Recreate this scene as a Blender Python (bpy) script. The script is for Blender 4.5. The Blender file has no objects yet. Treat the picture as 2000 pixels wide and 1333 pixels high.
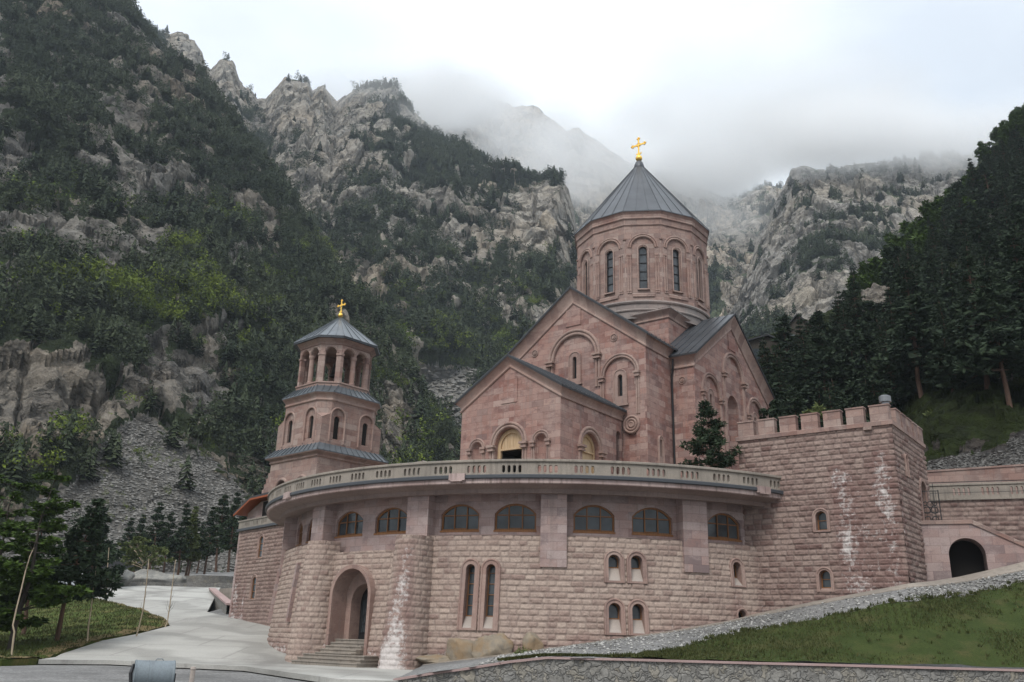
import bpy, bmesh, math, random
import numpy as np
from mathutils import Matrix, Vector
from mathutils.geometry import delaunay_2d_cdt

SC = bpy.context.scene
COL = SC.collection
PI = math.pi
RAD = math.radians

# ------------------------------------------------------------------ camera (at the world origin, 1.6 m above the road)
FPX = 1716.7
PITCH, ROLL = RAD(18.73), RAD(1.6)
_fw = np.array([0, math.cos(PITCH), math.sin(PITCH)])
_rt = np.array([1.0, 0, 0])
_up = np.array([0, -math.sin(PITCH), math.cos(PITCH)])
_c, _s = math.cos(ROLL), math.sin(ROLL)
C_RT, C_UP = _c * _rt + _s * _up, -_s * _rt + _c * _up
cam_data = bpy.data.cameras.new('camera')
cam_data.sensor_width = 36.0
cam_data.sensor_fit = 'HORIZONTAL'
cam_data.lens = FPX / 2000 * 36
cam_data.clip_start = 0.2
cam_data.clip_end = 20000
cam = bpy.data.objects.new('camera', cam_data)
cam.matrix_world = Matrix([[C_RT[0], C_UP[0], -_fw[0], 0], [C_RT[1], C_UP[1], -_fw[1], 0],
                           [C_RT[2], C_UP[2], -_fw[2], 0], [0, 0, 0, 1]])
COL.objects.link(cam)
SC.camera = cam

# ------------------------------------------------------------------ sky, sun, exposure
SUN_EL, SUN_AZ = RAD(50), RAD(205)          # azimuth clockwise from +Y: behind the camera to the left
W = bpy.data.worlds.new('World')
SC.world = W
W.use_nodes = True
nt = W.node_tree
nt.nodes.clear()
def wn(t, **k):
    n = nt.nodes.new(t)
    for a, b in k.items():
        setattr(n, a, b)
    return n
sky = wn('ShaderNodeTexSky', sky_type='NISHITA', sun_disc=False, sun_elevation=SUN_EL, sun_rotation=SUN_AZ,
         altitude=1300, air_density=1.0, dust_density=1.5)
tc = wn('ShaderNodeTexCoord')
mp = wn('ShaderNodeMapping')
mp.inputs['Scale'].default_value = (1.0, 1.0, 2.2)
nz = wn('ShaderNodeTexNoise')
nz.inputs['Scale'].default_value = 2.3
nz.inputs['Detail'].default_value = 6
nz.inputs['Roughness'].default_value = 0.55
cr = wn('ShaderNodeValToRGB')
cr.color_ramp.elements[0].position = 0.33
cr.color_ramp.elements[0].color = (0.78, 0.78, 0.78, 1)
cr.color_ramp.elements[1].position = 0.56
cr.color_ramp.elements[1].color = (1, 1, 1, 1)
mx = wn('ShaderNodeMix', data_type='RGBA')
CLOUD_COL = (8.8, 9.3, 9.8, 1)
mx.inputs[7].default_value = CLOUD_COL
bg = wn('ShaderNodeBackground')
bg.inputs['Strength'].default_value = 0.1
wo = wn('ShaderNodeOutputWorld')
L = nt.links.new
L(tc.outputs['Generated'], mp.inputs['Vector'])
L(mp.outputs['Vector'], nz.inputs['Vector'])
L(nz.outputs['Fac'], cr.inputs['Fac'])
fac = cr.outputs['Color']                              # two thinner places in the cloud where blue shows through
for (px_, py_, lo_, amt_) in ((430, 30, 0.955, 0.14), (2080, -40, 0.965, 0.18)):
    d_ = _fw + C_RT * ((px_ - 1000) / FPX) - C_UP * ((py_ - 666.5) / FPX)
    d_ = d_ / np.linalg.norm(d_)
    dp = wn('ShaderNodeVectorMath', operation='DOT_PRODUCT')
    dp.inputs[1].default_value = tuple(d_)
    L(tc.outputs['Generated'], dp.inputs[0])
    mr_ = wn('ShaderNodeMapRange', interpolation_type='SMOOTHSTEP')
    mr_.inputs['From Min'].default_value = lo_
    mr_.inputs['To Min'].default_value = 1.0
    mr_.inputs['To Max'].default_value = 1.0 - amt_
    L(dp.outputs['Value'], mr_.inputs['Value'])
    ml_ = wn('ShaderNodeMath', operation='MULTIPLY')
    L(fac, ml_.inputs[0])
    L(mr_.outputs[0], ml_.inputs[1])
    fac = ml_.outputs[0]
L(fac, mx.inputs[0])
L(sky.outputs['Color'], mx.inputs[6])
sx = wn('ShaderNodeSeparateXYZ')                     # an overcast sky is brightest overhead
L(tc.outputs['Generated'], sx.inputs[0])
gr = wn('ShaderNodeMapRange')
gr.inputs['From Min'].default_value = 0.0
gr.inputs['From Max'].default_value = 1.0
gr.inputs['To Min'].default_value = 0.60
gr.inputs['To Max'].default_value = 1.75
L(sx.outputs['Z'], gr.inputs['Value'])
vm = wn('ShaderNodeVectorMath', operation='SCALE')
L(mx.outputs[2], vm.inputs[0])
L(gr.outputs[0], vm.inputs['Scale'])
L(vm.outputs[0], bg.inputs['Color'])
L(bg.outputs['Background'], wo.inputs['Surface'])

sd = bpy.data.lights.new('sun', 'SUN')
sd.energy = 2.0
sd.angle = RAD(20)
sd.color = (1.0, 0.96, 0.9)
sun = bpy.data.objects.new('sun', sd)
_sv = Vector((math.sin(SUN_AZ) * math.cos(SUN_EL), math.cos(SUN_AZ) * math.cos(SUN_EL), math.sin(SUN_EL)))
sun.rotation_euler = _sv.to_track_quat('Z', 'Y').to_euler()
COL.objects.link(sun)

SC.view_settings.view_transform = 'Standard'
SC.view_settings.look = 'None'
SC.view_settings.exposure = 0.12
SC.view_settings.gamma = 1.0
SC.view_settings.use_curve_mapping = False
SC.cycles.volume_bounces = 24
SC.cycles.max_bounces = 24
SC.cycles.diffuse_bounces = 3
SC.cycles.volume_step_rate = 1.0

# ------------------------------------------------------------------ helpers
def ray(x, y):
    d = _fw + C_RT * ((x - 1000) / FPX) - C_UP * ((y - 666.5) / FPX)
    return d / d[1]
def at(x, y, Y):
    return ray(x, y) * Y

def hash01(ix, iy, iz, seed=0):
    with np.errstate(over='ignore'):
        h = (ix.astype(np.int64) * 374761393 + iy.astype(np.int64) * 668265263 + iz.astype(np.int64) * 1440662683 + seed * 97531) & 0xffffffff
        h = ((h ^ (h >> 13)) * 1274126177) & 0xffffffff
        h = ((h ^ (h >> 15)) * 2246822519) & 0xffffffff
        h = h ^ (h >> 16)
    return h.astype(np.float64) / 4294967295.0
def vnoise(P, seed=0):
    P = np.asarray(P, float)
    i = np.floor(P).astype(np.int64)
    f = P - i
    u = f * f * f * (f * (f * 6 - 15) + 10)
    r = 0
    for dx in (0, 1):
        wx = u[..., 0] if dx else 1 - u[..., 0]
        for dy in (0, 1):
            wy = u[..., 1] if dy else 1 - u[..., 1]
            for dz in (0, 1):
                wz = u[..., 2] if dz else 1 - u[..., 2]
                r = r + wx * wy * wz * hash01(i[..., 0] + dx, i[..., 1] + dy, i[..., 2] + dz, seed)
    return r * 2 - 1
def fbm(P, oct=5, seed=0, gain=0.5, lac=2.03):
    P = np.asarray(P, float)
    a, r, t = 1.0, 0, 0
    for k in range(oct):
        r = r + a * vnoise(P, seed + k * 7)
        t += a
        a *= gain
        P = P * lac + 13.7
    return r / t
def ridged(P, oct=5, seed=0, gain=0.55, lac=2.07):
    P = np.asarray(P, float)
    a, r, t = 1.0, 0, 0
    for k in range(oct):
        r = r + a * (1 - 2 * np.abs(vnoise(P, seed + k * 11)))
        t += a
        a *= gain
        P = P * lac + 5.3
    return r / t
def cells(P, seed=0):
    """a constant per jittered cell and the distance to the cell's border: broken blocks of rock"""
    P = np.asarray(P, float)
    i = np.floor(P).astype(np.int64)
    b1 = np.full(P.shape[:-1], 9.0)
    b2 = np.full(P.shape[:-1], 9.0)
    val = np.zeros(P.shape[:-1])
    for dx in (-1, 0, 1):
        for dy in (-1, 0, 1):
            for dz in (-1, 0, 1):
                a, b, c = i[..., 0] + dx, i[..., 1] + dy, i[..., 2] + dz
                q = np.stack([a + hash01(a, b, c, seed), b + hash01(a, b, c, seed + 1), c + hash01(a, b, c, seed + 2)], -1)
                d = ((q - P) ** 2).sum(-1)
                near = d < b1
                b2 = np.where(near, b1, np.minimum(b2, d))
                val = np.where(near, hash01(a, b, c, seed + 3), val)
                b1 = np.where(near, d, b1)
    return val, np.sqrt(b2) - np.sqrt(b1)
def sstep(a, b, x):
    t = np.clip((x - a) / (b - a), 0, 1)
    return t * t * (3 - 2 * t)

class Plane:
    def __init__(s, O, U, N):
        s.O, s.U, s.N = np.array(O, float), np.array(U, float), np.array(N, float)
    def __call__(s, u, v, w=0.0):
        u, v, w = np.broadcast_arrays(np.asarray(u, float), np.asarray(v, float), np.asarray(w, float))
        P = s.O + u[..., None] * s.U + w[..., None] * s.N
        P = P.copy()
        P[..., 2] += v
        return P
    def uv(s, x, y):
        d = ray(x, y)
        P = d * (np.dot(s.O, s.N) / np.dot(d, s.N))
        return float(np.dot(P - s.O, s.U)), float(P[2] - s.O[2])
class Cyl:
    """u = arc metres at radius r0 (phi = u / r0), v = z, w = outwards; the radius may grow downwards (batter)"""
    def __init__(s, c, r0, batter=0.0, ztop=0.0):
        s.c, s.r0, s.b, s.zt = c, r0, batter, ztop
    def __call__(s, u, v, w=0.0):
        u, v, w = np.broadcast_arrays(np.asarray(u, float), np.asarray(v, float), np.asarray(w, float))
        ph = u / s.r0
        r = s.r0 + w + s.b * (s.zt - v)
        return np.stack([s.c[0] + r * np.sin(ph), s.c[1] - r * np.cos(ph), v.astype(float)], -1)
    def U(s, deg):
        return RAD(deg) * s.r0

def np_mesh(name, V, F, mat, parent=None, uv=None, atts=None, smooth=False, mats=None, midx=None):
    V = np.asarray(V, np.float32).reshape(-1, 3)
    F = np.asarray(F, np.int32)
    me = bpy.data.meshes.new(name)
    me.vertices.add(len(V))
    me.vertices.foreach_set('co', V.ravel())
    n, k = F.shape
    me.loops.add(n * k)
    me.loops.foreach_set('vertex_index', F.ravel())
    me.polygons.add(n)
    me.polygons.foreach_set('loop_start', np.arange(0, n * k, k, dtype=np.int32))
    if midx is not None:
        me.polygons.foreach_set('material_index', np.asarray(midx, np.int32))
    me.update(calc_edges=True)
    me.polygons.foreach_set('use_smooth', np.full(n, smooth))
    if uv is not None:
        l = me.uv_layers.new(name='UVMap')
        l.data.foreach_set('uv', np.asarray(uv, np.float32)[F.ravel()].ravel())
    for a, d in (atts or {}).items():
        me.attributes.new(a, 'FLOAT', 'POINT').data.foreach_set('value', np.asarray(d, np.float32).ravel())
    for m in (mats or [mat]):
        me.materials.append(m)
    o = bpy.data.objects.new(name, me)
    COL.objects.link(o)
    if parent:
        o.parent = parent
        o.matrix_parent_inverse = Matrix.Translation(-parent.location)
    return o

class MB:
    """collects vertices and faces (any polygon) and links them as ONE mesh object"""
    def __init__(s):
        s.v, s.f, s.uvs = [], [], []
    def add(s, P, F, uv=None):
        b = len(s.v)
        P = np.asarray(P, float).reshape(-1, 3)
        s.v += P.tolist()
        if uv is None:
            uv = np.stack([P[:, 0] * 0.8 - P[:, 1] * 0.6, P[:, 2]], -1)
        s.uvs += np.asarray(uv, float).reshape(-1, 2).tolist()
        s.f += [tuple(int(b + i) for i in f) for f in F]
    def strip(s, A, B, closed=False, uvA=None, uvB=None):
        n = len(A)
        m = n if closed else n - 1
        P = np.concatenate([np.asarray(A, float), np.asarray(B, float)])
        uv = None if uvA is None else np.concatenate([uvA, uvB])
        s.add(P, [(i, (i + 1) % n, n + (i + 1) % n, n + i) for i in range(m)], uv)
    def box(s, fr, u0, u1, v0, v1, w0, w1):
        P = [fr(u, v, w) for w in (w0, w1) for (u, v) in ((u0, v0), (u1, v0), (u1, v1), (u0, v1))]
        uv = [(u + w, v) for w in (w0, w1) for (u, v) in ((u0, v0), (u1, v0), (u1, v1), (u0, v1))]
        s.add(P, [(3, 2, 1, 0), (4, 5, 6, 7), (0, 1, 5, 4), (1, 2, 6, 5), (2, 3, 7, 6), (3, 0, 4, 7)], uv)
    def prism(s, fr, poly, w0, w1):
        n = len(poly)
        P = [fr(u, v, w) for w in (w0, w1) for (u, v) in poly]
        uv = [(u + w, v) for w in (w0, w1) for (u, v) in poly]
        s.add(P, [tuple(range(n - 1, -1, -1)), tuple(range(n, 2 * n))] + [(i, (i + 1) % n, n + (i + 1) % n, n + i) for i in range(n)], uv)
    def sweep(s, fr, path, prof, closed=False, caps=True, mitre=(0, 0)):
        """path of (u,v); profile of (n,w): n to the left of travel, w outwards"""
        p = np.asarray(path, float)
        n = len(p)
        if closed:
            d0, d1 = p - np.roll(p, 1, 0), np.roll(p, -1, 0) - p
        else:
            d = np.diff(p, axis=0)
            d0, d1 = np.vstack([d[:1], d]), np.vstack([d, d[-1:]])
        n0 = np.stack([-d0[:, 1], d0[:, 0]], -1)
        n1 = np.stack([-d1[:, 1], d1[:, 0]], -1)
        n0 /= np.linalg.norm(n0, axis=1)[:, None] + 1e-12
        n1 /= np.linalg.norm(n1, axis=1)[:, None] + 1e-12
        nn = n0 + n1
        nn /= np.maximum((nn * n0).sum(1), 0.35)[:, None]
        rows, ur = [], []
        L = np.concatenate([[0], np.cumsum(np.linalg.norm(np.diff(p, axis=0), axis=1))])
        for (a, w) in prof:
            q = p + nn * a
            if mitre[0]:
                q[0] += d0[0] / d0[0][0] * (p[0, 0] - w - q[0, 0])
            if mitre[1]:
                q[-1] += d1[-1] / d1[-1][0] * (p[-1, 0] + w - q[-1, 0])
            rows.append(fr(q[:, 0], q[:, 1], w))
            ur.append(q)
        for i in range(len(rows) - 1):
            s.strip(rows[i + 1], rows[i], closed, ur[i + 1], ur[i])
        if caps and not closed and len(prof) > 2:
            k = len(prof)
            s.add([r[0] for r in rows], [tuple(range(k))])
            s.add([r[-1] for r in rows], [tuple(range(k - 1, -1, -1))])
    def lathe(s, c, prof, n=24, a0=0, a1=2 * PI, cap=False):
        full = abs(a1 - a0 - 2 * PI) < 1e-6
        A = a0 + (a1 - a0) * np.arange(n if full else n + 1) / n
        rows = [np.stack([c[0] + r * np.sin(A), c[1] - r * np.cos(A), np.full(len(A), c[2] + z)], -1) for r, z in prof]
        uvr = [np.stack([A * max(r, 0.3), np.full(len(A), c[2] + z + (prof[0][0] - r))], -1) for r, z in prof]
        for i in range(len(rows) - 1):
            s.strip(rows[i], rows[i + 1], full, uvr[i], uvr[i + 1])
    def tube(s, pts, rad, n=7):
        pts = np.asarray(pts, float)
        rows = []
        for i, p in enumerate(pts):
            d = pts[min(i + 1, len(pts) - 1)] - pts[max(i - 1, 0)]
            d = d / (np.linalg.norm(d) + 1e-9)
            x = np.cross(d, [0.3, 0.2, 1.0] if abs(d[2]) < 0.9 else [1.0, 0, 0])
            x /= np.linalg.norm(x)
            y = np.cross(d, x)
            A = np.arange(n) * 2 * PI / n
            rows.append(p + rad[i] * (np.cos(A)[:, None] * x + np.sin(A)[:, None] * y))
        for i in range(len(rows) - 1):
            s.strip(rows[i], rows[i + 1], True)
        s.add(rows[-1], [tuple(range(n))])
        s.add(rows[0], [tuple(range(n - 1, -1, -1))])
    def build(s, name, mat, parent=None, smooth=False, mats=None):
        me = bpy.data.meshes.new(name)
        me.from_pydata(s.v, [], s.f)
        l = me.uv_layers.new(name='UVMap')
        li = np.empty(len(me.loops), np.int32)
        me.loops.foreach_get('vertex_index', li)
        l.data.foreach_set('uv', np.asarray(s.uvs, np.float32)[li].ravel())
        if smooth:
            me.polygons.foreach_set('use_smooth', np.full(len(me.polygons), True))
        me.materials.append(mat)
        o = bpy.data.objects.new(name, me)
        COL.objects.link(o)
        if parent:
            o.parent = parent
            o.matrix_parent_inverse = Matrix.Translation(-parent.location) if parent.type == 'EMPTY' else Matrix.Identity(4)
        return o

def thing(name, label, cat, loc=(0, 0, 0), group=None):
    o = bpy.data.objects.new(name, None)
    COL.objects.link(o)
    o.empty_display_size = 0.3
    o.location = loc
    o['label'] = label
    o['category'] = cat
    if group:
        o['group'] = group
    return o
def tag(o, label=None, cat=None, group=None, kind=None):
    for k, v in (('label', label), ('category', cat), ('group', group), ('kind', kind)):
        if v:
            o[k] = v
    return o
def copy_tree(o, loc, rot=None, scale=None, label=None):
    """a copy of a thing made of an Empty with child meshes built at the origin"""
    r = o.copy()
    COL.objects.link(r)
    r.location = loc
    if rot is not None:
        r.rotation_euler = rot
    if scale is not None:
        r.scale = scale
    if label:
        r['label'] = label
    for ch in list(o.children):
        c = ch.copy()
        COL.objects.link(c)
        c.parent = r
        c.matrix_parent_inverse = Matrix.Identity(4)
    return r

# paths in wall coordinates
def arch(uc, vb, vs, r, n=14, ry=None):
    ry = ry or r
    a = np.linspace(PI, 0, n)
    return np.array([(uc - r, vb)] + [(uc + r * math.cos(t), vs + ry * math.sin(t)) for t in a] + [(uc + r, vb)])
def segarch(u0, u1, vb, vs, vt, n=12):
    h, c = vt - vs, (u1 - u0) / 2
    R = (c * c + h * h) / (2 * h)
    cy, uc = vt - R, (u0 + u1) / 2
    t0 = math.atan2(vs - cy, -c)
    t1 = math.atan2(vs - cy, c)
    return np.array([(u0, vb)] + [(uc + R * math.cos(t), cy + R * math.sin(t)) for t in np.linspace(t0, t1, n)] + [(u1, vb)])
def circ(uc, vc, r, n=24):
    return np.array([(uc + r * math.cos(t), vc + r * math.sin(t)) for t in np.arange(n) * -2 * PI / n])
def roll(r, n0=0.0, flat=1.0, k=6):
    return [(n0 + r * math.cos(t), flat * r * math.sin(t)) for t in np.linspace(PI, 0, k + 1)]
def inset(path, d):
    """an open arch path moved inwards by d (bottom raised too)"""
    p = np.asarray(path)
    dd = np.diff(p, axis=0)
    d0, d1 = np.vstack([dd[:1], dd]), np.vstack([dd, dd[-1:]])
    nn = np.stack([d0[:, 1] / (np.linalg.norm(d0, axis=1) + 1e-9) + d1[:, 1] / (np.linalg.norm(d1, axis=1) + 1e-9),
                   -d0[:, 0] / (np.linalg.norm(d0, axis=1) + 1e-9) - d1[:, 0] / (np.linalg.norm(d1, axis=1) + 1e-9)], -1)
    nn /= np.linalg.norm(nn, axis=1)[:, None] + 1e-9
    q = p + nn * d
    q[0, 1] += d
    q[-1, 1] += d
    return q

def cdt_wall(mb, fr, outline, holes=(), w=0.0, steiner=None):
    """triangulated wall face with real openings"""
    pts, edges = [], []
    for poly in [outline] + list(holes):
        b = len(pts)
        n = len(poly)
        pts += [Vector((float(u), float(v))) for u, v in poly]
        edges += [(b + i, b + (i + 1) % n) for i in range(n)]
    if steiner is not None:
        pts += [Vector((float(u), float(v))) for u, v in steiner]
    ov, oe, of, _, _, _ = delaunay_2d_cdt(pts, edges, [], 0, 1e-5)
    V = np.array([(p.x, p.y) for p in ov])
    def inside(poly, c):
        p = np.asarray(poly)
        q = np.roll(p, -1, 0)
        x, y = c[:, 0][:, None], c[:, 1][:, None]
        cond = (p[:, 1] > y) != (q[:, 1] > y)
        with np.errstate(divide='ignore', invalid='ignore'):
            xi = (q[:, 0] - p[:, 0]) * (y - p[:, 1]) / (q[:, 1] - p[:, 1]) + p[:, 0]
        return ((cond & (x < xi)).sum(1) % 2) == 1
    T = np.array([f for f in of if len(f) == 3])
    cen = V[T].mean(1)
    k = inside(outline, cen)
    for h in holes:
        k &= ~inside(h, cen)
    T = T[k]
    a = V[T]
    cr = (a[:, 1, 0] - a[:, 0, 0]) * (a[:, 2, 1] - a[:, 0, 1]) - (a[:, 1, 1] - a[:, 0, 1]) * (a[:, 2, 0] - a[:, 0, 0])
    T[cr < 0] = T[cr < 0][:, ::-1]
    mb.add(fr(V[:, 0], V[:, 1], w), T.tolist(), V)
# ------------------------------------------------------------------ materials (all procedural)
class NT:
    def __init__(s, name):
        s.m = bpy.data.materials.new(name)
        s.m.use_nodes = True
        s.t = s.m.node_tree
        s.b = s.t.nodes['Principled BSDF']
        s.o = s.t.nodes['Material Output']
    def n(s, t, ins=None, **k):
        n = s.t.nodes.new(t)
        for a, b in k.items():
            setattr(n, a, b)
        for a, b in (ins or {}).items():
            s.set(n, a, b)
        return n
    def set(s, n, a, b):
        if isinstance(b, bpy.types.NodeSocket):
            s.t.links.new(b, n.inputs[a])
        else:
            n.inputs[a].default_value = b
    def noise(s, vec, scale, det=4, rough=0.55, out='Fac'):
        n = s.n('ShaderNodeTexNoise', {'Scale': scale, 'Detail': det, 'Roughness': rough})
        if vec is not None:
            s.set(n, 'Vector', vec)
        return n.outputs[out]
    def ramp(s, fac, stops):
        n = s.n('ShaderNodeValToRGB', {'Fac': fac})
        e = n.color_ramp.elements
        while len(e) < len(stops):
            e.new(0.5)
        for i, (p, c) in enumerate(stops):
            e[i].position = p
            e[i].color = (c, c, c, 1) if not isinstance(c, tuple) else (*c, 1)
        return n.outputs['Color']
    def mix(s, f, a, b, mode='MIX'):
        n = s.n('ShaderNodeMix', data_type='RGBA', blend_type=mode)
        s.set(n, 0, f)
        for i, v in ((6, a), (7, b)):
            s.set(n, i, (*v, 1) if isinstance(v, tuple) and len(v) == 3 else v)
        return n.outputs[2]
    def math(s, op, a, b=0.0, clamp=False):
        n = s.n('ShaderNodeMath', operation=op, use_clamp=clamp)
        s.set(n, 0, a)
        s.set(n, 1, b)
        return n.outputs[0]
    def obj(s):
        return s.n('ShaderNodeTexCoord').outputs['Object']
    def uv(s):
        return s.n('ShaderNodeTexCoord').outputs['UV']
    def geo(s):
        return s.n('ShaderNodeNewGeometry').outputs['Position']
    def attr(s, name):
        return s.n('ShaderNodeAttribute', attribute_name=name).outputs['Fac']
    def rnd(s):
        return s.n('ShaderNodeObjectInfo').outputs['Random']
    def scale(s, vec, sc):
        return s.n('ShaderNodeMapping', {'Vector': vec, 'Scale': sc}).outputs[0]
    def fin(s, col=None, rough=0.8, bump=None, bstr=0.3, bdist=0.02, metal=0.0, spec=0.3):
        if col is not None:
            s.set(s.b, 'Base Color', (*col, 1) if isinstance(col, tuple) and len(col) == 3 else col)
        s.set(s.b, 'Roughness', rough)
        s.set(s.b, 'Metallic', metal)
        s.set(s.b, 'Specular IOR Level', spec)
        if bump is not None:
            n = s.n('ShaderNodeBump', {'Height': bump, 'Strength': bstr, 'Distance': bdist})
            s.t.links.new(n.outputs[0], s.b.inputs['Normal'])
        return s.m

def ashlar(name, c1, c2, pale, dark, bw=0.85, bh=0.40, joint=0.010):
    t = NT(name)
    uv, ps = t.uv(), t.geo()
    def brick(du, dv, m, bias=0.0):
        v = t.n('ShaderNodeMapping', {'Vector': uv, 'Location': (du * bw, dv * 2 * bh, 0)}).outputs[0]
        return t.n('ShaderNodeTexBrick', {'Vector': v, 'Scale': 1.0, 'Brick Width': bw, 'Row Height': bh, 'Mortar Size': m, 'Mortar Smooth': 0.2, 'Bias': bias,
                                          'Color1': (0, 0, 0, 1), 'Color2': (1, 1, 1, 1), 'Mortar': (0.5, 0.5, 0.5, 1)}, offset=0.5, squash=1.0)
    b1, b2, b3 = brick(0, 0, joint), brick(41, 23, 0.0), brick(-67, 57, 0.0)
    big = t.noise(ps, 0.35, 5, 0.6)
    c = t.mix(b1.outputs['Color'], c1, c2)
    c = t.mix(t.ramp(b2.outputs['Color'], [(0.62, 0.0), (0.95, 0.85)]), c, pale)
    c = t.mix(t.ramp(b3.outputs['Color'], [(0.66, 0.0), (0.95, 0.85)]), c, dark)
    c = t.mix(t.ramp(big, [(0.40, 0.0), (0.68, 0.6)]), c, pale)
    st = t.noise(t.scale(ps, (1.0, 1.0, 2.2)), 1.2, 8, 0.7)
    c = t.mix(t.ramp(st, [(0.50, 0.0), (0.64, 0.6)]), c, pale)
    st2 = t.noise(t.scale(ps, (1.0, 1.0, 1.4)), 1.9, 7, 0.68)
    c = t.mix(t.ramp(st2, [(0.52, 0.0), (0.68, 0.65)]), c, dark)
    drip = t.noise(t.scale(ps, (2.6, 2.6, 0.16)), 1.3, 5, 0.6)
    c = t.mix(t.ramp(drip, [(0.54, 0.0), (0.70, 0.5)]), c, (0.22, 0.175, 0.16))
    fine = t.noise(ps, 24, 3, 0.6)
    c = t.mix(0.25, c, t.ramp(fine, [(0.3, 0.25), (0.7, 0.75)]), 'OVERLAY')
    c = t.mix(t.math('MULTIPLY', b1.outputs['Fac'], 0.55), c, (c2[0] * 0.55, c2[1] * 0.55, c2[2] * 0.6))
    h = t.math('ADD', t.math('MULTIPLY', b1.outputs['Fac'], -0.7), t.math('MULTIPLY', fine, 0.4))
    return t.fin(c, 0.82, h, 0.4, 0.015)

def rockface(name, a, b, c3, white=0.62):
    """hammered blocks: the relief is in the mesh; blk varies block by block, eff is the lime bloom"""
    t = NT(name)
    ps = t.geo()
    blk, eff, jnt = t.attr('blk'), t.attr('eff'), t.attr('jnt')
    c = t.mix(t.ramp(blk, [(0.0, 0.0), (0.55, 0.35), (0.86, 0.75), (0.93, 1.0)]), a, b)
    c = t.mix(t.ramp(t.noise(ps, 0.5, 5, 0.6), [(0.4, 0.0), (0.7, 0.7)]), c, c3)
    c = t.mix(t.ramp(t.noise(t.scale(ps, (1.5, 1.5, 0.3)), 1.0, 5, 0.6), [(0.52, 0.0), (0.72, 0.5)]), c, (b[0] * 0.75, b[1] * 0.75, b[2] * 0.78))
    fine = t.noise(ps, 16, 5, 0.65)
    c = t.mix(0.35, c, t.ramp(fine, [(0.3, 0.2), (0.7, 0.8)]), 'OVERLAY')
    c = t.mix(t.math('MULTIPLY', jnt, 0.7), c, (a[0] * 0.62, a[1] * 0.62, a[2] * 0.64))
    pn = t.math('ADD', t.math('MULTIPLY', t.math('SUBTRACT', t.noise(ps, 4.0, 7, 0.75), 0.5), 2.4), t.math('MULTIPLY', jnt, 0.16))
    pn = t.math('ADD', pn, t.math('MULTIPLY', t.math('SUBTRACT', t.noise(ps, 1.3, 3, 0.5), 0.5), 1.0))
    e = t.ramp(t.math('MULTIPLY', t.math('ADD', eff, pn), t.ramp(eff, [(0.12, 0.0), (0.3, 1.0)])), [(0.55, 0.0), (1.10, 0.72)])
    c = t.mix(t.math('MULTIPLY', t.ramp(eff, [(0.08, 0.0), (0.4, 0.7)]), 0.75), c, (0.17, 0.095, 0.085))
    c = t.mix(e, c, (white, white * 0.95, white * 0.92))
    return t.fin(c, 0.88, t.noise(ps, 14, 6, 0.7), 0.6, 0.035, spec=0.2)

PINK = ashlar('pink_ashlar', (0.317, 0.180, 0.147), (0.192, 0.085, 0.070), (0.358, 0.260, 0.227), (0.138, 0.077, 0.072))
PINKB = ashlar('rose_ashlar', (0.304, 0.200, 0.168), (0.202, 0.116, 0.096), (0.334, 0.262, 0.229), (0.167, 0.108, 0.097))
TRIM = ashlar('dressed_trim', (0.290, 0.192, 0.161), (0.247, 0.156, 0.131), (0.333, 0.246, 0.212), (0.183, 0.120, 0.106), 0.6, 3.0, 0.001)
SMOOTH = ashlar('rotunda_smooth', (0.346, 0.242, 0.217), (0.248, 0.158, 0.142), (0.369, 0.296, 0.279), (0.180, 0.136, 0.135), 0.95, 0.42)
RUST_A = rockface('rockface_rotunda', (0.384, 0.304, 0.257), (0.264, 0.188, 0.161), (0.371, 0.282, 0.238))
RUST_B = rockface('rockface_tower', (0.293, 0.222, 0.192), (0.168, 0.104, 0.092), (0.252, 0.182, 0.158))
RUST_C = rockface('rockface_wing', (0.27, 0.195, 0.168), (0.205, 0.138, 0.12), (0.30, 0.235, 0.205))

def concrete(name, c1, c2, rough=0.85, sc=1.0, streak=0.0, bump=0.2):
    t = NT(name)
    ps = t.geo()
    c = t.mix(t.ramp(t.noise(ps, 0.45 * sc, 6, 0.62), [(0.35, 0.0), (0.65, 1.0)]), c1, c2)
    f = t.noise(ps, 22 * sc, 4, 0.6)
    c = t.mix(0.25, c, t.ramp(f, [(0.3, 0.25), (0.7, 0.75)]), 'OVERLAY')
    if streak:
        d = t.noise(t.scale(ps, (3.0, 3.0, 0.25)), 1.6, 5, 0.65)
        c = t.mix(t.math('MULTIPLY', t.ramp(d, [(0.5, 0.0), (0.66, 1.0)]), streak), c, (c1[0] * 0.42, c1[1] * 0.4, c1[2] * 0.4))
    return t.fin(c, rough, f, bump, 0.01)
CONC = concrete('balustrade_concrete', (0.298, 0.259, 0.220), (0.224, 0.199, 0.172), streak=0.5)
FASCIA = concrete('stained_fascia', (0.46, 0.36, 0.335), (0.27, 0.195, 0.18), streak=0.95)
SOFFIT = concrete('balcony_soffit', (0.27, 0.205, 0.185), (0.20, 0.15, 0.135), streak=0.3)
GUTTER = NT('grey_gutter').fin((0.051, 0.055, 0.063), 0.45, spec=0.4)
DRIVE = None
def metal_roof(name, c, rough):
    t = NT(name)
    ps = t.geo()
    k = t.mix(t.ramp(t.noise(ps, 0.8, 5, 0.65), [(0.35, 0.0), (0.7, 1.0)]), c, (c[0] * 1.5, c[1] * 1.5, c[2] * 1.5))
    return t.fin(k, rough, t.noise(ps, 3, 3, 0.5), 0.12, 0.02, metal=0.35, spec=0.45)
ROOF = metal_roof('lead_grey_roof', (0.056, 0.060, 0.067), 0.40)
ROOF_L = metal_roof('belfry_roof_metal', (0.093, 0.104, 0.115), 0.36)
EDGE = NT('roof_edge').fin((0.03, 0.03, 0.033), 0.5)
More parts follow.
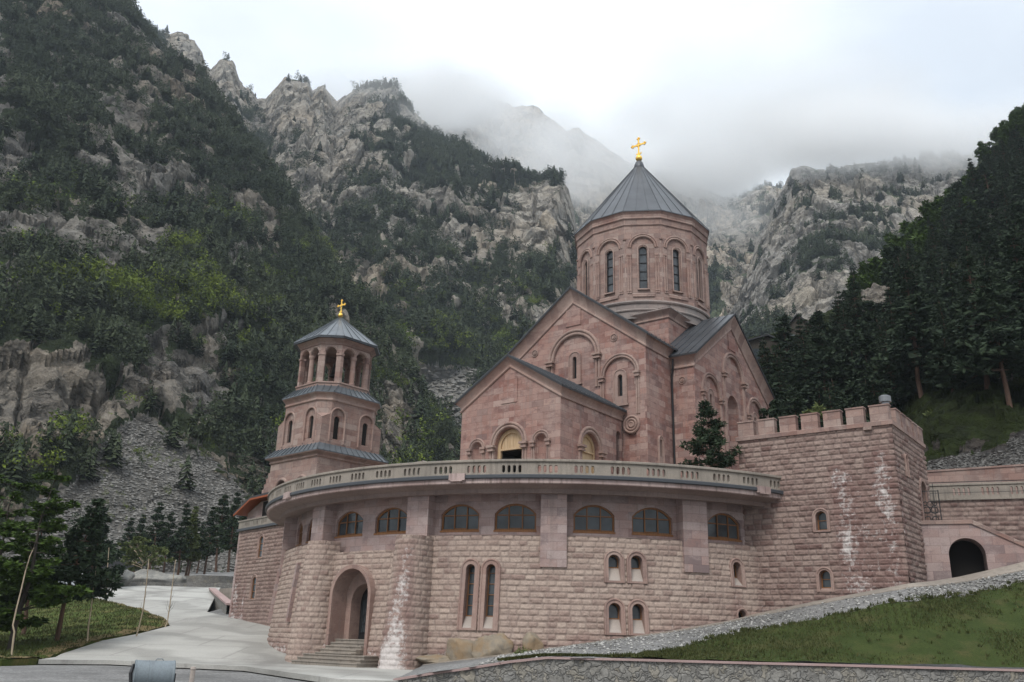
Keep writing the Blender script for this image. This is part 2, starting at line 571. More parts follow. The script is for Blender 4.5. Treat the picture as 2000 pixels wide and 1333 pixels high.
SHADEST = ashlar('recess_shade_trim', (0.13, 0.085, 0.078), (0.11, 0.075, 0.07), (0.16, 0.11, 0.10), (0.08, 0.055, 0.05))  # dark colour paints the recess shade behind the medallion rings
GREYST = ashlar('grey_drum_stone', (0.25, 0.225, 0.21), (0.20, 0.18, 0.17), (0.29, 0.235, 0.215), (0.14, 0.125, 0.12), 1.3, 0.6)
GOLD = NT('gold_leaf').fin((0.95, 0.60, 0.13), 0.24, metal=0.9, spec=0.5)
IRON = NT('black_iron').fin((0.018, 0.018, 0.02), 0.5)
ZINC = NT('zinc_flue').fin((0.210, 0.215, 0.225), 0.35, metal=0.7)
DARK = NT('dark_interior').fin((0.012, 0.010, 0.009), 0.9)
def glass(name, c, rough=0.12):
    t = NT(name)
    ps = t.geo()
    k = t.mix(t.ramp(t.noise(ps, 1.3, 3, 0.5), [(0.35, 0.0), (0.7, 1.0)]), c, (c[0] * 2.2, c[1] * 2.2, c[2] * 2.2))
    return t.fin(k, rough, t.noise(ps, 0.9, 2, 0.5), 0.05, 0.02, spec=0.5)
GLASS = glass('dark_window_glass', (0.03, 0.036, 0.04))
GLASSB = glass('drum_window_glass', (0.035, 0.04, 0.045), 0.04)
def wood(name, c1, c2, sc=(14, 14, 0.8)):
    t = NT(name)
    k = t.mix(t.ramp(t.noise(t.scale(t.geo(), sc), 1.4, 5, 0.6), [(0.35, 0.0), (0.65, 1.0)]), c1, c2)
    return t.fin(k, 0.6)
WOOD = wood('raw_pine_boards', (0.515, 0.385, 0.248), (0.390, 0.262, 0.147))
FRAME = wood('orange_window_frame', (0.25, 0.115, 0.042), (0.17, 0.075, 0.03))
SOFFITW = wood('orange_soffit_boards', (0.300, 0.078, 0.024), (0.228, 0.054, 0.018))
BRONZE = NT('bronze_bell').fin((0.05, 0.045, 0.04), 0.45, metal=0.7)
SILL = concrete('pale_sill', (0.364, 0.315, 0.280), (0.322, 0.280, 0.252))

def rubble(name, cols, sc=2.2, dark=(0.10, 0.095, 0.09)):
    t = NT(name)
    ps = t.geo()
    wv = t.n('ShaderNodeVectorMath', {0: ps, 1: t.noise(ps, 2.5, 2, 0.5, 'Color')}, operation='ADD').outputs[0]
    v = t.n('ShaderNodeTexVoronoi', {'Vector': wv, 'Scale': sc, 'Randomness': 1.0})
    e = t.n('ShaderNodeTexVoronoi', {'Vector': wv, 'Scale': sc, 'Randomness': 1.0}, feature='DISTANCE_TO_EDGE')
    sep = t.n('ShaderNodeSeparateColor', {0: v.outputs['Color']})
    c = t.ramp(sep.outputs[0], [(0.0, cols[0]), (0.35, cols[1]), (0.65, cols[2]), (1.0, cols[3])])
    f = t.noise(ps, 9, 6, 0.7)
    c = t.mix(0.5, c, t.ramp(f, [(0.3, 0.2), (0.7, 0.8)]), 'OVERLAY')
    j = t.ramp(e.outputs['Distance'], [(0.02, 1.0), (0.07, 0.0)])
    c = t.mix(t.math('MULTIPLY', j, 0.75), c, dark)
    h = t.math('ADD', t.ramp(e.outputs['Distance'], [(0.0, 0.0), (0.14, 1.0)]), t.math('MULTIPLY', f, 0.8))
    return t.fin(c, 0.88, h, 0.8, 0.06, spec=0.2)
RUBBLE = rubble('rubble_masonry', [(0.17, 0.165, 0.155), (0.235, 0.225, 0.205), (0.21, 0.205, 0.195), (0.27, 0.245, 0.20)], 3.0, (0.155, 0.15, 0.14))
PINKCOP = concrete('pink_coping', (0.38, 0.275, 0.26), (0.30, 0.215, 0.20))

def drive_mat():
    t = NT('pale_concrete_drive')
    ps = t.geo()
    c = t.mix(t.ramp(t.noise(ps, 0.10, 5, 0.6), [(0.38, 0.0), (0.62, 1.0)]), (0.41, 0.402, 0.375), (0.30, 0.292, 0.27))
    wv = t.n('ShaderNodeTexWave', {'Vector': ps, 'Scale': 0.09, 'Distortion': 14.0, 'Detail': 4.0, 'Detail Scale': 0.6}, bands_direction='DIAGONAL')
    c = t.mix(t.ramp(wv.outputs['Fac'], [(0.68, 0.0), (0.95, 0.5)]), c, (0.20, 0.195, 0.18))
    st = t.noise(t.scale(ps, (0.16, 0.07, 0.2)), 1.0, 6, 0.65)
    c = t.mix(t.ramp(st, [(0.50, 0.0), (0.66, 0.8)]), c, (0.19, 0.183, 0.17))
    br = t.n('ShaderNodeTexBrick', {'Vector': ps, 'Scale': 1.0, 'Brick Width': 6.0, 'Row Height': 5.0, 'Mortar Size': 0.09,
                                    'Color1': (0, 0, 0, 1), 'Color2': (0, 0, 0, 1), 'Mortar': (1, 1, 1, 1)})
    c = t.mix(t.math('MULTIPLY', br.outputs['Fac'], 0.4), c, (0.2, 0.19, 0.18))
    f = t.noise(ps, 12, 5, 0.6)
    c = t.mix(0.25, c, t.ramp(f, [(0.3, 0.25), (0.7, 0.75)]), 'OVERLAY')
    return t.fin(c, 0.75, f, 0.2, 0.01)
DRIVE = drive_mat()
def gravel_mat(name, c1, c2, c3):
    t = NT(name)
    ps = t.geo()
    v = t.n('ShaderNodeTexVoronoi', {'Vector': ps, 'Scale': 11.0})
    sep = t.n('ShaderNodeSeparateColor', {0: v.outputs['Color']})
    c = t.ramp(sep.outputs[0], [(0.0, c1), (0.5, c2), (1.0, c3)])
    c = t.mix(t.ramp(t.noise(ps, 0.3, 6, 0.62), [(0.4, 0.0), (0.65, 0.75)]), c, (c1[0] * 0.75, c1[1] * 0.75, c1[2] * 0.75))
    h = t.math('SUBTRACT', 1.0, v.outputs['Distance'])
    return t.fin(c, 0.9, t.math('ADD', h, t.noise(ps, 3, 5, 0.7)), 0.7, 0.06, spec=0.2)
GRAVEL = gravel_mat('grey_gravel', (0.136, 0.134, 0.132), (0.200, 0.196, 0.192), (0.280, 0.276, 0.268))
def grass_mat(name, c1, c2, dry, amt=0.5):
    t = NT(name)
    ps = t.geo()
    c = t.mix(t.ramp(t.noise(ps, 0.8, 6, 0.65), [(0.38, 0.0), (0.62, 1.0)]), c1, c2)
    c = t.mix(t.ramp(t.noise(ps, 0.5, 6, 0.7), [(0.5, 0.0), (0.66, amt)]), c, dry)
    f = t.noise(t.scale(ps, (1, 1, 0.3)), 16, 5, 0.7)
    c = t.mix(0.5, c, t.ramp(f, [(0.3, 0.15), (0.7, 0.85)]), 'OVERLAY')
    return t.fin(c, 0.9, f, 0.9, 0.06, spec=0.15)
LAWN = grass_mat('mown_grass', (0.028, 0.043, 0.009), (0.043, 0.058, 0.014), (0.074, 0.066, 0.026), 0.75)
LAWN_L = grass_mat('bank_grass', (0.042, 0.064, 0.012), (0.062, 0.086, 0.019), (0.150, 0.121, 0.048), 0.7)
def leaf(name, a, b):
    t = NT(name)
    k = t.mix(t.attr('rnd'), a, b)
    t.set(t.b, 'Subsurface Weight', 0.0)
    return t.fin(k, 0.75, spec=0.2)
BLADES = leaf('grass_blades', (0.029, 0.041, 0.009), (0.070, 0.072, 0.025))
NEEDLE = leaf('pine_needles', (0.014, 0.027, 0.014), (0.037, 0.056, 0.027))
NEEDLE_R = leaf('spruce_needles', (0.014, 0.026, 0.015), (0.034, 0.052, 0.026))
LEAF_D = leaf('fresh_leaves', (0.05, 0.095, 0.014), (0.11, 0.17, 0.03))
LEAF_K = leaf('deep_green_leaves', (0.022, 0.041, 0.008), (0.065, 0.111, 0.018))  # darker leaf green, used evenly over whole crowns
LEAF_O = leaf('olive_leaves', (0.07, 0.095, 0.03), (0.12, 0.14, 0.05))
def bark(name, a, b):
    t = NT(name)
    ps = t.geo()
    f = t.noise(t.scale(ps, (6, 6, 1.2)), 2.0, 5, 0.65)
    return t.fin(t.mix(t.ramp(f, [(0.35, 0.0), (0.65, 1.0)]), a, b), 0.9, f, 0.7, 0.03)
BARK = bark('pine_bark', (0.13, 0.075, 0.05), (0.07, 0.045, 0.035))
BARKD = bark('dark_bark', (0.06, 0.05, 0.04), (0.035, 0.03, 0.025))
BARKP = bark('pale_sapling_bark', (0.44, 0.36, 0.26), (0.30, 0.24, 0.17))
def boulder_mat(name, a, b, c3):
    t = NT(name)
    ps = t.geo()
    f = t.noise(ps, 3.5, 7, 0.7)
    c = t.mix(t.ramp(f, [(0.35, 0.0), (0.65, 1.0)]), a, b)
    c = t.mix(t.ramp(t.noise(ps, 1.2, 5, 0.6), [(0.48, 0.0), (0.62, 0.9)]), c, c3)
    return t.fin(c, 0.85, f, 0.8, 0.06)
BOULD = boulder_mat('tan_boulder', (0.264, 0.217, 0.158), (0.191, 0.168, 0.137), (0.238, 0.168, 0.101))
BOULDG = boulder_mat('grey_boulder', (0.24, 0.235, 0.22), (0.16, 0.16, 0.15), (0.28, 0.27, 0.24))

def mountain_mat(name, r1, r2, r3, soil, scree, sc=1.0):
    """veg: where plants cover the rock, scr: loose scree; both are what the slope is made of"""
    t = NT(name)
    ps = t.geo()
    st = t.scale(ps, (1.0, 1.0, 0.45))
    a = t.noise(st, 0.05 * sc, 8, 0.68)
    b = t.noise(ps, 0.017 * sc, 6, 0.6)
    c = t.mix(t.ramp(a, [(0.38, 0.0), (0.62, 1.0)]), r1, r2)
    c = t.mix(t.ramp(b, [(0.46, 0.0), (0.64, 0.75)]), c, r3)
    ck = t.n('ShaderNodeTexVoronoi', {'Vector': t.n('ShaderNodeVectorMath', {0: st, 1: t.n('ShaderNodeVectorMath', {0: t.noise(ps, 0.06 * sc, 5, 0.6, 'Color'), 3: 22.0 / sc}, operation='SCALE').outputs[0]}, operation='ADD').outputs[0],
                                      'Scale': 0.10 * sc}, feature='DISTANCE_TO_EDGE').outputs['Distance']
    c = t.mix(t.ramp(ck, [(0.0, 0.7), (0.09, 0.0)]), c, (r2[0] * 0.35, r2[1] * 0.35, r2[2] * 0.35))
    f = t.noise(ps, 0.5 * sc, 7, 0.72)
    c = t.mix(0.55, c, t.ramp(f, [(0.28, 0.12), (0.72, 0.88)]), 'OVERLAY')
    vg = t.math('ADD', t.attr('veg'), t.math('MULTIPLY', t.math('SUBTRACT', t.noise(ps, 0.22 * sc, 6, 0.7), 0.5), 0.9))
    c = t.mix(t.ramp(vg, [(0.46, 0.0), (0.53, 0.97)]), c, t.mix(t.ramp(t.noise(ps, 0.3 * sc, 5, 0.6), [(0.35, 0.0), (0.65, 1.0)]), soil, (soil[0] * 2.1, soil[1] * 2.2, soil[2] * 1.7)))
    rub = t.n('ShaderNodeTexVoronoi', {'Vector': ps, 'Scale': 0.75}, )
    sep = t.n('ShaderNodeSeparateColor', {0: rub.outputs['Color']})
    sc_c = t.mix(t.ramp(sep.outputs[0], [(0.1, 0.0), (0.9, 1.0)]), (scree[0] * 0.6, scree[1] * 0.6, scree[2] * 0.6), scree)
    sc_c = t.mix(0.4, sc_c, t.ramp(t.noise(ps, 0.12, 6, 0.65), [(0.3, 0.15), (0.7, 0.85)]), 'OVERLAY')
    sf = t.ramp(t.math('ADD', t.attr('scr'), t.math('MULTIPLY', t.math('SUBTRACT', t.noise(ps, 0.12, 5, 0.6), 0.5), 0.8)), [(0.45, 0.0), (0.55, 1.0)])
    c = t.mix(sf, c, sc_c)
    f2 = t.noise(t.scale(ps, (1, 1, 0.5)), 0.16 * sc, 7, 0.7)
    h = t.math('ADD', t.math('ADD', f, t.math('MULTIPLY', f2, 2.0)), t.math('MULTIPLY', t.ramp(ck, [(0.0, 0.0), (0.12, 1.0)]), 0.6))
    return t.fin(c, 0.92, h, 1.0, 2.6, spec=0.1)
ROCK_A = mountain_mat('left_slope_rock', (0.317, 0.295, 0.261), (0.195, 0.183, 0.168), (0.307, 0.249, 0.185), (0.020, 0.028, 0.014), (0.225, 0.213, 0.195))
ROCK_B = mountain_mat('grey_tan_rock', (0.432, 0.394, 0.340), (0.281, 0.261, 0.235), (0.421, 0.351, 0.270), (0.024, 0.033, 0.019), (0.292, 0.275, 0.248), 0.75)
ROCK_D = mountain_mat('pale_granite', (0.410, 0.380, 0.341), (0.254, 0.242, 0.225), (0.416, 0.360, 0.288), (0.039, 0.050, 0.031), (0.364, 0.334, 0.288), 0.7)
ROCK_F = mountain_mat('sunlit_far_rock', (0.46, 0.41, 0.35), (0.33, 0.295, 0.255), (0.50, 0.41, 0.31), (0.05, 0.06, 0.04), (0.4, 0.36, 0.3), 0.5)  # warm sunlight on the far peaks is put into these rock colours
ROCK_R = mountain_mat('wooded_hill_soil', (0.136, 0.120, 0.108), (0.085, 0.078, 0.072), (0.145, 0.116, 0.092), (0.022, 0.030, 0.009), (0.128, 0.116, 0.110), 2.0)
# ------------------------------------------------------------------ cathedral on the terrace
YAW = RAD(-37.4)
FD = np.array([math.cos(YAW), math.sin(YAW), 0])
RD = np.array([-math.sin(YAW), math.cos(YAW), 0])
NF, NR = -RD, FD
ZF = 7.3                                            # terrace floor under the church
AX = np.array([10.40, 66.0, 0])
def ch(a, b):
    return AX + FD * a + RD * b
church = thing('cathedral', 'pink stone cathedral with a tall twelve-sided drum under a grey conical roof', 'church', ch(0, -10))

def cornice_prof(t, proj):
    p = [(-0.08, 0.0), (-0.07, 0.06), (-0.02, 0.1), (0.04, 0.09), (0.09, 0.05)]
    for s_ in np.linspace(0, 1, 7):
        p.append((0.09 + (t - 0.21) * s_, 0.05 + (proj - 0.07) * (1 - math.cos(s_ * PI / 2))))
    return p + [(t - 0.1, proj), (t, proj + 0.02), (t, 0.0)]
def side_prof(p, sl):
    k = math.sqrt(1 + sl * sl)
    return [(n * k - sl * w, w) for n, w in p]

def reveal(mb, fr, path, w0, w1):
    p = np.asarray(path)
    mb.strip(fr(p[:, 0], p[:, 1], w0), fr(p[:, 0], p[:, 1], w1), False, p, p + [[w1 - w0, 0]])
def panel(mb, fr, path, w):
    p = np.asarray(path)
    mb.add(fr(p[:, 0], p[:, 1], w), [tuple(range(len(p) - 1, -1, -1))], p)
def band(mb, fr, pin, pout, w0, w1, wr):
    """architrave: face between two paths at w1, outer edge back to w0, inner edge back to wr"""
    A, B = np.asarray(pin), np.asarray(pout)
    mb.strip(fr(B[:, 0], B[:, 1], w1), fr(A[:, 0], A[:, 1], w1), False, B, A)
    reveal(mb, fr, B, w0, w1)
    reveal(mb, fr, A, w1, wr)

def slit_window(root, fr, uc, vb, vs, r, rout, vtop_s=None, vbo=None, depth=0.28, proud=0.07, bars=3, sill=0.0, trim=TRIM, gl=GLASS, fm=IRON, mid=False, ledge=True, label=None):
    """a window of one thing: surround, reveal, sloping sill, glass behind glazing bars"""
    vbo = vb - 0.25 if vbo is None else vbo
    m = MB()
    pin, pout = arch(uc, vb, vs, r), arch(uc, vbo, vs if vtop_s is None else vtop_s, rout)
    band(m, fr, pin, pout, -0.12, proud, -depth)
    m.add([fr(u, v, proud) for u, v in (pout[0], pout[-1], pin[-1], pin[0])], [(0, 1, 2, 3)], [pout[0], pout[-1], pin[-1], pin[0]])
    m.add([fr(pout[0][0], vbo, -0.12), fr(pout[-1][0], vbo, -0.12), fr(pout[-1][0], vbo, proud), fr(pout[0][0], vbo, proud)], [(0, 1, 2, 3)])
    m.sweep(fr, arch(uc, vbo, vs if vtop_s is None else vtop_s, rout - 0.05), [(n, w + proud) for n, w in roll(0.045)])
    if ledge:
        m.box(fr, uc - rout - 0.08, uc + rout + 0.08, vbo - 0.12, vbo, -0.1, proud + 0.08)
    o = m.build('window', trim, root)
    if label:
        o['label'] = label
    g = MB()
    pg = arch(uc, vb + sill, vs, r - 0.005)
    panel(g, fr, pg, -depth + 0.03)
    g.build('pane', gl, o)
    f = MB()
    band(f, fr, inset(pg, 0.05), pg, -depth, -depth + 0.08, -depth)
    f.box(fr, uc - r, uc + r, vb + sill, vb + sill + 0.05, -depth, -depth + 0.085)
    for k in range(1, bars + 1):
        z = vb + sill + (vs - vb - sill) * k / (bars + 0.35)
        f.box(fr, uc - r + 0.01, uc + r - 0.01, z - 0.018, z + 0.018, -depth + 0.03, -depth + 0.07)
    if mid:
        f.box(fr, uc - 0.014, uc + 0.014, vb + sill, vs + r * 0.95, -depth + 0.03, -depth + 0.068)
    f.build('glazing_bars', fm, o)
    s = MB()
    s.add([fr(uc - r, vb, proud * 0.6), fr(uc + r, vb, proud * 0.6), fr(uc + r, vb + sill + 0.02, -depth + 0.06), fr(uc - r, vb + sill + 0.02, -depth + 0.06)], [(0, 1, 2, 3)])
    s.build('sill', SILL if sill > 0.3 else trim, o)
    return o

def blind_arch(fr, uc, vs, ro, ri, vb_l, vb_r, cap_l=None, cap_r=None, mould=None):
    """the double roll moulding of a blind arch and the colonnettes it stands on"""
    m = mould
    rm = (ro + ri) / 2
    p = arch(uc, vs, vs, rm, 22)[1:-1]
    t = (ro - ri) / 2
    m.sweep(fr, p, [(n + t * 0.5, w) for n, w in roll(t * 0.52, 0, 1.15)])
    m.sweep(fr, p, [(n - t * 0.5, w * 0.9) for n, w in roll(t * 0.48, 0, 1.0)])
    for sgn, vb in ((-1, vb_l), (1, vb_r)):
        if vb is None:
            continue
        for q in (0.5, -0.5):
            uu = uc + sgn * (rm + q * t)
            m.sweep(fr, [(uu, vb), (uu, vs - 0.2)], roll(t * 0.42, 0, 1.2))
        uu = uc + sgn * rm
        capital(m, fr, uu, vs - 0.32, t)
def capital(m, fr, uu, v, t, h=0.36):
    w = t * 1.35
    m.box(fr, uu - w * 0.9, uu + w * 0.9, v, v + 0.09, -0.02, w * 0.95)
    m.box(fr, uu - w * 0.72, uu + w * 0.72, v + 0.09, v + h * 0.62, -0.02, w * 0.8)
    m.box(fr, uu - w * 1.1, uu + w * 1.1, v + h * 0.62, v + h, -0.02, w * 1.15)
def medallion(root, fr, u, v, r, mat=TRIM, rings=2):
    m = MB()
    for k in range(rings):
        rr = r * (1 - k / (rings + 0.35))
        m.sweep(fr, circ(u, v, rr - r * 0.14), roll(r * 0.15, 0, 1.5), closed=True)
    m.sweep(fr, circ(u, v, r * 0.18, 12), [(r * 0.12, 0), (r * 0.1, 0.09), (-r * 0.17, 0.10)], closed=True)
    o = m.build('medallion', mat, root, False)
    d = MB()
    p = circ(u, v, r * 1.02)
    d.add(fr(p[:, 0], p[:, 1], 0.012), [tuple(range(len(p) - 1, -1, -1))], p)
    d.build('back_plate', SHADEST, o)
    return o
ROOF_EDGES = MB()
def roof_slope(m, e0, e1, r1, r0, th=0.07, seam=0.62, edge=False):
    e0, e1, r1, r0 = [np.array(p, float) for p in (e0, e1, r1, r0)]
    if edge:                                             # dark folded metal along the verges and eaves
        out = (e1 - e0) / np.linalg.norm(e1 - e0) * 0.012
        fwd = (e0 - r0) * np.array([1, 1, 0])
        fwd = fwd / np.linalg.norm(fwd) * 0.012
        for A, B, o_ in ((e0, r0, -out), (e1, r1, out), (e0, e1, fwd)):
            P_ = [A + o_, B + o_, B + o_ - [0, 0, 0.13], A + o_ - [0, 0, 0.13]]
            ROOF_EDGES.add(P_ + [p - o_ for p in P_], [(0, 1, 2, 3), (4, 7, 6, 5), (0, 4, 5, 1), (2, 6, 7, 3)])
    dz = np.array([0, 0, th])
    P = [e0, e1, r1, r0, e0 - dz, e1 - dz, r1 - dz, r0 - dz]
    m.add(P, [(0, 1, 2, 3), (7, 6, 5, 4), (0, 4, 5, 1), (1, 5, 6, 2), (2, 6, 7, 3), (3, 7, 4, 0)])
    L = np.linalg.norm(e1 - e0)
    along = (e1 - e0) / L
    up = np.cross(along, r0 - e0)
    up /= np.linalg.norm(up)
    if up[2] < 0:
        up = -up
    n = max(1, int(round(L / seam)))
    for k in range(n + 1):
        a, b = e0 + (e1 - e0) * k / n, r0 + (r1 - r0) * k / n
        h, w = up * 0.055, along * 0.02
        m.add([a - w, a + w, b + w, b - w, a - w + h, a + w + h, b + w + h, b - w + h],
              [(4, 5, 6, 7), (0, 4, 7, 3), (1, 2, 6, 5), (0, 1, 5, 4)])

# --- west arm
FW = Plane(ch(0, -10.10), FD, NF)
WS = Plane(ch(5.64, -10.10), RD, NR)
WN = Plane(ch(-5.64, -6.55), -RD, -NR)
TW = Plane(ch(0, -6.55), FD, NF)
TS = Plane(ch(7.33, 0), RD, NR)
PF = Plane(ch(0.02, -17.23), FD, NF)
PS = Plane(ch(3.80, -17.23), RD, NR)
PN = Plane(ch(-3.76, -10.10), -RD, -NR)
m = MB()
cw = arch(0.07, 14.2, 18.47, 1.70, 20)
ca, cb_ = arch(3.67, 9.5, 16.75, 1.18, 18), arch(-3.6, 9.5, 16.75, 1.18, 18)
cdt_wall(m, FW, [(-5.64, ZF), (5.64, ZF), (5.64, 19.30), (0, 23.50), (-5.64, 19.30)], [cw, ca, cb_])
for p, wh_ in ((cw, arch(0.08, 17.05, 18.48, 0.16)), (ca, arch(3.66, 15.30, 16.62, 0.18)), (cb_, arch(-3.66, 15.30, 16.62, 0.18))):
    reveal(m, FW, p, 0, -0.12)
    cdt_wall(m, Plane(FW.O - 0.12 * NF, FD, NF), p, [wh_])
m.build('wall', PINK, church)
FWb = Plane(FW.O - 0.12 * NF, FD, NF)
m = MB()
blind_arch(FW, 0.07, 18.47, 2.16, 1.70, 16.5, 16.2, mould=m)
blind_arch(FW, 3.67, 16.75, 1.50, 1.18, 14.0, 13.95, mould=m)
blind_arch(FW, -3.6, 16.75, 1.50, 1.18, 14.0, 13.95, mould=m)
m.build('arch_moulding', TRIM, church, False)
slit_window(church, FWb, 0.08, 17.05, 18.48, 0.16, 0.52, 18.50, 16.70, bars=6, mid=True)
slit_window(church, FWb, 3.66, 15.30, 16.62, 0.18, 0.53, 16.65, 14.75, bars=5, mid=True)
slit_window(church, FWb, -3.66, 15.30, 16.62, 0.18, 0.53, 16.65, 14.75, bars=5, mid=True)
medallion(church, FW, 3.27, 19.42, 0.29)
medallion(church, FW, -3.27, 19.42, 0.29)
medallion(church, FW, 4.52, 13.28, 0.62, rings=3)['label'] = 'large carved rosette low on the west front'
m = MB()
m.box(FW, -0.6, 0.64, 20.90, 22.12, -0.05, 0.06)
m.build('plaque', PINK, church)
SLW = (22.62 - 18.47) / 5.64
cp = cornice_prof(0.84, 0.36)
m = MB()
m.sweep(FW, [(-5.64, 18.47), (0, 22.62), (5.64, 18.47)], cp, mitre=(1, 1))
sp = side_prof(cp, SLW)
m.sweep(WS, [(0, 18.47), (3.55, 18.47)], sp, mitre=(1, 0))
m.sweep(WN, [(0, 18.47), (3.55, 18.47)], sp, mitre=(0, 1))
m.build('cornice', TRIM, church)
m = MB()
h = [arch(1.70, 11.35, 12.36, 0.14)]
cdt_wall(m, WS, [(0, ZF), (3.55, ZF), (3.55, 19.3), (0, 19.3)], h)
m.build('wall', PINK, church)
m = MB()
cdt_wall(m, WN, [(0, ZF), (3.55, ZF), (3.55, 19.3), (0, 19.3)])
m.build('wall', PINK, church)
slit_window(church, WS, 1.70, 11.35, 12.36, 0.14, 0.38, 12.38, 11.0, bars=2)
m = MB()
zr, ze, ov = 23.72, 19.14, 0.42
for sg in (1, -1):
    roof_slope(m, [*ch(sg * (5.64 + ov), -10.10 - 0.44)[:2], ze], [*ch(sg * (5.64 + ov), -4.0)[:2], ze], [*ch(0, -4.0)[:2], zr], [*ch(0, -10.54)[:2], zr], edge=True)
m.build('roof', ROOF, church)

# --- transept (its ridge runs across the nave)
SLT = (22.30 - 17.80) / 6.55
m = MB()
cc = arch(0.0, 11.0, 18.45, 1.55, 20)
cl, cr_ = arch(-3.9, 10.5, 16.25, 1.30, 18), arch(3.9, 10.5, 16.25, 1.30, 18)
cdt_wall(m, TS, [(-6.55, ZF), (6.55, ZF), (6.55, 18.70), (0, 23.25), (-6.55, 18.70)], [cc, cl, cr_])
nich = arch(0.0, 11.5, 16.20, 0.95, 16)
TSb = Plane(TS.O - 0.12 * NR, RD, NR)
for p in (cc, cl, cr_):
    reveal(m, TS, p, 0, -0.12)
cdt_wall(m, TSb, cc, [nich])
for p, s_ in ((cl, -1), (cr_, 1)):
    cdt_wall(m, TSb, p, [arch(s_ * 3.9, 14.5, 16.22, 0.17)])
m.build('wall', PINK, church)
m = MB()
rows = []
for k in range(13):                                   # half-round niche with a quarter-sphere head
    t = PI * k / 12
    col = [TSb(-0.95 * math.cos(t), 11.5, -0.8 * math.sin(t)), TSb(-0.95 * math.cos(t), 16.2, -0.8 * math.sin(t))]
    for j in range(1, 7):
        f = PI / 2 * j / 6
        col.append(TSb(-0.95 * math.cos(t) * math.cos(f), 16.2 + 0.95 * math.sin(f), -0.8 * math.sin(t) * math.cos(f)))
    rows.append(np.array(col))
for k in range(12):
    m.strip(rows[k], rows[k + 1])
m.build('niche', PINK, church, True)
m = MB()
blind_arch(TS, 0.0, 18.45, 1.96, 1.55, 12.0, 12.0, mould=m)
blind_arch(TS, -3.9, 16.25, 1.64, 1.30, 11.0, 11.0, mould=m)
blind_arch(TS, 3.9, 16.25, 1.64, 1.30, 11.0, 11.0, mould=m)
m.build('arch_moulding', TRIM, church)
for s_ in (-1, 1):
    slit_window(church, TSb, s_ * 3.9, 14.5, 16.22, 0.17, 0.55, 16.24, 14.1, bars=4, mid=True)
m = MB()
m.box(TS, -0.6, 0.6, 20.58, 21.75, -0.05, 0.06)
m.build('plaque', PINK, church)
m = MB()
cdt_wall(m, TW, [(5.60, ZF), (7.33, ZF), (7.33, 18.6), (5.60, 18.6)])
m.build('wall', PINK, church)
m = MB()
cdt_wall(m, TW, [(-7.33, ZF), (-5.60, ZF), (-5.60, 18.6), (-7.33, 18.6)])
m.build('wall', PINK, church)
m = MB()
TN = Plane(ch(-7.33, 0), -RD, -NR)
cdt_wall(m, TN, [(-6.55, ZF), (6.55, ZF), (6.55, 18.70), (0, 23.25), (-6.55, 18.70)])
TE = Plane(ch(0, 6.55), -FD, -NF)
cdt_wall(m, TE, [(-7.33, ZF), (7.33, ZF), (7.33, 18.6), (-7.33, 18.6)])
EA = Plane(ch(0, 10.1), -FD, -NF)
cdt_wall(m, EA, [(-5.64, ZF), (5.64, ZF), (5.64, 19.30), (0, 23.50), (-5.64, 19.30)])
cdt_wall(m, Plane(ch(5.64, 6.55), RD, NR), [(0, ZF), (3.55, ZF), (3.55, 19.3), (0, 19.3)])
cdt_wall(m, Plane(ch(-5.64, 10.1), -RD, -NR), [(0, ZF), (3.55, ZF), (3.55, 19.3), (0, 19.3)])
m.build('wall', PINK, church)
medallion(church, TW, 6.45, 16.82, 0.27)
cp2 = cornice_prof(0.80, 0.36)
sp2 = side_prof(cp2, SLT)
m = MB()
m.sweep(TS, [(-6.55, 17.80), (0, 22.30), (6.55, 17.80)], cp2, mitre=(1, 1))
m.sweep(TW, [(5.64, 17.80), (7.33, 17.80)], sp2, mitre=(0, 1))
m.sweep(TE, [(-7.33, 17.80), (7.33, 17.80)], sp2, mitre=(1, 1))
m.sweep(TN, [(-6.55, 17.80), (0, 22.30), (6.55, 17.80)], cp2, mitre=(1, 1))
m.build('cornice', TRIM, church)
m = MB()
for sg in (1, -1):
    roof_slope(m, [*ch(-7.77, sg * 6.98)[:2], 18.55], [*ch(7.77, sg * 6.98)[:2], 18.55], [*ch(7.77, 0)[:2], 23.42], [*ch(-7.77, 0)[:2], 23.42], edge=True)
    roof_slope(m, [*ch(sg * 6.06, 4.0)[:2], ze], [*ch(sg * 6.06, 10.54)[:2], ze], [*ch(0, 10.54)[:2], zr], [*ch(0, 4.0)[:2], zr])
m.build('roof', ROOF, church)
m = MB()                                              # rainwater pipe in the corner between nave and transept
pp = [ch(5.95, -6.85) + [0, 0, 18.35], ch(5.85, -6.72) + [0, 0, 17.6], ch(5.74, -6.66) + [0, 0, 17.2], ch(5.74, -6.66) + [0, 0, ZF]]
m.tube(pp, [0.065] * 4, 8)
m.build('downpipe', IRON, church, True)

# --- porch
SLP = (16.06 - 13.68) / 3.78
m = MB()
dr = arch(0.0, ZF, 11.12, 1.03, 18)
nl, nr_ = arch(-2.45, 8.5, 11.10, 0.40, 12), arch(2.40, 8.5, 11.10, 0.40, 12)
cdt_wall(m, PF, [(-3.78, ZF), (3.78, ZF), (3.78, 14.15), (0, 16.52), (-3.78, 14.15)], [dr, nl, nr_])
for uc in (-2.45, 2.40):
    rows = []
    for k in range(9):
        t = PI * k / 8
        col = [PF(uc - 0.40 * math.cos(t), z, -0.36 * math.sin(t)) for z in (8.5, 11.1)]
        for j in range(1, 5):
            f = PI / 2 * j / 4
            col.append(PF(uc - 0.40 * math.cos(t) * math.cos(f), 11.1 + 0.40 * math.sin(f), -0.36 * math.sin(t) * math.cos(f)))
        rows.append(np.array(col))
    for k in range(8):
        m.strip(rows[k], rows[k + 1])
reveal(m, PF, dr, 0, -0.45)
ds = arch(3.3, ZF, 11.05, 0.97, 18)
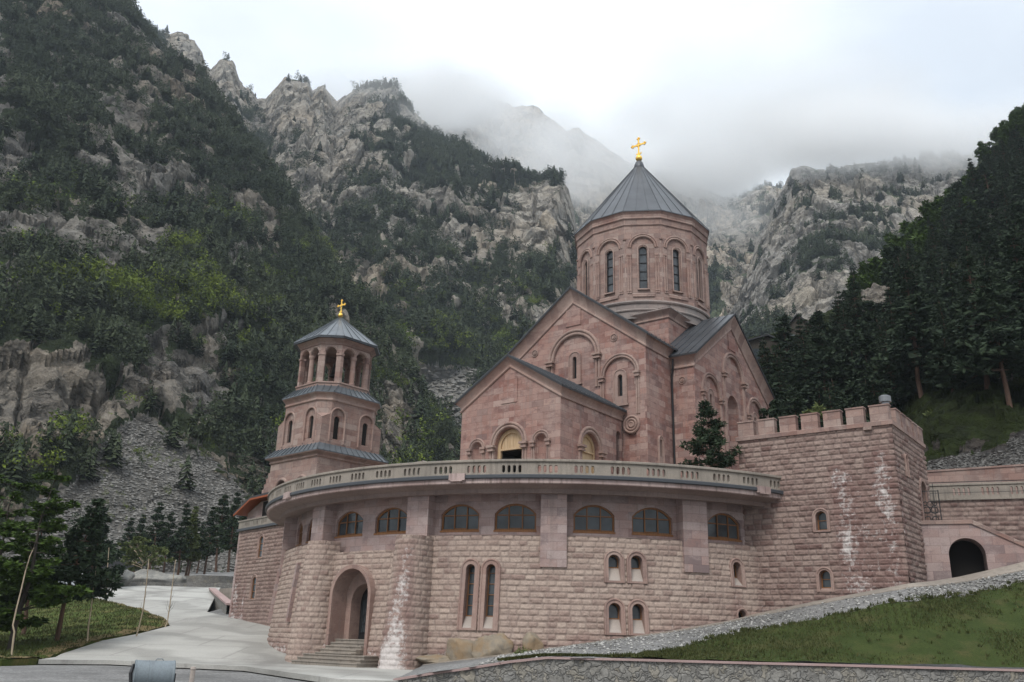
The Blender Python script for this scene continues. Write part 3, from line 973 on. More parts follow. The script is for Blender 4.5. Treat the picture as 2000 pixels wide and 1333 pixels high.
sl = arch(6.66, 8.6, 12.55, 0.29, 10)
cdt_wall(m, PS, [(0, ZF), (7.13, ZF), (7.13, 14.15), (0, 14.15)], [ds, sl])
reveal(m, PS, ds, 0, -0.5)
reveal(m, PS, sl, 0, -0.5)
cdt_wall(m, PN, [(0, ZF), (7.13, ZF), (7.13, 14.15), (0, 14.15)])
m.build('wall', PINK, church)
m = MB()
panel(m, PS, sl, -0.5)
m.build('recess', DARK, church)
m = MB()
blind_arch(PF, 0.0, 11.12, 1.42, 1.05, 8.0, 8.0, mould=m)
blind_arch(PF, -2.45, 11.10, 0.68, 0.42, 8.0, 8.0, mould=m)
blind_arch(PF, 2.40, 11.10, 0.68, 0.42, 8.0, 8.0, mould=m)
m.build('arch_moulding', TRIM, church)
m = MB()
blind_arch(PS, 3.3, 11.05, 1.40, 1.0, 8.0, 8.0, mould=m)
m.build('arch_moulding', TRIM, church)
m = MB()
m.box(PF, -0.63, 0.60, 13.72, 15.25, -0.05, 0.05)
m.build('plaque', PINK, church)
for fr, uc, half, zs, shut, lab in ((PF, 0.0, 0.80, 11.10, False, 'west porch door with a boarded arch over a dark opening'), (PS, 3.3, 0.78, 11.05, True, 'side porch door boarded up with raw planks')):
    f = MB()
    po, pi_ = arch(uc, ZF, zs, 1.03 if not shut else 0.97, 18), arch(uc, ZF, zs, half, 18)
    band(f, fr, pi_, po, -0.42, -0.30, -0.46)
    f.box(fr, uc - half, uc + half, 10.86, 10.96, -0.46, -0.28)
    d = f.build('door', WOOD, church)
    d['label'] = lab
    b = MB()
    n = 7
    for k in range(n):
        u0, u1 = uc - half + 2 * half * k / n, uc - half + 2 * half * (k + 1) / n - 0.012
        zt = lambda u: zs + math.sqrt(max(half * half - (u - uc) ** 2, 0.0))
        b.prism(fr, [(u0, 10.96), (u1, 10.96), (u1, zt(u1)), ((u0 + u1) / 2, zt((u0 + u1) / 2)), (u0, zt(u0))], -0.44, -0.40 + 0.006 * (k % 2))
        if shut:
            b.prism(fr, [(u0, ZF), (u1, ZF), (u1, 10.86), (u0, 10.86)], -0.44, -0.40 + 0.006 * ((k + 1) % 2))
    b.build('board', WOOD, d)
    if not shut:
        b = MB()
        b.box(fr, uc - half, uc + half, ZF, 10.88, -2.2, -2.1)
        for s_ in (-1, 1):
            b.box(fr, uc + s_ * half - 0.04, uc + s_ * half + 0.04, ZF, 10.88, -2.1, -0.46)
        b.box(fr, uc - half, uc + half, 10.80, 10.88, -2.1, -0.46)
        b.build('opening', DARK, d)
cp3 = cornice_prof(0.60, 0.30)
sp3 = side_prof(cp3, SLP)
m = MB()
m.sweep(PF, [(-3.78, 13.68), (0, 16.06), (3.78, 13.68)], cp3, mitre=(1, 1))
m.sweep(PS, [(0, 13.68), (7.13, 13.68)], sp3, mitre=(1, 0))
m.sweep(PN, [(0, 13.68), (7.13, 13.68)], sp3, mitre=(0, 1))
m.build('cornice', TRIM, church)
m = MB()
for sg in (1, -1):
    roof_slope(m, [*ch(0.02 + sg * 4.14, -17.58)[:2], 14.22], [*ch(0.02 + sg * 4.14, -10.10)[:2], 14.22], [*ch(0.02, -10.10)[:2], 16.75], [*ch(0.02, -17.58)[:2], 16.75], seam=0.5, edge=True)
m.build('roof', ROOF, church)
ROOF_EDGES.build('roof_edge', EDGE, church)

# --- square base, ring and twelve-sided drum
m = MB()
for k in range(4):
    t = YAW + k * PI / 2
    U = np.array([math.cos(t), math.sin(t), 0])
    fr = Plane(AX + np.array([U[1], -U[0], 0]) * 4.55, U, [U[1], -U[0], 0])
    cdt_wall(m, fr, [(-4.55, 17), (4.55, 17), (4.55, 23.0), (-4.55, 23.0)])
m.build('drum_base', PINK, church)
m = MB()
for k in range(4):
    t = YAW + k * PI / 2
    U = np.array([math.cos(t), math.sin(t), 0])
    fr = Plane(AX + np.array([U[1], -U[0], 0]) * 4.55, U, [U[1], -U[0], 0])
    m.sweep(fr, [(-4.55, 22.38), (4.55, 22.38)], cornice_prof(0.58, 0.34), mitre=(1, 1))
m.build('cornice', TRIM, church)
m = MB()
sq = [ch(s1 * 4.95, s2 * 4.95) + [0, 0, 22.98] for s1, s2 in ((1, -1), (1, 1), (-1, 1), (-1, -1))]
top = [ch(s1 * 3.2, s2 * 3.2) + [0, 0, 23.75] for s1, s2 in ((1, -1), (1, 1), (-1, 1), (-1, -1))]
for k in range(4):
    roof_slope(m, sq[k], sq[(k + 1) % 4], top[(k + 1) % 4], top[k], seam=0.6)
m.build('roof', GREYST, church)
m = MB()
m.lathe(AX, [(5.22, 22.7), (5.22, 23.28), (5.30, 23.30), (5.33, 23.38), (5.28, 23.46), (5.20, 23.48), (5.20, 23.88), (5.30, 23.90), (5.36, 24.0), (5.30, 24.12), (5.2, 24.16), (4.9, 24.4)], 72)
m.build('ring_course', GREYST, church)
DR = 5.14
NA = 12
a_half = DR * math.tan(PI / 12)
walls, mould, corn = MB(), MB(), MB()
for k in range(NA):
    t = YAW + k * PI / 6
    U = np.array([math.cos(t), math.sin(t), 0])
    N = np.array([U[1], -U[0], 0])
    fr = Plane(AX + N * DR, U, N)
    hp = arch(0, 24.75, 28.45, 0.86, 16)
    cdt_wall(walls, fr, [(-a_half, 24.1), (a_half, 24.1), (a_half, 31.2), (-a_half, 31.2)], [hp])
    reveal(walls, fr, hp, 0, -0.10)
    win = arch(0, 25.15, 28.28, 0.30, 12)
    cdt_wall(walls, Plane(fr.O - N * 0.10, U, N), hp, [win])
    t_ = 0.075
    p = arch(0, 28.45, 28.45, 0.95, 18)[1:-1]
    for q, rr in ((0.0, t_), (0.16, t_ * 0.8)):
        mould.sweep(fr, p, [(n + q, w) for n, w in roll(rr, 0, 1.1)])
    for sg in (-1, 1):
        for uu in (0.96, 1.13):
            mould.sweep(fr, [(sg * uu, 24.95), (sg * uu, 27.6)], roll(0.062, 0, 1.2))
            capital(mould, fr, sg * uu, 27.55, 0.055, 0.34)
            capital(mould, fr, sg * uu, 24.72, 0.055, 0.26)
    mould.sweep(fr, arch(0, 25.05, 28.28, 0.40, 14), roll(0.05, 0, 1.0))
    mould.box(fr, -0.46, 0.46, 24.98, 25.07, -0.1, 0.08)
    mould.box(fr, -0.80, 0.80, 24.42, 24.56, -0.02, 0.10)
    mould.sweep(fr, [(-0.82, 24.62), (0.82, 24.62)], roll(0.05, 0, 1.0))
    mould.box(fr, -a_half - 0.02, -a_half + 0.10, 29.1, 29.22, -0.02, 0.10)
    mould.box(fr, a_half - 0.10, a_half + 0.02, 29.1, 29.22, -0.02, 0.10)
    c2 = 0.268
    def mit(prof_):
        rows = []
        for n, w in prof_:
            rows.append((np.array([-a_half - w * c2, n]), np.array([a_half + w * c2, n]), w))
        for i in range(len(rows) - 1):
            A = [fr(rows[i][0][0], rows[i][0][1], rows[i][2]), fr(rows[i][1][0], rows[i][1][1], rows[i][2])]
            B = [fr(rows[i + 1][0][0], rows[i + 1][0][1], rows[i + 1][2]), fr(rows[i + 1][1][0], rows[i + 1][1][1], rows[i + 1][2])]
            corn.strip(A, B, False, np.array([rows[i][0], rows[i][1]]), np.array([rows[i + 1][0], rows[i + 1][1]]))
    mit([(30.28, 0), (30.30, 0.07), (30.36, 0.10), (30.42, 0.07), (30.44, 0.03), (30.70, 0.05), (30.80, 0.08), (30.82, 0.14), (30.88, 0.17), (30.94, 0.14), (30.97, 0.11), (31.2, 0.14), (31.4, 0.24), (31.48, 0.27)])
    win_ = MB()
    reveal(win_, fr, win, -0.10, -0.30)
    o = win_.build('window', TRIM, church)
    g = MB()
    panel(g, fr, win, -0.28)
    g.build('pane', GLASSB, o)
    f = MB()
    band(f, fr, inset(win, 0.05), win, -0.28, -0.22, -0.28)
    for q in range(1, 5):
        z = 25.15 + (28.5 - 25.15) * q / 4.75
        f.box(fr, -0.29, 0.29, z - 0.022, z + 0.022, -0.27, -0.215)
    f.build('glazing_bars', IRON, o)
walls.build('drum', PINKB, church)
mould.build('arch_moulding', TRIM, church)
corn.build('cornice', PINKB, church)
m = MB()
RE = 5.50 / math.cos(PI / 12) * math.cos(PI / 12)
ring = [AX + np.array([RE * math.sin(YAW * -1 + PI + PI / 12 + k * PI / 6) * -1, 0, 0]) for k in range(12)]
ring = []
for k in range(12):
    t = YAW + (k + 0.5) * PI / 6
    N = np.array([math.sin(t), -math.cos(t), 0])
    ring.append(AX + N * 5.62 + [0, 0, 31.46])
apx = AX + [0, 0, 38.75]
for k in range(12):
    A, B = ring[k], ring[(k + 1) % 12]
    m.add([A, B, apx], [(0, 1, 2)])
    m.add([A, B, B - [0, 0, 0.07], A - [0, 0, 0.07]], [(0, 3, 2, 1)])
    for q in range(3):
        P = A + (B - A) * q / 3
        al = (B - A) / np.linalg.norm(B - A) * 0.022
        up = np.array([0, 0, 0.07 if q == 0 else 0.05])
        E = apx + (P - apx) * (0.03 if q == 0 else 0.16)
        m.add([P - al, P + al, E + al * 0.5, E - al * 0.5, P - al + up, P + al + up, E + al * 0.5 + up, E - al * 0.5 + up], [(4, 5, 6, 7), (0, 4, 7, 3), (1, 2, 6, 5), (0, 1, 5, 4)])
m.lathe(AX, [(0.45, 38.2), (0.42, 38.45), (0.30, 38.75), (0.12, 38.95), (0.0, 38.98)], 20)
m.build('dome_roof', ROOF, church)

def gold_cross(root, c, s, z0, rball):
    """ball finial and a cross with trefoil ends, facing along the church front"""
    m = MB()
    m.lathe(c + [0, 0, z0], [(0.0, -0.05)] + [(rball * math.sin(t), rball - rball * math.cos(t)) for t in np.linspace(0.15, PI - 0.15, 12)] + [(0.0, 2 * rball)], 18)
    fr = Plane(c, FD, NF)
    zb = z0 + 2 * rball
    th = 0.05 * s
    m.prism(fr, [(-0.13 * s, zb - 0.05), (0.13 * s, zb - 0.05), (0.055 * s, zb + 0.45 * s), (0.06 * s, zb + 1.72 * s), (-0.06 * s, zb + 1.72 * s), (-0.055 * s, zb + 0.45 * s)], -th, th)
    zc = zb + 1.08 * s
    m.prism(fr, [(-0.62 * s, zc - 0.075 * s), (0.62 * s, zc - 0.075 * s), (0.62 * s, zc + 0.075 * s), (-0.62 * s, zc + 0.075 * s)], -th * 0.9, th * 0.9)
    for (u, v, ax_) in ((-0.62 * s, zc, 0), (0.62 * s, zc, 0), (0, zb + 1.72 * s, 1)):
        for du, dv in (((0, 0.11), (0, -0.11), (0.11 * (1 if u > 0 else -1), 0)) if ax_ == 0 else ((0.11, 0), (-0.11, 0), (0, 0.11))):
            C_ = fr(u + du * s, v + dv * s, 0)
            r = 0.085 * s
            m.lathe(C_, [(0.0, -r)] + [(r * math.sin(t), -r * math.cos(t)) for t in np.linspace(0.3, PI - 0.3, 6)] + [(0.0, r)], 8)
    m.sweep(fr, circ(0, zc, 0.2 * s, 16), [(-0.03, 0), (0, 0.06 * s), (0.03, 0)], closed=True)
    for sg in (-1, 1):
        m.prism(fr, [(0, zb + 0.02), (sg * 0.26 * s, zb + 0.12 * s), (sg * 0.3 * s, zb + 0.28 * s), (sg * 0.2 * s, zb + 0.2 * s), (0, zb + 0.16 * s)][::sg], -th * 0.7, th * 0.7)
    return m.build('cross', GOLD, root)
gold_cross(church, AX, 0.93, 38.88, 0.29)
# ------------------------------------------------------------------ bell tower at the left end of the terrace
BY = RAD(-42.5)
BU = np.array([math.cos(BY), math.sin(BY), 0])
BV = np.array([-math.sin(BY), math.cos(BY), 0])
BC = np.array([-12.98, 62.27, 0])
bell = BELL = thing('bell_tower', 'three-tier pink stone bell tower with an open arcade and a golden cross', 'bell tower', BC)
def bfr(k, a):
    """face k of a square of half size a; k=0 looks front-left, k=1 front-right"""
    t = BY + k * PI / 2
    U = np.array([math.cos(t), math.sin(t), 0])
    N = np.array([U[1], -U[0], 0])
    return Plane(BC + N * a, U, N)
def oct_ring(a, c, z):
    """corners of a square of half size a with corners cut by c"""
    out = []
    for k in range(4):
        fr = bfr(k, a)
        out += [fr(-(a - c), z, 0), fr(a - c, z, 0)]
    return [np.array(p) for p in out]
lo = MB()
A1 = 2.75
for k in range(4):
    fr = bfr(k, A1)
    hs = [arch(u, 7.0, 9.35, 0.62, 14) for u in (-1.15, 1.15)]
    cdt_wall(lo, fr, [(-A1, 5.0), (A1, 5.0), (A1, 11.6), (-A1, 11.6)], hs)
    for h in hs:
        reveal(lo, fr, h, 0, -0.45)
lo.build('wall', PINKB, bell)
m = MB()
for k in range(4):
    fr = bfr(k, A1)
    for u in (-1.15, 1.15):
        p = arch(u, 7.0, 9.35, 0.74, 14)
        m.sweep(fr, p, roll(0.12, 0, 0.9))
    m.sweep(fr, [(-A1, 11.35), (A1, 11.35)], cornice_prof(0.36, 0.32), mitre=(1, 1))
m.build('cornice', TRIM, bell)
for k in (0, 1, 2, 3):
    fr = bfr(k, A1)
    for u in (-1.15, 1.15):
        w_ = MB()
        p = arch(u, 7.0, 9.35, 0.6, 14)
        band(w_, fr, inset(p, 0.08), p, -0.44, -0.36, -0.44)
        w_.box(fr, u - 0.03, u + 0.03, 7.0, 9.9, -0.43, -0.37)
        o = w_.build('window', FRAME, bell)
        g = MB()
        panel(g, fr, p, -0.43)
        g.build('pane', GLASS, o)
def skirt(name, a0, c0, z0, a1, c1, z1, mat, seam=0.5):
    m = MB()
    r0, r1 = oct_ring(a0, c0, z0), oct_ring(a1, c1, z1)
    for i in range(8):
        j = (i + 1) % 8
        if np.linalg.norm(r0[j] - r0[i]) < 0.02 and np.linalg.norm(r1[j] - r1[i]) < 0.02:
            continue
        roof_slope(m, r0[i], r0[j], r1[j], r1[i], 0.06, seam)
    return m.build(name, mat, bell)
skirt('skirt_roof', 3.10, 0.004, 11.72, 2.60, 0.004, 12.28, ROOF_L)
A2, C2 = 2.60, 0.72
mid, mm = MB(), MB()
for k in range(4):
    fr = bfr(k, A2)
    hs = [arch(u, 12.6, 14.28, 0.55, 14) for u in (-1.25, 1.25)]
    cdt_wall(mid, fr, [(-A2, 12.0), (A2, 12.0), (A2, 14.05), (A2 - C2, 14.45), (A2 - C2, 15.7), (-(A2 - C2), 15.7), (-(A2 - C2), 14.45), (-A2, 14.05)], hs)
    fb = Plane(fr.O - fr.N * 0.1, fr.U, fr.N)
    for u, h in zip((-1.25, 1.25), hs):
        reveal(mid, fr, h, 0, -0.10)
        sl_ = arch(u, 12.72, 14.1, 0.24, 10)
        cdt_wall(mid, fb, h, [sl_])
        reveal(mid, fb, sl_, 0, -0.14)
        mm.sweep(fr, arch(u, 12.45, 14.28, 0.62, 14), roll(0.07, 0, 0.9))
        mm.box(fb, u - 0.32, u + 0.32, 12.58, 12.68, -0.02, 0.1)
    # cut corner above, pyramid stop below
    fn = bfr((k + 1) % 4, A2)
    p0, p1 = fr(A2 - C2, 14.45, 0), fn(-(A2 - C2), 14.45, 0)
    q0, q1 = fr(A2 - C2, 15.7, 0), fn(-(A2 - C2), 15.7, 0)
    tip = fr(A2, 14.05, 0)
    mid.add([p0, p1, q1, q0], [(0, 1, 2, 3)])
    mid.add([p0, tip, p1], [(0, 1, 2)])
    mm.add([p0 + fr.N * 0.02, tip + (fr.N + fn.N) * 0.02, p1 + fn.N * 0.02], [(0, 1, 2)])
mid.build('wall', PINKB, bell)
mm.build('arch_moulding', TRIM, bell)
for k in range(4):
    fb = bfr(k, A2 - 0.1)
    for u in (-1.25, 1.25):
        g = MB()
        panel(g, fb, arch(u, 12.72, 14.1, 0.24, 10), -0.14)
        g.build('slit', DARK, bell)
def oct_corn(name, a, c, prof, mat):
    m = MB()
    rows = [oct_ring(a + w, c + w * 0.586, z) for z, w in prof]
    for i in range(len(rows) - 1):
        m.strip(rows[i], rows[i + 1], True)
    return m.build(name, mat, bell)
oct_corn('cornice', A2, C2, [(15.30, 0), (15.34, 0.08), (15.40, 0.10), (15.46, 0.06), (15.52, 0.05), (15.62, 0.08), (15.72, 0.15), (15.80, 0.26), (15.88, 0.30)], TRIM)
skirt('skirt_roof', 2.92, 0.90, 15.92, 2.28, 1.05, 16.62, ROOF_L)
A3, C3 = 2.30, 1.05
oct_corn('plinth', A3, C3, [(16.4, 0.05), (16.72, 0.05), (16.76, 0.12), (16.86, 0.12), (16.88, 0.0), (16.88, -1.6)], TRIM)
# open arcade: flat piers at the cut corners, a round column between the two arches of each long side
arc = MB()
TH = 0.42
def arcade_face(fr, half, centers, r, zs, ztop):
    outl = [(-half, 16.88), (half, 16.88), (half, ztop), (-half, ztop)]
    hs = []
    for u in centers:
        a_ = arch(u, 16.88, zs, r, 14)
        hs.append(a_)
    # spandrel wall from impost level up and piers: an outline walked around the openings
    out = [(-half, 16.88)]
    for u in centers:
        out += [tuple(p) for p in arch(u, 16.88, zs, r, 14)]
    out += [(half, 16.88), (half, ztop), (-half, ztop)]
    out = [out[0]] + [p for i, p in enumerate(out[1:], 1) if np.hypot(p[0] - out[i - 1][0], p[1] - out[i - 1][1]) > 1e-4]
    cdt_wall(arc, fr, out)
    cdt_wall(arc, Plane(fr.O - fr.N * TH, fr.U, fr.N), out)
    for h in hs:
        reveal(arc, fr, h, 0, -TH)
        arc.sweep(fr, arch(0, 0, 0, 1, 4)[:0] if False else np.array([(p[0], p[1]) for p in h if p[1] >= zs - 1e-6]), [(n + 0.1, w) for n, w in roll(0.055, 0, 1.0)])
ZS, ZT = 18.98, 20.02
for k in range(4):
    fr = bfr(k, A3)
    half = A3 - C3
    # long side: two arches that meet over a column
    r = 0.47
    cs = (-0.56, 0.56)
    out = [(-half, 16.88), (-0.56 - r, 16.88)]
    a1, a2 = arch(-0.56, ZS, ZS, r, 14)[1:-1], arch(0.56, ZS, ZS, r, 14)[1:-1]
    out += [tuple(p) for p in a1] + [tuple(p) for p in a2] + [(0.56 + r, 16.88), (half, 16.88), (half, ZT), (-half, ZT)]
    cdt_wall(arc, fr, out)
    cdt_wall(arc, Plane(fr.O - fr.N * TH, fr.U, fr.N), out)
    full = np.array([(-0.56 - r, 16.88)] + [tuple(p) for p in a1])
    reveal(arc, fr, full, 0, -TH)
    full = np.array([tuple(p) for p in a2] + [(0.56 + r, 16.88)])
    reveal(arc, fr, full, 0, -TH)
    arc.box(fr, -0.09, 0.09, ZS - 0.02, ZS + 0.0, -TH, 0)
    for aa in (a1, a2):
        arc.sweep(fr, aa, [(n + 0.09, w) for n, w in roll(0.055, 0, 1.0)])
    for s_ in (-1, 1):
        arc.box(fr, s_ * (half + 0.56 + r) / 2 - (half - 0.56 - r) / 2 - 0.03, s_ * (half + 0.56 + r) / 2 + (half - 0.56 - r) / 2 + 0.02, ZS - 0.14, ZS, -TH - 0.02, 0.05)
    # cut corner: one arch
    f2 = bfr((k + 1) % 4, A3)
    P0, P1 = fr(half, 0, 0), f2(-half, 0, 0)
    U = (P1 - P0) / np.linalg.norm(P1 - P0)
    N = np.array([U[1], -U[0], 0])
    fc = Plane((P0 + P1) / 2, U, N)
    hl = np.linalg.norm(P1 - P0) / 2
    rc = 0.40
    a1 = arch(0, 16.88, ZS + 0.06, rc, 14)
    out = [(-hl, 16.88)] + [tuple(p) for p in a1] + [(hl, 16.88), (hl, ZT), (-hl, ZT)]
    cdt_wall(arc, fc, out)
    cdt_wall(arc, Plane(fc.O - fc.N * TH, fc.U, fc.N), out)
    reveal(arc, fc, a1, 0, -TH)
    arc.sweep(fc, arch(0, ZS + 0.06, ZS + 0.06, rc, 14)[1:-1], [(n + 0.09, w) for n, w in roll(0.055, 0, 1.0)])
    for s_ in (-1, 1):
        arc.box(fc, s_ * (hl + rc) / 2 - (hl - rc) / 2 - 0.02, s_ * (hl + rc) / 2 + (hl - rc) / 2 + 0.02, ZS - 0.14, ZS, -TH - 0.02, 0.05)
arc.build('arcade', PINKB, bell)
for k in range(4):
    m = MB()
    c = bfr(k, A3)(0, 0, -TH / 2)
    m.lathe(c, [(0.24, 16.88), (0.24, 17.0), (0.19, 17.05), (0.185, 18.7), (0.21, 18.74), (0.25, 18.86), (0.25, 18.98), (0.0, 18.98)], 18)
    m.build('column', TRIM, bell, False)
oct_corn('cornice', A3, C3, [(19.62, 0.0), (19.66, 0.07), (19.72, 0.04), (19.78, 0.06), (19.95, 0.22), (20.06, 0.34), (20.10, 0.36)], TRIM)
m = MB()
r0, ap = oct_ring(2.80, 1.28, 20.16), BC + [0, 0, 22.62]
for i in range(8):
    j = (i + 1) % 8
    A, B = r0[i], r0[j]
    m.add([A, B, ap], [(0, 1, 2)])
    m.add([A, B, B - [0, 0, 0.16], A - [0, 0, 0.16]], [(0, 3, 2, 1)])
    n = 4 if np.linalg.norm(B - A) > 2.2 else 3
    for q in range(n):
        P = A + (B - A) * q / n
        al = (B - A) / np.linalg.norm(B - A) * 0.022
        up = np.array([0, 0, 0.055])
        E = ap + (P - ap) * 0.06
        m.add([P - al, P + al, E + al * 0.4, E - al * 0.4, P - al + up, P + al + up, E + al * 0.4 + up, E - al * 0.4 + up], [(4, 5, 6, 7), (0, 4, 7, 3), (1, 2, 6, 5), (0, 1, 5, 4)])
m.build('tower_roof', ROOF_L, bell)
m = MB()
m.strip(oct_ring(2.80, 1.28, 20.02), oct_ring(2.80, 1.28, 20.14), True)
m.strip(oct_ring(2.3, 1.0, 20.02), oct_ring(2.80, 1.28, 20.02), True)
m.build('eaves_edge', EDGE, bell)
m = MB()
m.lathe(BC, [(0.0, 18.95), (0.10, 18.95), (0.14, 18.8), (0.22, 18.6), (0.26, 18.3), (0.34, 18.05), (0.42, 17.95), (0.40, 17.95), (0.0, 18.1)], 18)
m.tube([BC + [0, 0, 18.9], BC + [0, 0, 20.2]], [0.04, 0.04], 6)
m.build('bell', BRONZE, bell, True)
m = MB()
rr = oct_ring(2.2, 1.0, 20.05)
m.add(rr, [tuple(range(8))])
m.build('ceiling', PINKB, bell)
gold_cross(bell, BC, 0.58, 22.60, 0.18)

# the tower stands a little further back than it was measured: same shape, 1.15 times as far and as large
BELL.location = tuple(BC * 1.15)
BELL.scale = (1.15, 1.15, 1.15)
# ------------------------------------------------------------------ hammered stonework with real relief
def rust_disp(u, v, seed, h=0.275, bw=0.52, amp=1.0):
    """relief, per-block value and joint mask of coursed rock-face blocks"""
    v = v + 0.012 * vnoise(np.stack([u * 0.7, v * 0, v * 0 + seed], -1), seed)
    row = np.floor(v / h)
    fv = v / h - row
    wv = bw * (0.88 + 0.3 * hash01(row.astype(np.int64), np.zeros_like(row, np.int64), np.zeros_like(row, np.int64), seed))
    uu = u / wv + hash01(row.astype(np.int64), np.ones_like(row, np.int64), np.zeros_like(row, np.int64), seed + 3) * 7
    k = np.floor(uu)
    z = np.zeros_like(row, np.int64)
    j0 = (hash01(row.astype(np.int64), k.astype(np.int64), z, seed + 5) - 0.5) * 0.42
    j1 = (hash01(row.astype(np.int64), k.astype(np.int64) + 1, z, seed + 5) - 0.5) * 0.42
    f = uu - k
    col = np.where(f < j0, k - 1, np.where(f > 1 + j1, k + 1, k))
    jl = (hash01(row.astype(np.int64), col.astype(np.int64), z, seed + 5) - 0.5) * 0.42 + col
    jr = (hash01(row.astype(np.int64), col.astype(np.int64) + 1, z, seed + 5) - 0.5) * 0.42 + col + 1
    du = np.minimum(uu - jl, jr - uu) * wv
    dv = np.minimum(fv, 1 - fv) * h
    d = np.minimum(du, dv)
    blk = hash01(row.astype(np.int64), col.astype(np.int64), z, seed + 9)
    P = np.stack([u, v, blk * 40], -1)
    prof = sstep(0.006, 0.058, d)
    tilt = (blk - 0.5) * 0.05 * (fv - 0.5) * 2
    rough = 0.055 * fbm(P * 4.6, 4, seed, gain=0.6) + 0.030 * ridged(P * 8.0, 3, seed + 1)
    w = prof * (0.052 + 0.035 * (blk - 0.5) + tilt + rough) * amp
    return w, blk, 1 - sstep(0.012, 0.048, d)
def in_arch(u, v, uc, vb, vs, r):
    return (np.abs(u - uc) < r) & (v > vb) & ((v < vs) | ((u - uc) ** 2 + (v - vs) ** 2 < r * r))
def rust_wall(name, fr, u0, u1, v0, v1, mat, parent, seed, holes=(), step=0.05, top=None, eff=None, amp=1.0, keep=None, bw=0.52, dfun=None):
    nu, nv = int((u1 - u0) / step) + 1, int((v1 - v0) / step) + 1
    uu, vv = np.meshgrid(np.linspace(u0, u1, nu), np.linspace(v0, v1, nv))
    w, blk, jnt = rust_disp(uu, vv, seed, amp=amp, bw=bw)
    if dfun is not None:
        w = w + dfun(uu, vv)
    P = fr(uu, vv, w)
    i = np.arange(nu * nv).reshape(nv, nu)
    F = np.stack([i[:-1, :-1], i[:-1, 1:], i[1:, 1:], i[1:, :-1]], -1).reshape(-1, 4)
    cu, cv = uu.ravel()[F].mean(1), vv.ravel()[F].mean(1)
    ok = np.ones(len(F), bool)
    for h in holes:
        ok &= ~in_arch(cu, cv, *h)
    if top is not None:
        ok &= cv < top(cu)
    if keep is not None:
        ok &= keep(cu, cv)
    e = eff(uu, vv) if eff is not None else np.zeros_like(uu)
    return np_mesh(name, P, F[ok], mat, parent, np.stack([uu, vv], -1).reshape(-1, 2), {'blk': blk, 'eff': e, 'jnt': jnt}, smooth=True)

# ------------------------------------------------------------------ round terrace building
RC = np.array([3.81, 63.26])
R0 = 18.2
CW = Cyl(RC, R0)                                    # smooth upper wall
CR = Cyl(RC, 18.72, 0.09, 4.95)                     # battered rock-face wall
rot = thing('round_terrace_building', 'round pink stone terrace building with arched orange framed windows and a balcony', 'building', (RC[0], RC[1], -1.5))
D_L, D_R = -92.0, 31.5
wins = [(-70.3, -64.6, None), (-61.1, -55.3, None), (-48.2, -40.3, None), (-37.2, -29.9, None), (-23.5, -16.75, None), (-14.15, -7.35, None), (-1.4, 5.2, None), (8.05, 14.85, None), (21.4, 28.1, None)]
pils = [(-72.5 - 3.6, None), (-52.7, -48.5), (-28.5, -24.6), (-6.45, -2.5), (15.6, 19.75)]
pils[0] = (-77.5, -73.2)
def seg_of(a, b):
    return segarch(CW.U(a), CW.U(b), 5.25, 6.08, 6.60)
holes = [seg_of(a, b) for a, b, _ in wins]
U0, U1 = CW.U(D_L), CW.U(D_R)
outl = [(u, 4.0) for u in np.linspace(U0, U1, 100)] + [(u, 7.25) for u in np.linspace(U1, U0, 100)]
st = [(u, v) for u in np.linspace(U0, U1, 100)[1:-1] for v in (4.6, 5.1, 5.7, 6.7, 7.0) if not any(h[0][0] - 0.05 < u < h[-1][0] + 0.05 and 5.2 < v < 6.65 for h in holes)]
m = MB()
cdt_wall(m, CW, outl, holes, steiner=st)
for h in holes:
    reveal(m, CW, h, 0, -0.30)
m.build('wall', SMOOTH, rot)
for a, b, _ in wins:
    h = seg_of(a, b)
    u0, u1 = h[0][0], h[-1][0]
    f = MB()
    pi_ = inset(h, 0.085)
    band(f, CW, pi_, h, -0.17, -0.13, -0.22)
    f.box(CW, u0, u1, 5.25, 5.335, -0.22, -0.13)
    cy = 6.6 - ((u1 - u0) ** 2 / 4 + 0.52 ** 2) / (2 * 0.52)
    Rr = 6.6 - cy
    zt = lambda u: cy + math.sqrt(max(Rr * Rr - (u - (u0 + u1) / 2) ** 2, 0)) - 0.03
    for q in (0.335, 0.665):
        u = u0 + (u1 - u0) * q
        f.box(CW, u - 0.028, u + 0.028, 5.3, zt(u), -0.21, -0.145)
    f.box(CW, u0 + 0.03, u1 - 0.03, 6.0, 6.055, -0.21, -0.14)
    f.box(CW, u0 + (u1 - u0) * 0.36, u0 + (u1 - u0) * 0.64, 5.34, 5.375, -0.21, -0.15)
    f.box(CW, u0 - 0.03, u1 + 0.03, 5.16, 5.25, -0.2, 0.04)
    o = f.build('window', FRAME, rot)
    g = MB()
    panel(g, CW, h, -0.2)
    g.build('pane', GLASS, o)
for a, b in pils:
    m = MB()
    for k in range(4):
        m.box(CW, CW.U(a + (b - a) * k / 4), CW.U(a + (b - a) * (k + 1) / 4), 3.4, 7.1, -0.1, 0.78)
    m.build('pilaster', SMOOTH, rot)
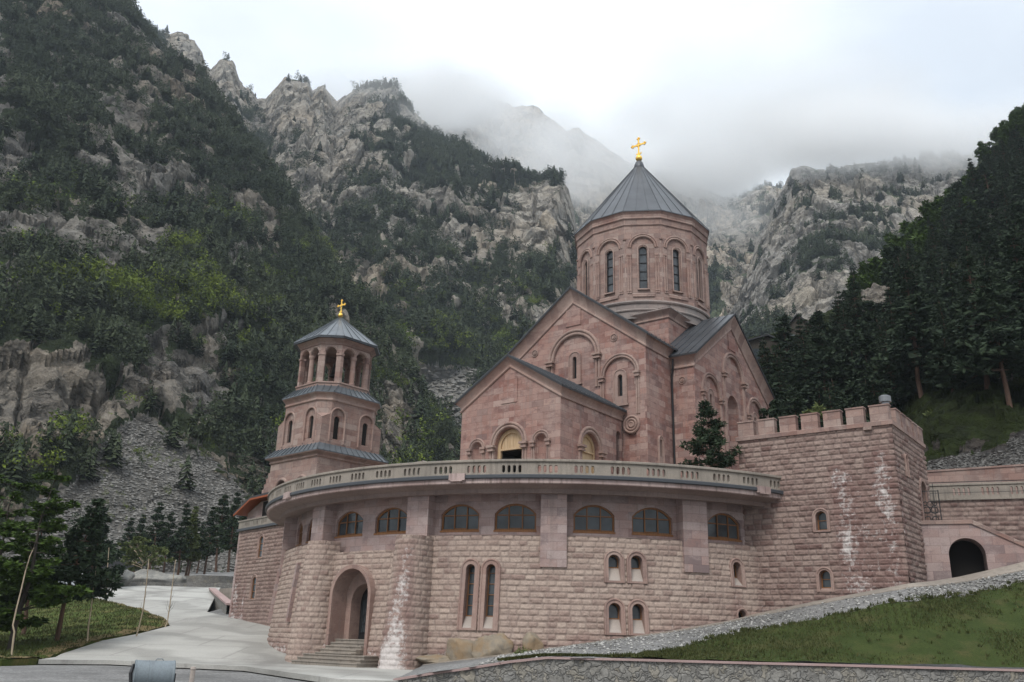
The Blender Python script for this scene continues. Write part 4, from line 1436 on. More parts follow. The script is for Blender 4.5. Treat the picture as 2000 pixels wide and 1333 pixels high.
# rock-face wall
uL, uR = CR.U(D_L), CR.U(D_R)
PHI_D = -38.4
def rtop(u):
    p = np.degrees(u / CR.r0)
    return np.where((p > -46.2) & (p < -29.5), 4.25, 4.95)
twin = []
for (phis, vb, vs, r) in (((-17.05, -13.85), 0.38, 3.27, 0.46), ((4.62, 8.05), 2.78, 3.80, 0.46), ((4.50, 7.95), 0.36, 1.50, 0.46), ((25.1,), 2.80, 3.80, 0.45), ((25.2,), 0.95, 1.42, 0.34)):
    for p in phis:
        twin.append((CR.U(p), vb, vs, r))
def rot_eff(u, v):
    p = np.degrees(u / CR.r0)
    a = 0.55 * np.exp(-((p - 24.5) / 1.3) ** 2) * sstep(2.9, 2.4, v) * 0.6
    b = 0.5 * sstep(27, 31, p) * sstep(5.0, 4.4, v) * 0.55 + 0.3 * sstep(0.4, -1.0, v)
    g0 = np.interp(p, [-90, -55, -23, -6, 12, 31], [-0.9, -1.2, -1.25, -0.45, 0.52, 1.64])
    c = 0.30 * sstep(0.75, 0.05, v - g0 + 0.35 * vnoise(np.stack([u * 0.9, v * 0.9, u * 0], -1), 7))
    return a + b + c
door_hole = (CR.U(PHI_D), -3.0, 1.95, 1.45)
pil_keep = lambda u, v: ~np.any([(np.degrees(u / CR.r0) > a + 0.25) & (np.degrees(u / CR.r0) < b - 0.25) & (v > 3.5) for a, b in pils[1:]], axis=0)
rust_wall('rock_face_wall', CR, uL, uR, -2.2, 4.95, RUST_A, rot, 3, twin + [door_hole], 0.04, rtop, rot_eff, keep=pil_keep, amp=0.75)
m = MB()
for (a, b, z) in ((D_L, -46.2, 4.93), (-46.2, -29.5, 4.24), (-29.5, D_R, 4.93)):
    ph = np.linspace(a, b, 60)
    m.strip(Cyl(RC, 18.74)(RAD(1) * ph * 18.74, z, 0.04), Cyl(RC, 18.1)(RAD(1) * ph * 18.1, z, 0))
m.build('ledge', SMOOTH, rot)
# paired and single small windows of the rock-face wall
for p in (-17.05, -13.85):
    slit_window(rot, CR, CR.U(p), 0.46, 3.27, 0.23, 0.50, 3.27, 0.36, depth=0.42, proud=0.10, bars=4, sill=0.55, gl=GLASS, fm=FRAME, ledge=False)
for p, vb, vs in ((4.62, 2.80, 3.80), (8.05, 2.80, 3.80), (4.50, 0.38, 1.50), (7.95, 0.38, 1.50)):
    slit_window(rot, CR, CR.U(p), vb + 0.04, vs, 0.29, 0.51, vs, vb - 0.06, depth=0.42, proud=0.10, bars=0, sill=0.62, gl=GLASS, fm=FRAME, ledge=False)
slit_window(rot, CR, CR.U(25.1), 2.88, 3.80, 0.25, 0.46, 3.80, 2.80, depth=0.42, proud=0.08, bars=0, sill=0.4, gl=GLASS, fm=FRAME, ledge=False)
slit_window(rot, CR, CR.U(25.2), 0.98, 1.42, 0.26, 0.38, 1.42, 0.95, depth=0.35, proud=0.05, bars=0, sill=0.05, gl=DARK, fm=FRAME, ledge=False)
# portal
pd = RAD(PHI_D)
DN = np.array([math.sin(pd), -math.cos(pd), 0])
DU = np.array([math.cos(pd), math.sin(pd), 0])
DP = Plane(np.array([RC[0], RC[1], 0]) + DN * 19.22, DU, DN)
m = MB()
po, pi_ = arch(0, -1.4, 1.95, 1.58, 22), arch(0, -1.4, 1.95, 1.38, 22)
band(m, DP, pi_, po, -0.6, 0.06, -1.0)
p2 = arch(0, -0.4, 1.62, 1.0, 20)
bk = Plane(DP.O - DN * 1.0, DU, DN)
cdt_wall(m, bk, arch(0, -1.4, 1.95, 1.38, 22), [arch(0, -1.39, 1.62, 1.0, 20)])
reveal(m, DP, arch(0, -1.4, 1.62, 1.0, 20), -1.0, -1.75)
m.build('portal', TRIM, rot)
d = MB()
panel(d, DP, arch(0, -0.2, 1.62, 1.0, 20), -1.7)
d.box(DP, -0.035, 0.035, -0.2, 2.6, -1.7, -1.64)
do = d.build('door', IRON, rot)
g = MB()
for s_ in (-1, 1):
    panel(g, DP, arch(s_ * 0.5, 0.15, 1.5, 0.36, 12), -1.685)
g.build('pane', GLASS, do)
g = MB()
for s_ in (-1, 1):
    for q in range(5):
        u = s_ * 0.5 - 0.3 + 0.15 * q
        g.box(DP, u - 0.01, u + 0.01, 0.1, 1.75, -1.68, -1.66)
    for z in (0.1, 0.55, 1.0, 1.45):
        g.box(DP, s_ * 0.5 - 0.38, s_ * 0.5 + 0.38, z, z + 0.02, -1.68, -1.655)
    g.sweep(DP, circ(s_ * 0.5, 0.85, 0.26, 18), [(n, w - 1.67) for n, w in roll(0.02)], closed=True)
g.build('grille', IRON, do)
m = MB()
m.box(DP, -0.16, -0.06, 0.85, 0.9, -1.66, -1.6)
m.build('handle', GOLD, do)
st_ = MB()
for k in range(5):                                   # steps inside the portal
    zt_, w1 = -0.22 - 0.165 * k, (-0.4 + 0.32 * k if k < 4 else 0.9)
    st_.box(DP, -1.37, 1.37, -1.9, zt_ - 0.05, -1.75 + 0.3 * k if k else -1.78, w1 - 0.04)
    st_.box(DP, -1.375, 1.375, zt_ - 0.05, zt_, -1.75 + 0.3 * k if k else -1.78, w1)
st_.build('steps', CONC, rot)
st_ = MB()
for k in range(3):                                   # wide steps between the two buttresses
    a0, a1 = -47.5 + 0.1 * k, -29.5 - 0.1 * k
    ph = np.linspace(a0, a1, 2)
    wz = -0.98 - 0.165 * (k)
    w1 = 1.02 + 0.32 * k
    st_.box(DP, -2.15 - 0.05 * k, 2.45 + 0.1 * k, -1.9, wz - 0.05, -0.3, w1 - 0.04)
    st_.box(DP, -2.18 - 0.05 * k, 2.48 + 0.1 * k, wz - 0.05, wz, -0.3, w1)
st_.build('steps', CONC, rot)
# buttresses: battered half-round towers of rock-face stone
def buttress(ph_c, half, proj, ztop, seed, eff=None):
    pc = RAD(ph_c)
    N = np.array([math.sin(pc), -math.cos(pc), 0])
    U = np.array([math.cos(pc), math.sin(pc), 0])
    O = np.array([RC[0], RC[1], 0]) + N * 18.55
    def fr(u, v, w=0.0):
        u, v, w = np.broadcast_arrays(np.asarray(u, float), np.asarray(v, float), np.asarray(w, float))
        t = np.clip(u, 0, PI * 1.25)
        k = 1 + (ztop - v) * 0.055
        x = -half * k * np.cos(t / 1.25)
        y = (proj + (ztop - v) * 0.11) * np.sin(t / 1.25) ** 0.62
        x = x + w * -np.cos(t / 1.25)
        y = y + w * np.sin(t / 1.25)
        P = O + x[..., None] * U + y[..., None] * N
        P = P.copy()
        P[..., 2] = v
        return P
    sc = half * 1.35
    nu, nv = 96, int((ztop + 2.0) / 0.05)
    tt, vv = np.meshgrid(np.linspace(0, PI * 1.25, nu), np.linspace(-2.0, ztop, nv))
    w, blk, jnt = rust_disp(tt * sc, vv, seed, amp=0.72)
    P = fr(tt, vv, w)
    i = np.arange(nu * nv).reshape(nv, nu)
    F = np.stack([i[:-1, :-1], i[:-1, 1:], i[1:, 1:], i[1:, :-1]], -1).reshape(-1, 4)
    e = eff(tt / 1.25, vv) if eff else np.zeros_like(tt)
    o = np_mesh('buttress', P, F, RUST_A, rot, np.stack([tt * sc, vv], -1).reshape(-1, 2), {'blk': blk, 'eff': e, 'jnt': jnt}, smooth=True)
    m = MB()
    c = fr(np.linspace(0, PI * 1.25, 40), ztop - 0.03, 0.03)
    m.add(c, [tuple(range(39, -1, -1))])
    cap = m.build('cap', RUST_A, o)
    return o
be = lambda t, v: 0.33 * np.exp(-((t - 1.75) / 0.75) ** 2) * sstep(5.0, 4.2, v) + 0.42 * np.exp(-((t - 1.75 - 0.06 * (v - 1.5)) / (0.30 + 0.10 * np.clip(3.0 - v, 0, 5))) ** 2) * sstep(4.8, 3.2, v) * (0.75 + 0.5 * sstep(2.5, -1.0, v)) + 0.62 * sstep(0.4, -1.2, v) * np.exp(-((t - 1.3) / 0.7) ** 2)
buttress(-26.5, 0.88, 1.55, 4.86, 21, be)['label'] = 'buttress right of the portal, streaked with white lime'
buttress(-47.6, 0.92, 1.25, 4.88, 22)['label'] = 'buttress left of the portal, clean rock-face stone'
# slanting drain recess on the far left
m = MB()
fr = Cyl(RC, 18.8, 0.09, 4.95)
uu_ = fr.U(-56.0)
m.box(fr, uu_ - 0.5, uu_ - 0.28, 0.6, 3.9, -0.1, 0.16)
m.build('strip', SMOOTH, rot)
m = MB()
m.box(fr, fr.U(-76), fr.U(-76) + 0.2, 0.6, 3.9, -0.1, 0.2)
m.build('strip', SMOOTH, rot)
# balcony slab, fascia, gutter
a0, a1 = RAD(-128), RAD(33.2)
CC = np.array([RC[0], RC[1], 0])
m = MB()
m.lathe(CC, [(17.9, 7.10), (18.95, 7.08), (18.98, 6.96), (19.30, 6.96), (19.33, 7.16), (19.45, 7.20), (20.05, 7.30)], 150, a0, a1)
m.build('balcony_soffit', SOFFIT, rot)
m = MB()
m.lathe(CC, [(20.05, 7.30), (20.16, 7.31), (20.18, 7.34), (20.17, 7.54), (20.05, 7.56)], 150, a0, a1)
m.build('fascia', FASCIA, rot)
m = MB()
m.lathe(CC, [(20.10, 7.54), (20.28, 7.545), (20.30, 7.57), (20.30, 7.70), (20.27, 7.735), (20.05, 7.74)], 150, a0, a1)
m.build('gutter', GUTTER, rot)
for ph in (-55.5, -18.3, 27.5):
    m = MB()
    f3 = Cyl(RC, 20.1)
    m.box(f3, f3.U(ph) - 0.42, f3.U(ph) + 0.42, 7.46, 7.80, -0.1, 0.27)
    m.box(f3, f3.U(ph) - 0.3, f3.U(ph) + 0.3, 7.40, 7.46, -0.1, 0.33)
    m.build('spout', FASCIA, rot)
m = MB()
ph = np.linspace(0, 2 * PI, 120, endpoint=False)
m.add(np.stack([RC[0] + 20.1 * np.sin(ph), RC[1] - 20.1 * np.cos(ph), np.full(120, 7.5)], -1), [tuple(range(120))])
m.lathe(CC, [(20.0, 7.5), (20.0, 2.0)], 100, RAD(33), RAD(230))
m.build('terrace_floor', CONC, rot)
# balustrade with groups of four slots
CB = Cyl(RC, 20.16)
holes = []
g = -122.0 + 0.4
gs = []
k = -5.3
while k > -122:
    gs.append(k)
    k -= 5.13
k = -5.3 + 5.13
while k < 32:
    gs.append(k)
    k += 5.13
for gc in gs:
    for q in range(4):
        uc = CB.U(gc) + (q - 1.5) * 0.275
        r = 0.080
        if uc + 0.1 > CB.U(33):
            continue
        holes.append(np.array([(uc + r * math.cos(t), 8.14 + r * math.sin(t)) for t in np.linspace(0, PI, 5)] + [(uc + r * math.cos(t), 7.91 + r * math.sin(t)) for t in np.linspace(PI, 2 * PI, 5)]))
b0, b1 = CB.U(-126), CB.U(33.2)
outl = [(u, 7.70) for u in np.linspace(b0, b1, 150)] + [(u, 8.38) for u in np.linspace(b1, b0, 150)]
st = [(u, v) for u in np.linspace(b0, b1, 150)[1:-1] for v in (7.78, 8.30)]
m = MB()
cdt_wall(m, CB, outl, holes, steiner=st)
CBi = Cyl(RC, 20.16)
cdt_wall(m, CBi, outl, holes, w=-0.20, steiner=st)
for h in holes:
    hh = np.vstack([h, h[:1]])
    reveal(m, CB, hh, 0, -0.20)
m.lathe(CC, [(20.16, 7.72), (20.20, 7.73), (20.20, 7.79), (20.15, 7.80)], 150, RAD(-126), a1)
m.build('balustrade', CONC, rot)
m = MB()
m.lathe(CC, [(19.90, 8.36), (20.22, 8.36), (20.25, 8.39), (20.25, 8.48), (20.22, 8.50), (19.92, 8.50), (19.90, 8.36)], 150, RAD(-126), a1)
m.build('coping', CONC, rot)

# ------------------------------------------------------------------ crenellated tower
TO = NF * -45.3
TF = Plane(TO + FD * -10.80, FD, NF)                  # u = 0 at the front corner, going left is negative
tow = thing('crenellated_tower', 'square rock-face tower topped by smooth pink merlons', 'tower', TF(0, 2.5, 0))
TSd = Plane(TF.O, RD, NR)
TWD, TDP = 8.0, 6.5
def tow_eff(u, v):
    a = np.exp(-((u + 2.70 + 0.035 * (v - 5)) / 0.62) ** 2) * sstep(9.6, 8.2, v) * 0.54
    b = np.exp(-((u + 0.60) / 0.50) ** 2) * sstep(10.4, 8.8, v) * 0.60
    c = np.exp(-((u + 1.6) / 1.2) ** 2) * sstep(9.5, 7, v) * 0.28
    d = sstep(-7.2, -8.4, u) * sstep(6.8, 4.5, v) * 0.18
    return a * (0.7 + 0.5 * vnoise(np.stack([u * 0.8, v * 0.6, u * 0], -1), 5)) + b * (0.75 + 0.5 * vnoise(np.stack([u * 0.9, v * 0.7, u * 0 + 4], -1), 6)) + c + d
tw = [(-3.82, 5.50, 6.28, 0.38), (-3.88, 2.62, 3.38, 0.38)]
rust_wall('front_wall', TF, -TWD, 0.05, 0.5, 10.62, RUST_B, tow, 31, tw, 0.036, eff=tow_eff, amp=0.85)
sd_h = [(4.95, 6.25, 7.9, 0.70), (1.95, 8.3, 9.2, 0.2)]
rust_wall('side_wall', TSd, -0.05, TDP, 0.5, 10.62, RUST_B, tow, 32, sd_h, 0.04, eff=lambda u, v: np.exp(-((u - 0.1) / 0.5) ** 2) * sstep(10.2, 8.5, v) * 0.45)
m = MB()
TB = Plane(TF.O + RD * TDP, -FD, -NF)
cdt_wall(m, TB, [(0, 0.5), (TWD, 0.5), (TWD, 10.62), (0, 10.62)])
TL_ = Plane(TF.O - FD * TWD + RD * TDP, -RD, -NR)
cdt_wall(m, TL_, [(0, 0.5), (TDP, 0.5), (TDP, 10.62), (0, 10.62)])
m.build('rear_wall', RUST_B, tow)
slit_window(tow, TF, -3.82, 5.60, 6.28, 0.28, 0.44, 6.28, 5.52, depth=0.32, proud=0.09, bars=1, sill=0.02, fm=FRAME, ledge=False)
slit_window(tow, TF, -3.88, 2.70, 3.38, 0.28, 0.44, 3.38, 2.62, depth=0.32, proud=0.09, bars=1, sill=0.1, fm=FRAME, ledge=False)
slit_window(tow, TSd, 1.95, 8.35, 9.2, 0.14, 0.26, 9.2, 8.28, depth=0.3, proud=0.09, bars=0, fm=FRAME, ledge=False)
m = MB()
pa = arch(4.95, 6.2, 7.9, 0.62, 14)
band(m, TSd, pa, arch(4.95, 6.2, 7.9, 0.80, 14), -0.1, 0.12, -0.5)
o = m.build('doorway', TRIM, tow)
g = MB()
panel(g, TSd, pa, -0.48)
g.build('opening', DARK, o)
m = MB()
cop = [(10.58, 0.0), (10.60, 0.12), (10.80, 0.12), (10.84, 0.05), (10.86, -0.45)]
for fr_, Ln, mi in ((TF, (-TWD, 0), (1, 1)), (TSd, (0, TDP), (1, 1)), (TB, (0, TWD), (1, 1)), (TL_, (0, TDP), (1, 1))):
    m.sweep(fr_, [(Ln[0], 0), (Ln[1], 0)], cop, mitre=mi, caps=False)
m.add([TF(-TWD, 10.84, -0.3), TF(0, 10.84, -0.3), TB(0, 10.84, -0.3), TB(TWD, 10.84, -0.3)], [(0, 1, 2, 3)])
m.build('coping', PINKB, tow)
def merlon(fr_, u0, u1):
    m = MB()
    m.box(fr_, u0, u1, 10.82, 11.60, -0.36, 0.045)
    m.box(fr_, u0 - 0.03, u1 + 0.03, 11.60, 11.68, -0.40, 0.08)
    m.build('merlon', PINKB, tow)
for k in range(7):
    merlon(TF, -7.95 + k * 1.168, -7.07 + k * 1.168 + (0.05 if k == 6 else 0))
for k in range(5):
    merlon(TSd, 1.05 + k * 1.16, 1.93 + k * 1.16)
for k in range(6):
    merlon(TB, 0.9 + k * 1.17, 1.75 + k * 1.17)
m = MB()
m.box(TF, -1.28, -0.88, 10.42, 10.58, 0.0, 0.22)
m.build('spout', RUST_B, tow)
flue = MB()
flue.lathe(TF(-0.5, 0, -1.5), [(0.20, 10.7), (0.20, 12.15), (0.30, 12.15), (0.30, 12.45), (0.20, 12.5), (0.0, 12.5)], 18)
o = flue.build('flue_pipe', ZINC)
tag(o, 'short zinc flue pipe rising behind the corner merlon of the crenellated tower', 'flue')

# ------------------------------------------------------------------ left wing
WPl, WPr = np.array([-21.3, 72, 0]), np.array([-17.2, 67, 0])
WU = (WPr - WPl) / np.linalg.norm(WPr - WPl)
WN_ = np.array([WU[1], -WU[0], 0])
WF = Plane(WPl, WU, WN_)
wing = thing('stone_wing', 'rock-face stone wing with tall slit windows beside the concrete drive', 'building', WF(3, 0.8, 0))
wh = [(4.05, 5.30, 6.62, 0.52), (3.62, 2.28, 3.62, 0.52)]
rust_wall('rock_face_wall', WF, 0.0, 10.0, -0.8, 7.72, RUST_C, wing, 41, wh, 0.055,
          eff=lambda u, v: 0.62 * np.exp(-((u - 0.45) / 0.7) ** 2) * sstep(5.2, 3.4, v) + 0.55 * np.exp(-((u - 2.0) / 0.35) ** 2) * sstep(4.6, 2.6, v) + 0.5 * sstep(1.5, 0.7, v) * sstep(3.6, 1.5, u))
for u, vb, vs in ((4.05, 5.36, 6.62), (3.62, 2.34, 3.62)):
    slit_window(wing, WF, u, vb, vs, 0.36, 0.56, vs, vb - 0.06, depth=0.10, proud=0.05, bars=2, sill=0.02, fm=FRAME, ledge=False)
m = MB()
m.box(WF, -0.35, 0.0, -0.8, 7.75, -0.5, 0.05)
m.build('corner_strip', SMOOTH, wing)
WS_ = Plane(WPl + WN_ * 0.05 - WU * 0.35, WN_ * -1, WU * -1)
m = MB()
cdt_wall(m, Plane(WPl - WU * 0.35 - WN_ * 9, WN_, -WU), [(0, -0.8), (9.0, -0.8), (9.0, 7.72), (0, 7.72)])
m.add([WF(-0.35, 7.7, 0), WF(10, 7.7, 0), WF(10, 7.7, -9), WF(-0.35, 7.7, -9)], [(0, 1, 2, 3)])
m.build('wall', RUST_C, wing)
m = MB()
m.box(WF, -0.5, 10, 7.62, 7.80, -0.2, 0.22)
m.build('gutter', GUTTER, wing)
holes = []
for gc in np.arange(1.2, 9.5, 1.55):
    for q in range(4):
        uc, r = gc + (q - 1.5) * 0.24, 0.055
        holes.append(np.array([(uc + r * math.cos(t), 8.20 + r * math.sin(t)) for t in np.linspace(0, PI, 5)] + [(uc + r * math.cos(t), 7.98 + r * math.sin(t)) for t in np.linspace(PI, 2 * PI, 5)]))
m = MB()
for w_ in (0.12, -0.08):
    cdt_wall(m, WF, [(-0.4, 7.79), (10, 7.79), (10, 8.36), (-0.4, 8.36)], holes, w=w_)
for h in holes:
    reveal(m, WF, np.vstack([h, h[:1]]), 0.12, -0.08)
m.box(WF, -0.5, 10, 8.35, 8.46, -0.13, 0.18)
m.box(WF, -0.42, -0.38, 7.79, 8.36, -0.08, 0.12)
m.build('balustrade', CONC, wing)
# little timber-eaved house on the wing's terrace
hut = thing('eaved_house', 'small house with a dark roof and bright orange timber eaves on the wing terrace', 'house', WF(3.6, 7.7, -2.5))
(ua, va), (ub, vb) = WF.uv(464, 1003), WF.uv(497, 971)
prof_ = [(ua, va), (ub, vb), (ub + 4.5, vb), (ub + 4.5 + (ub - ua), va)]
m = MB()
sl0 = (vb - va) / (ub - ua)
wu0 = ua + 0.75
m.prism(WF, [(wu0, 7.7), (ub + 4.2, 7.7), (ub + 4.2, vb - 0.32), (ub + 0.1, vb - 0.32), (wu0, va + sl0 * 0.75 - 0.3)], -7.0, -0.55)
m.build('wall', SMOOTH, hut)
u5, _ = WF.uv(500, 1000)
u6, _ = WF.uv(513, 1000)
m = MB()
m.box(WF, u5, u6, 7.75, vb - 0.4, -0.6, -0.52)
m.build('window', DARK, hut)
m = MB()
m.box(WF, u6 + 0.02, u6 + 0.45, 7.72, vb - 0.3, -0.6, -0.40)
m.build('post', SOFFITW, hut)
m = MB()
P0_ = [WF(u, v, 0.35) for u, v in prof_]
P1_ = [WF(u, v, -8.0) for u, v in prof_]
m.strip(P0_, P1_)
m.build('roof', ROOF, hut)
dz = np.array([0, 0, 0.16])
m = MB()
m.strip([p - dz for p in P1_], [p - dz for p in P0_])
m.strip([p - dz for p in P0_], [p - dz - [0, 0, 0.14] for p in P0_])
m.build('eaves', SOFFITW, hut)
m = MB()
m.strip(P0_, [p - dz for p in P0_])
m.strip([P0_[0], P1_[0]], [P0_[0] - dz, P1_[0] - dz])
m.build('fascia_board', EDGE, hut)
# stepped parapet beside the bell tower
SPo = at(515, 960, 72.5)
SPf = Plane([SPo[0], SPo[1], 0], WU, WN_)
m = MB()
for k in range(5):
    m.box(SPf, -0.35 + 0.30 * k, -0.05 + 0.30 * k + 0.02, 6.5, 11.1 + 0.42 * k, -0.5, 0.0 + 0.004 * k)
o = m.build('stepped_parapet', PINKB)
tag(o, 'narrow stepped pink stone parapet climbing beside the left foot of the bell tower', 'parapet')
# ------------------------------------------------------------------ stair landing with a dark arch, right of the tower
AO = np.array([21.0, 45.45, 0])
AU = np.array([2.1, -0.80, 0])
AU /= np.linalg.norm(AU)
AN = np.array([AU[1], -AU[0], 0])
AF = Plane(AO, AU, AN)
land = thing('stair_landing', 'smooth pink stair landing pierced by a dark round arch at the tower side', 'stair', AF(2, 3.3, 0))
u1, v1 = AF.uv(1858, 1120)
u2, v2 = AF.uv(1930, 1112)
uc = (u1 + u2) / 2
ra = (u2 - u1) / 2
ut, vt = AF.uv(1893, 1051)
pk, pz = AF.uv(1897, 1017)
_, lz = AF.uv(1812, 1017)
er, ez = AF.uv(2000, 1062)
sl_ = (ez - pz) / (er - pk)
ue = er + 4.5
ez2 = pz + sl_ * (ue - pk)
m = MB()
ah = arch(uc, 1.0, vt - ra, ra, 18)
cdt_wall(m, AF, [(-0.6, 1.0), (ue, 1.0), (ue, ez2), (pk, pz), (-0.6, pz)], [ah])
reveal(m, AF, ah, 0, -1.2)
m.build('wall', SMOOTH, land)
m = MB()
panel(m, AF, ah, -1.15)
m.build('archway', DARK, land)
m = MB()
m.sweep(AF, [(-0.6, pz), (pk, pz), (ue, ez2)], [(-0.16, 0.0), (-0.16, 0.07), (0.02, 0.07), (0.04, 0.0), (0.04, -0.35), (-0.2, -0.35)])
m.build('coping', PINKB, land)
m = MB()
m.add([AF(-0.6, pz - 0.3, -0.3), AF(pk, pz - 0.3, -0.3), AF(pk, pz - 0.3, -3), AF(-0.6, pz - 0.3, -3)], [(0, 1, 2, 3)])
for k in range(16):
    u0 = pk + k * (ue - pk) / 16
    z0 = pz - 0.3 + (ez2 - pz) * k / 16
    m.box(AF, u0, u0 + (ue - pk) / 16, z0 - 0.28, z0, -1.9, -0.3)
m.build('steps', CONC, land)
# iron gate on the landing
gate = thing('iron_gate', 'open black wrought iron gate with scrollwork at the tower door', 'gate', AF(0.6, pz - 0.3, -1.2))
g0, gz = AF.uv(1800, 1012)
g1, _ = AF.uv(1842, 1012)
_, gt = AF.uv(1835, 952)
m = MB()
for u in (g0 + 0.1, g1 - 0.02):
    m.box(AF, u, u + 0.05, pz - 0.25, gt, -0.95, -0.90)
for z in (pz - 0.1, pz + 0.55, gt - 0.06):
    m.box(AF, g0 + 0.1, g1, z, z + 0.035, -0.94, -0.91)
m.build('gate_frame', IRON, gate)
m = MB()
for k in range(1, 7):
    u = g0 + 0.1 + (g1 - g0 - 0.1) * k / 7
    m.box(AF, u - 0.008, u + 0.008, pz - 0.1, gt - 0.05, -0.93, -0.915)
for (cu, cv, r) in ((0.3, 0.8, 0.17), (0.7, 0.8, 0.17), (0.3, 0.25, 0.15), (0.7, 0.25, 0.15), (0.5, 1.15, 0.15), (0.25, 1.2, 0.1), (0.75, 1.2, 0.1)):
    m.sweep(AF, circ(g0 + 0.1 + (g1 - g0 - 0.1) * cu, pz + cv * 0.85, r, 14), [(n, w - 0.93) for n, w in roll(0.022)], closed=True)
m.build('scrollwork', IRON, gate)
# terrace wall with balustrade behind it
BO = at(1812, 950, 52.0)
BU_ = np.array([3.9, -1.5, 0])
BU_ /= np.linalg.norm(BU_)
BN_ = np.array([BU_[1], -BU_[0], 0])
BF = Plane([BO[0], BO[1], 0], BU_, BN_)
tw_ = thing('terrace_wall', 'rock-face terrace wall carrying a slotted concrete balustrade behind the stair', 'wall', BF(2, 4, 0))
_, bt = BF.uv(1900, 944)
_, bb = BF.uv(1900, 975)
rust_wall('rock_face_wall', BF, -2.0, 12.0, 2.0, bb - 0.05, RUST_B, tw_, 51, (), 0.06)
holes = []
for gc in np.arange(1.75, 12, 1.5):
    for q in range(4):
        uc_, r = gc + (q - 1.5) * 0.26, 0.06
        holes.append(np.array([(uc_ + r * math.cos(t), bt - 0.32 + r * math.sin(t)) for t in np.linspace(0, PI, 5)] + [(uc_ + r * math.cos(t), bb + 0.26 + r * math.sin(t)) for t in np.linspace(PI, 2 * PI, 5)]))
m = MB()
for w_ in (0.08, -0.12):
    cdt_wall(m, BF, [(-2, bb - 0.05), (12, bb - 0.05), (12, bt - 0.1), (-2, bt - 0.1)], holes, w=w_)
for h in holes:
    reveal(m, BF, np.vstack([h, h[:1]]), 0.08, -0.12)
m.box(BF, -2, 12, bt - 0.12, bt, -0.16, 0.14)
m.box(BF, -2, 12, bb - 0.06, bb + 0.04, -0.14, 0.14)
m.build('balustrade', CONC, tw_)
m = MB()
m.box(BF, -2, 12, bt - 0.02, bt + 0.02, 0.5, 0.54)
m.box(BF, -2, 12, bb + 0.3, bb + 0.32, 0.5, 0.53)
for k in range(2):
    m.box(BF, 0.2 + 8.6 * k, 0.23 + 8.6 * k, bb - 2.0, bt, 0.5, 0.54)
o = m.build('handrail', IRON, None)
tag(o, 'thin black iron handrail in front of the slotted balustrade, right edge', 'handrail')
# pink parapet above
PO = at(1812, 940, 57.0)
PFr = Plane([PO[0], PO[1], 0], BU_, BN_)
_, p1 = PFr.uv(1812, 924)
_, p2_ = PFr.uv(2000, 909)
m = MB()
m.prism(PFr, [(-2.5, 5.0), (13, 5.0), (13, p2_ + 0.2), (-2.5, p1 - 0.05)], -0.4, 0)
m.prism(PFr, [(-2.5, p1 - 0.05), (13, p2_ + 0.2), (13, p2_ + 0.32), (-2.5, p1 + 0.07)], -0.45, 0.06)
m.build('parapet_wall', PINKB)
tag(bpy.data.objects['parapet_wall'], 'plain pink stone parapet wall below the grassy hillside', 'wall')
# ------------------------------------------------------------------ ground
def gz(Y):
    return -1.5 + 0.11 * np.maximum(np.asarray(Y, float) - 49.0, 0)
def patch(name, poly, zf, step, mat, noise=0.0, nsc=1.0, seed=0, skirt=0.0):
    p = np.array(poly, float)
    # densify the outline
    out = []
    for i in range(len(p)):
        a, b = p[i], p[(i + 1) % len(p)]
        n = max(1, int(np.linalg.norm(b - a) / step))
        out += [tuple(a + (b - a) * k / n) for k in range(n)]
    lo, hi = p.min(0), p.max(0)
    gx, gy = np.meshgrid(np.arange(lo[0], hi[0], step), np.arange(lo[1], hi[1], step))
    rng = np.random.default_rng(seed)
    G = np.stack([gx.ravel(), gy.ravel()], -1) + rng.uniform(-0.2, 0.2, (gx.size, 2)) * step
    m = MB()
    def fr(u, v, w=0):
        z = zf(u, v)
        if noise:
            z = z + noise * fbm(np.stack([u * nsc, v * nsc, u * 0], -1), 4, seed)
        return np.stack([u, v, z], -1)
    ins = np.array([pt for pt in G])
    cdt_wall(m, fr, out, steiner=ins)
    if skirt:
        o_ = np.array(out + out[:1])
        A = fr(o_[:, 0], o_[:, 1])
        m.strip(A - [0, 0, skirt], A)
    o = m.build(name, mat, None, True)
    return tag(o, kind='structure')
m = MB()
xs = np.array([-900, -300, -120, -60, -40, -27, -25.2, -20, 0, 20, 40, 80, 300, 900.0])
ys = np.array([-60, 0, 15, 25, 35, 45, 49, 51, 60, 75, 90, 110, 130, 200.0])
X, Y = np.meshgrid(xs, ys)
Zg = gz(Y) - 0.25 - 2.6 * (X < -26) * (Y > 50) * (Y < 105)
i = np.arange(X.size).reshape(X.shape)
np_mesh('ground', np.stack([X, Y, Zg], -1), np.stack([i[:-1, :-1], i[:-1, 1:], i[1:, 1:], i[1:, :-1]], -1).reshape(-1, 4), GRAVEL)['kind'] = 'structure'
patch('concrete_drive', [(-21.9, 44.3), (-19.4, 46.2), (-11.9, 43.2), (-9.0, 38.5), (-5.8, 33.4), (-4.0, 33.2), (-1.0, 38), (0.0, 44.2), (-6, 50), (-12, 58), (-15.5, 66), (-20, 70.5), (-24.5, 76), (-28.5, 90), (-33.0, 106), (-42, 106), (-45, 96), (-41.6, 91), (-38.6, 86.5), (-30, 76.2), (-25.2, 69), (-23.4, 65), (-23.5, 60), (-24.1, 56), (-23.6, 50)],
      lambda x, y: gz(y) + 0.0, 1.2, DRIVE, skirt=0.2)
def bank_z(x, y):
    e = np.interp(y, [42, 44, 50, 56, 60, 65, 69, 76, 87, 96], [-22.4, -21.95, -23.7, -24.2, -23.6, -23.5, -25.4, -30.2, -38.8, -60]) - x
    d = sstep(0.5, 12, e)
    return gz(y) + 0.03 + 0.12 * sstep(0, 1.2, e) - 0.8 * d * sstep(49, 60, y) * sstep(100, 80, y)
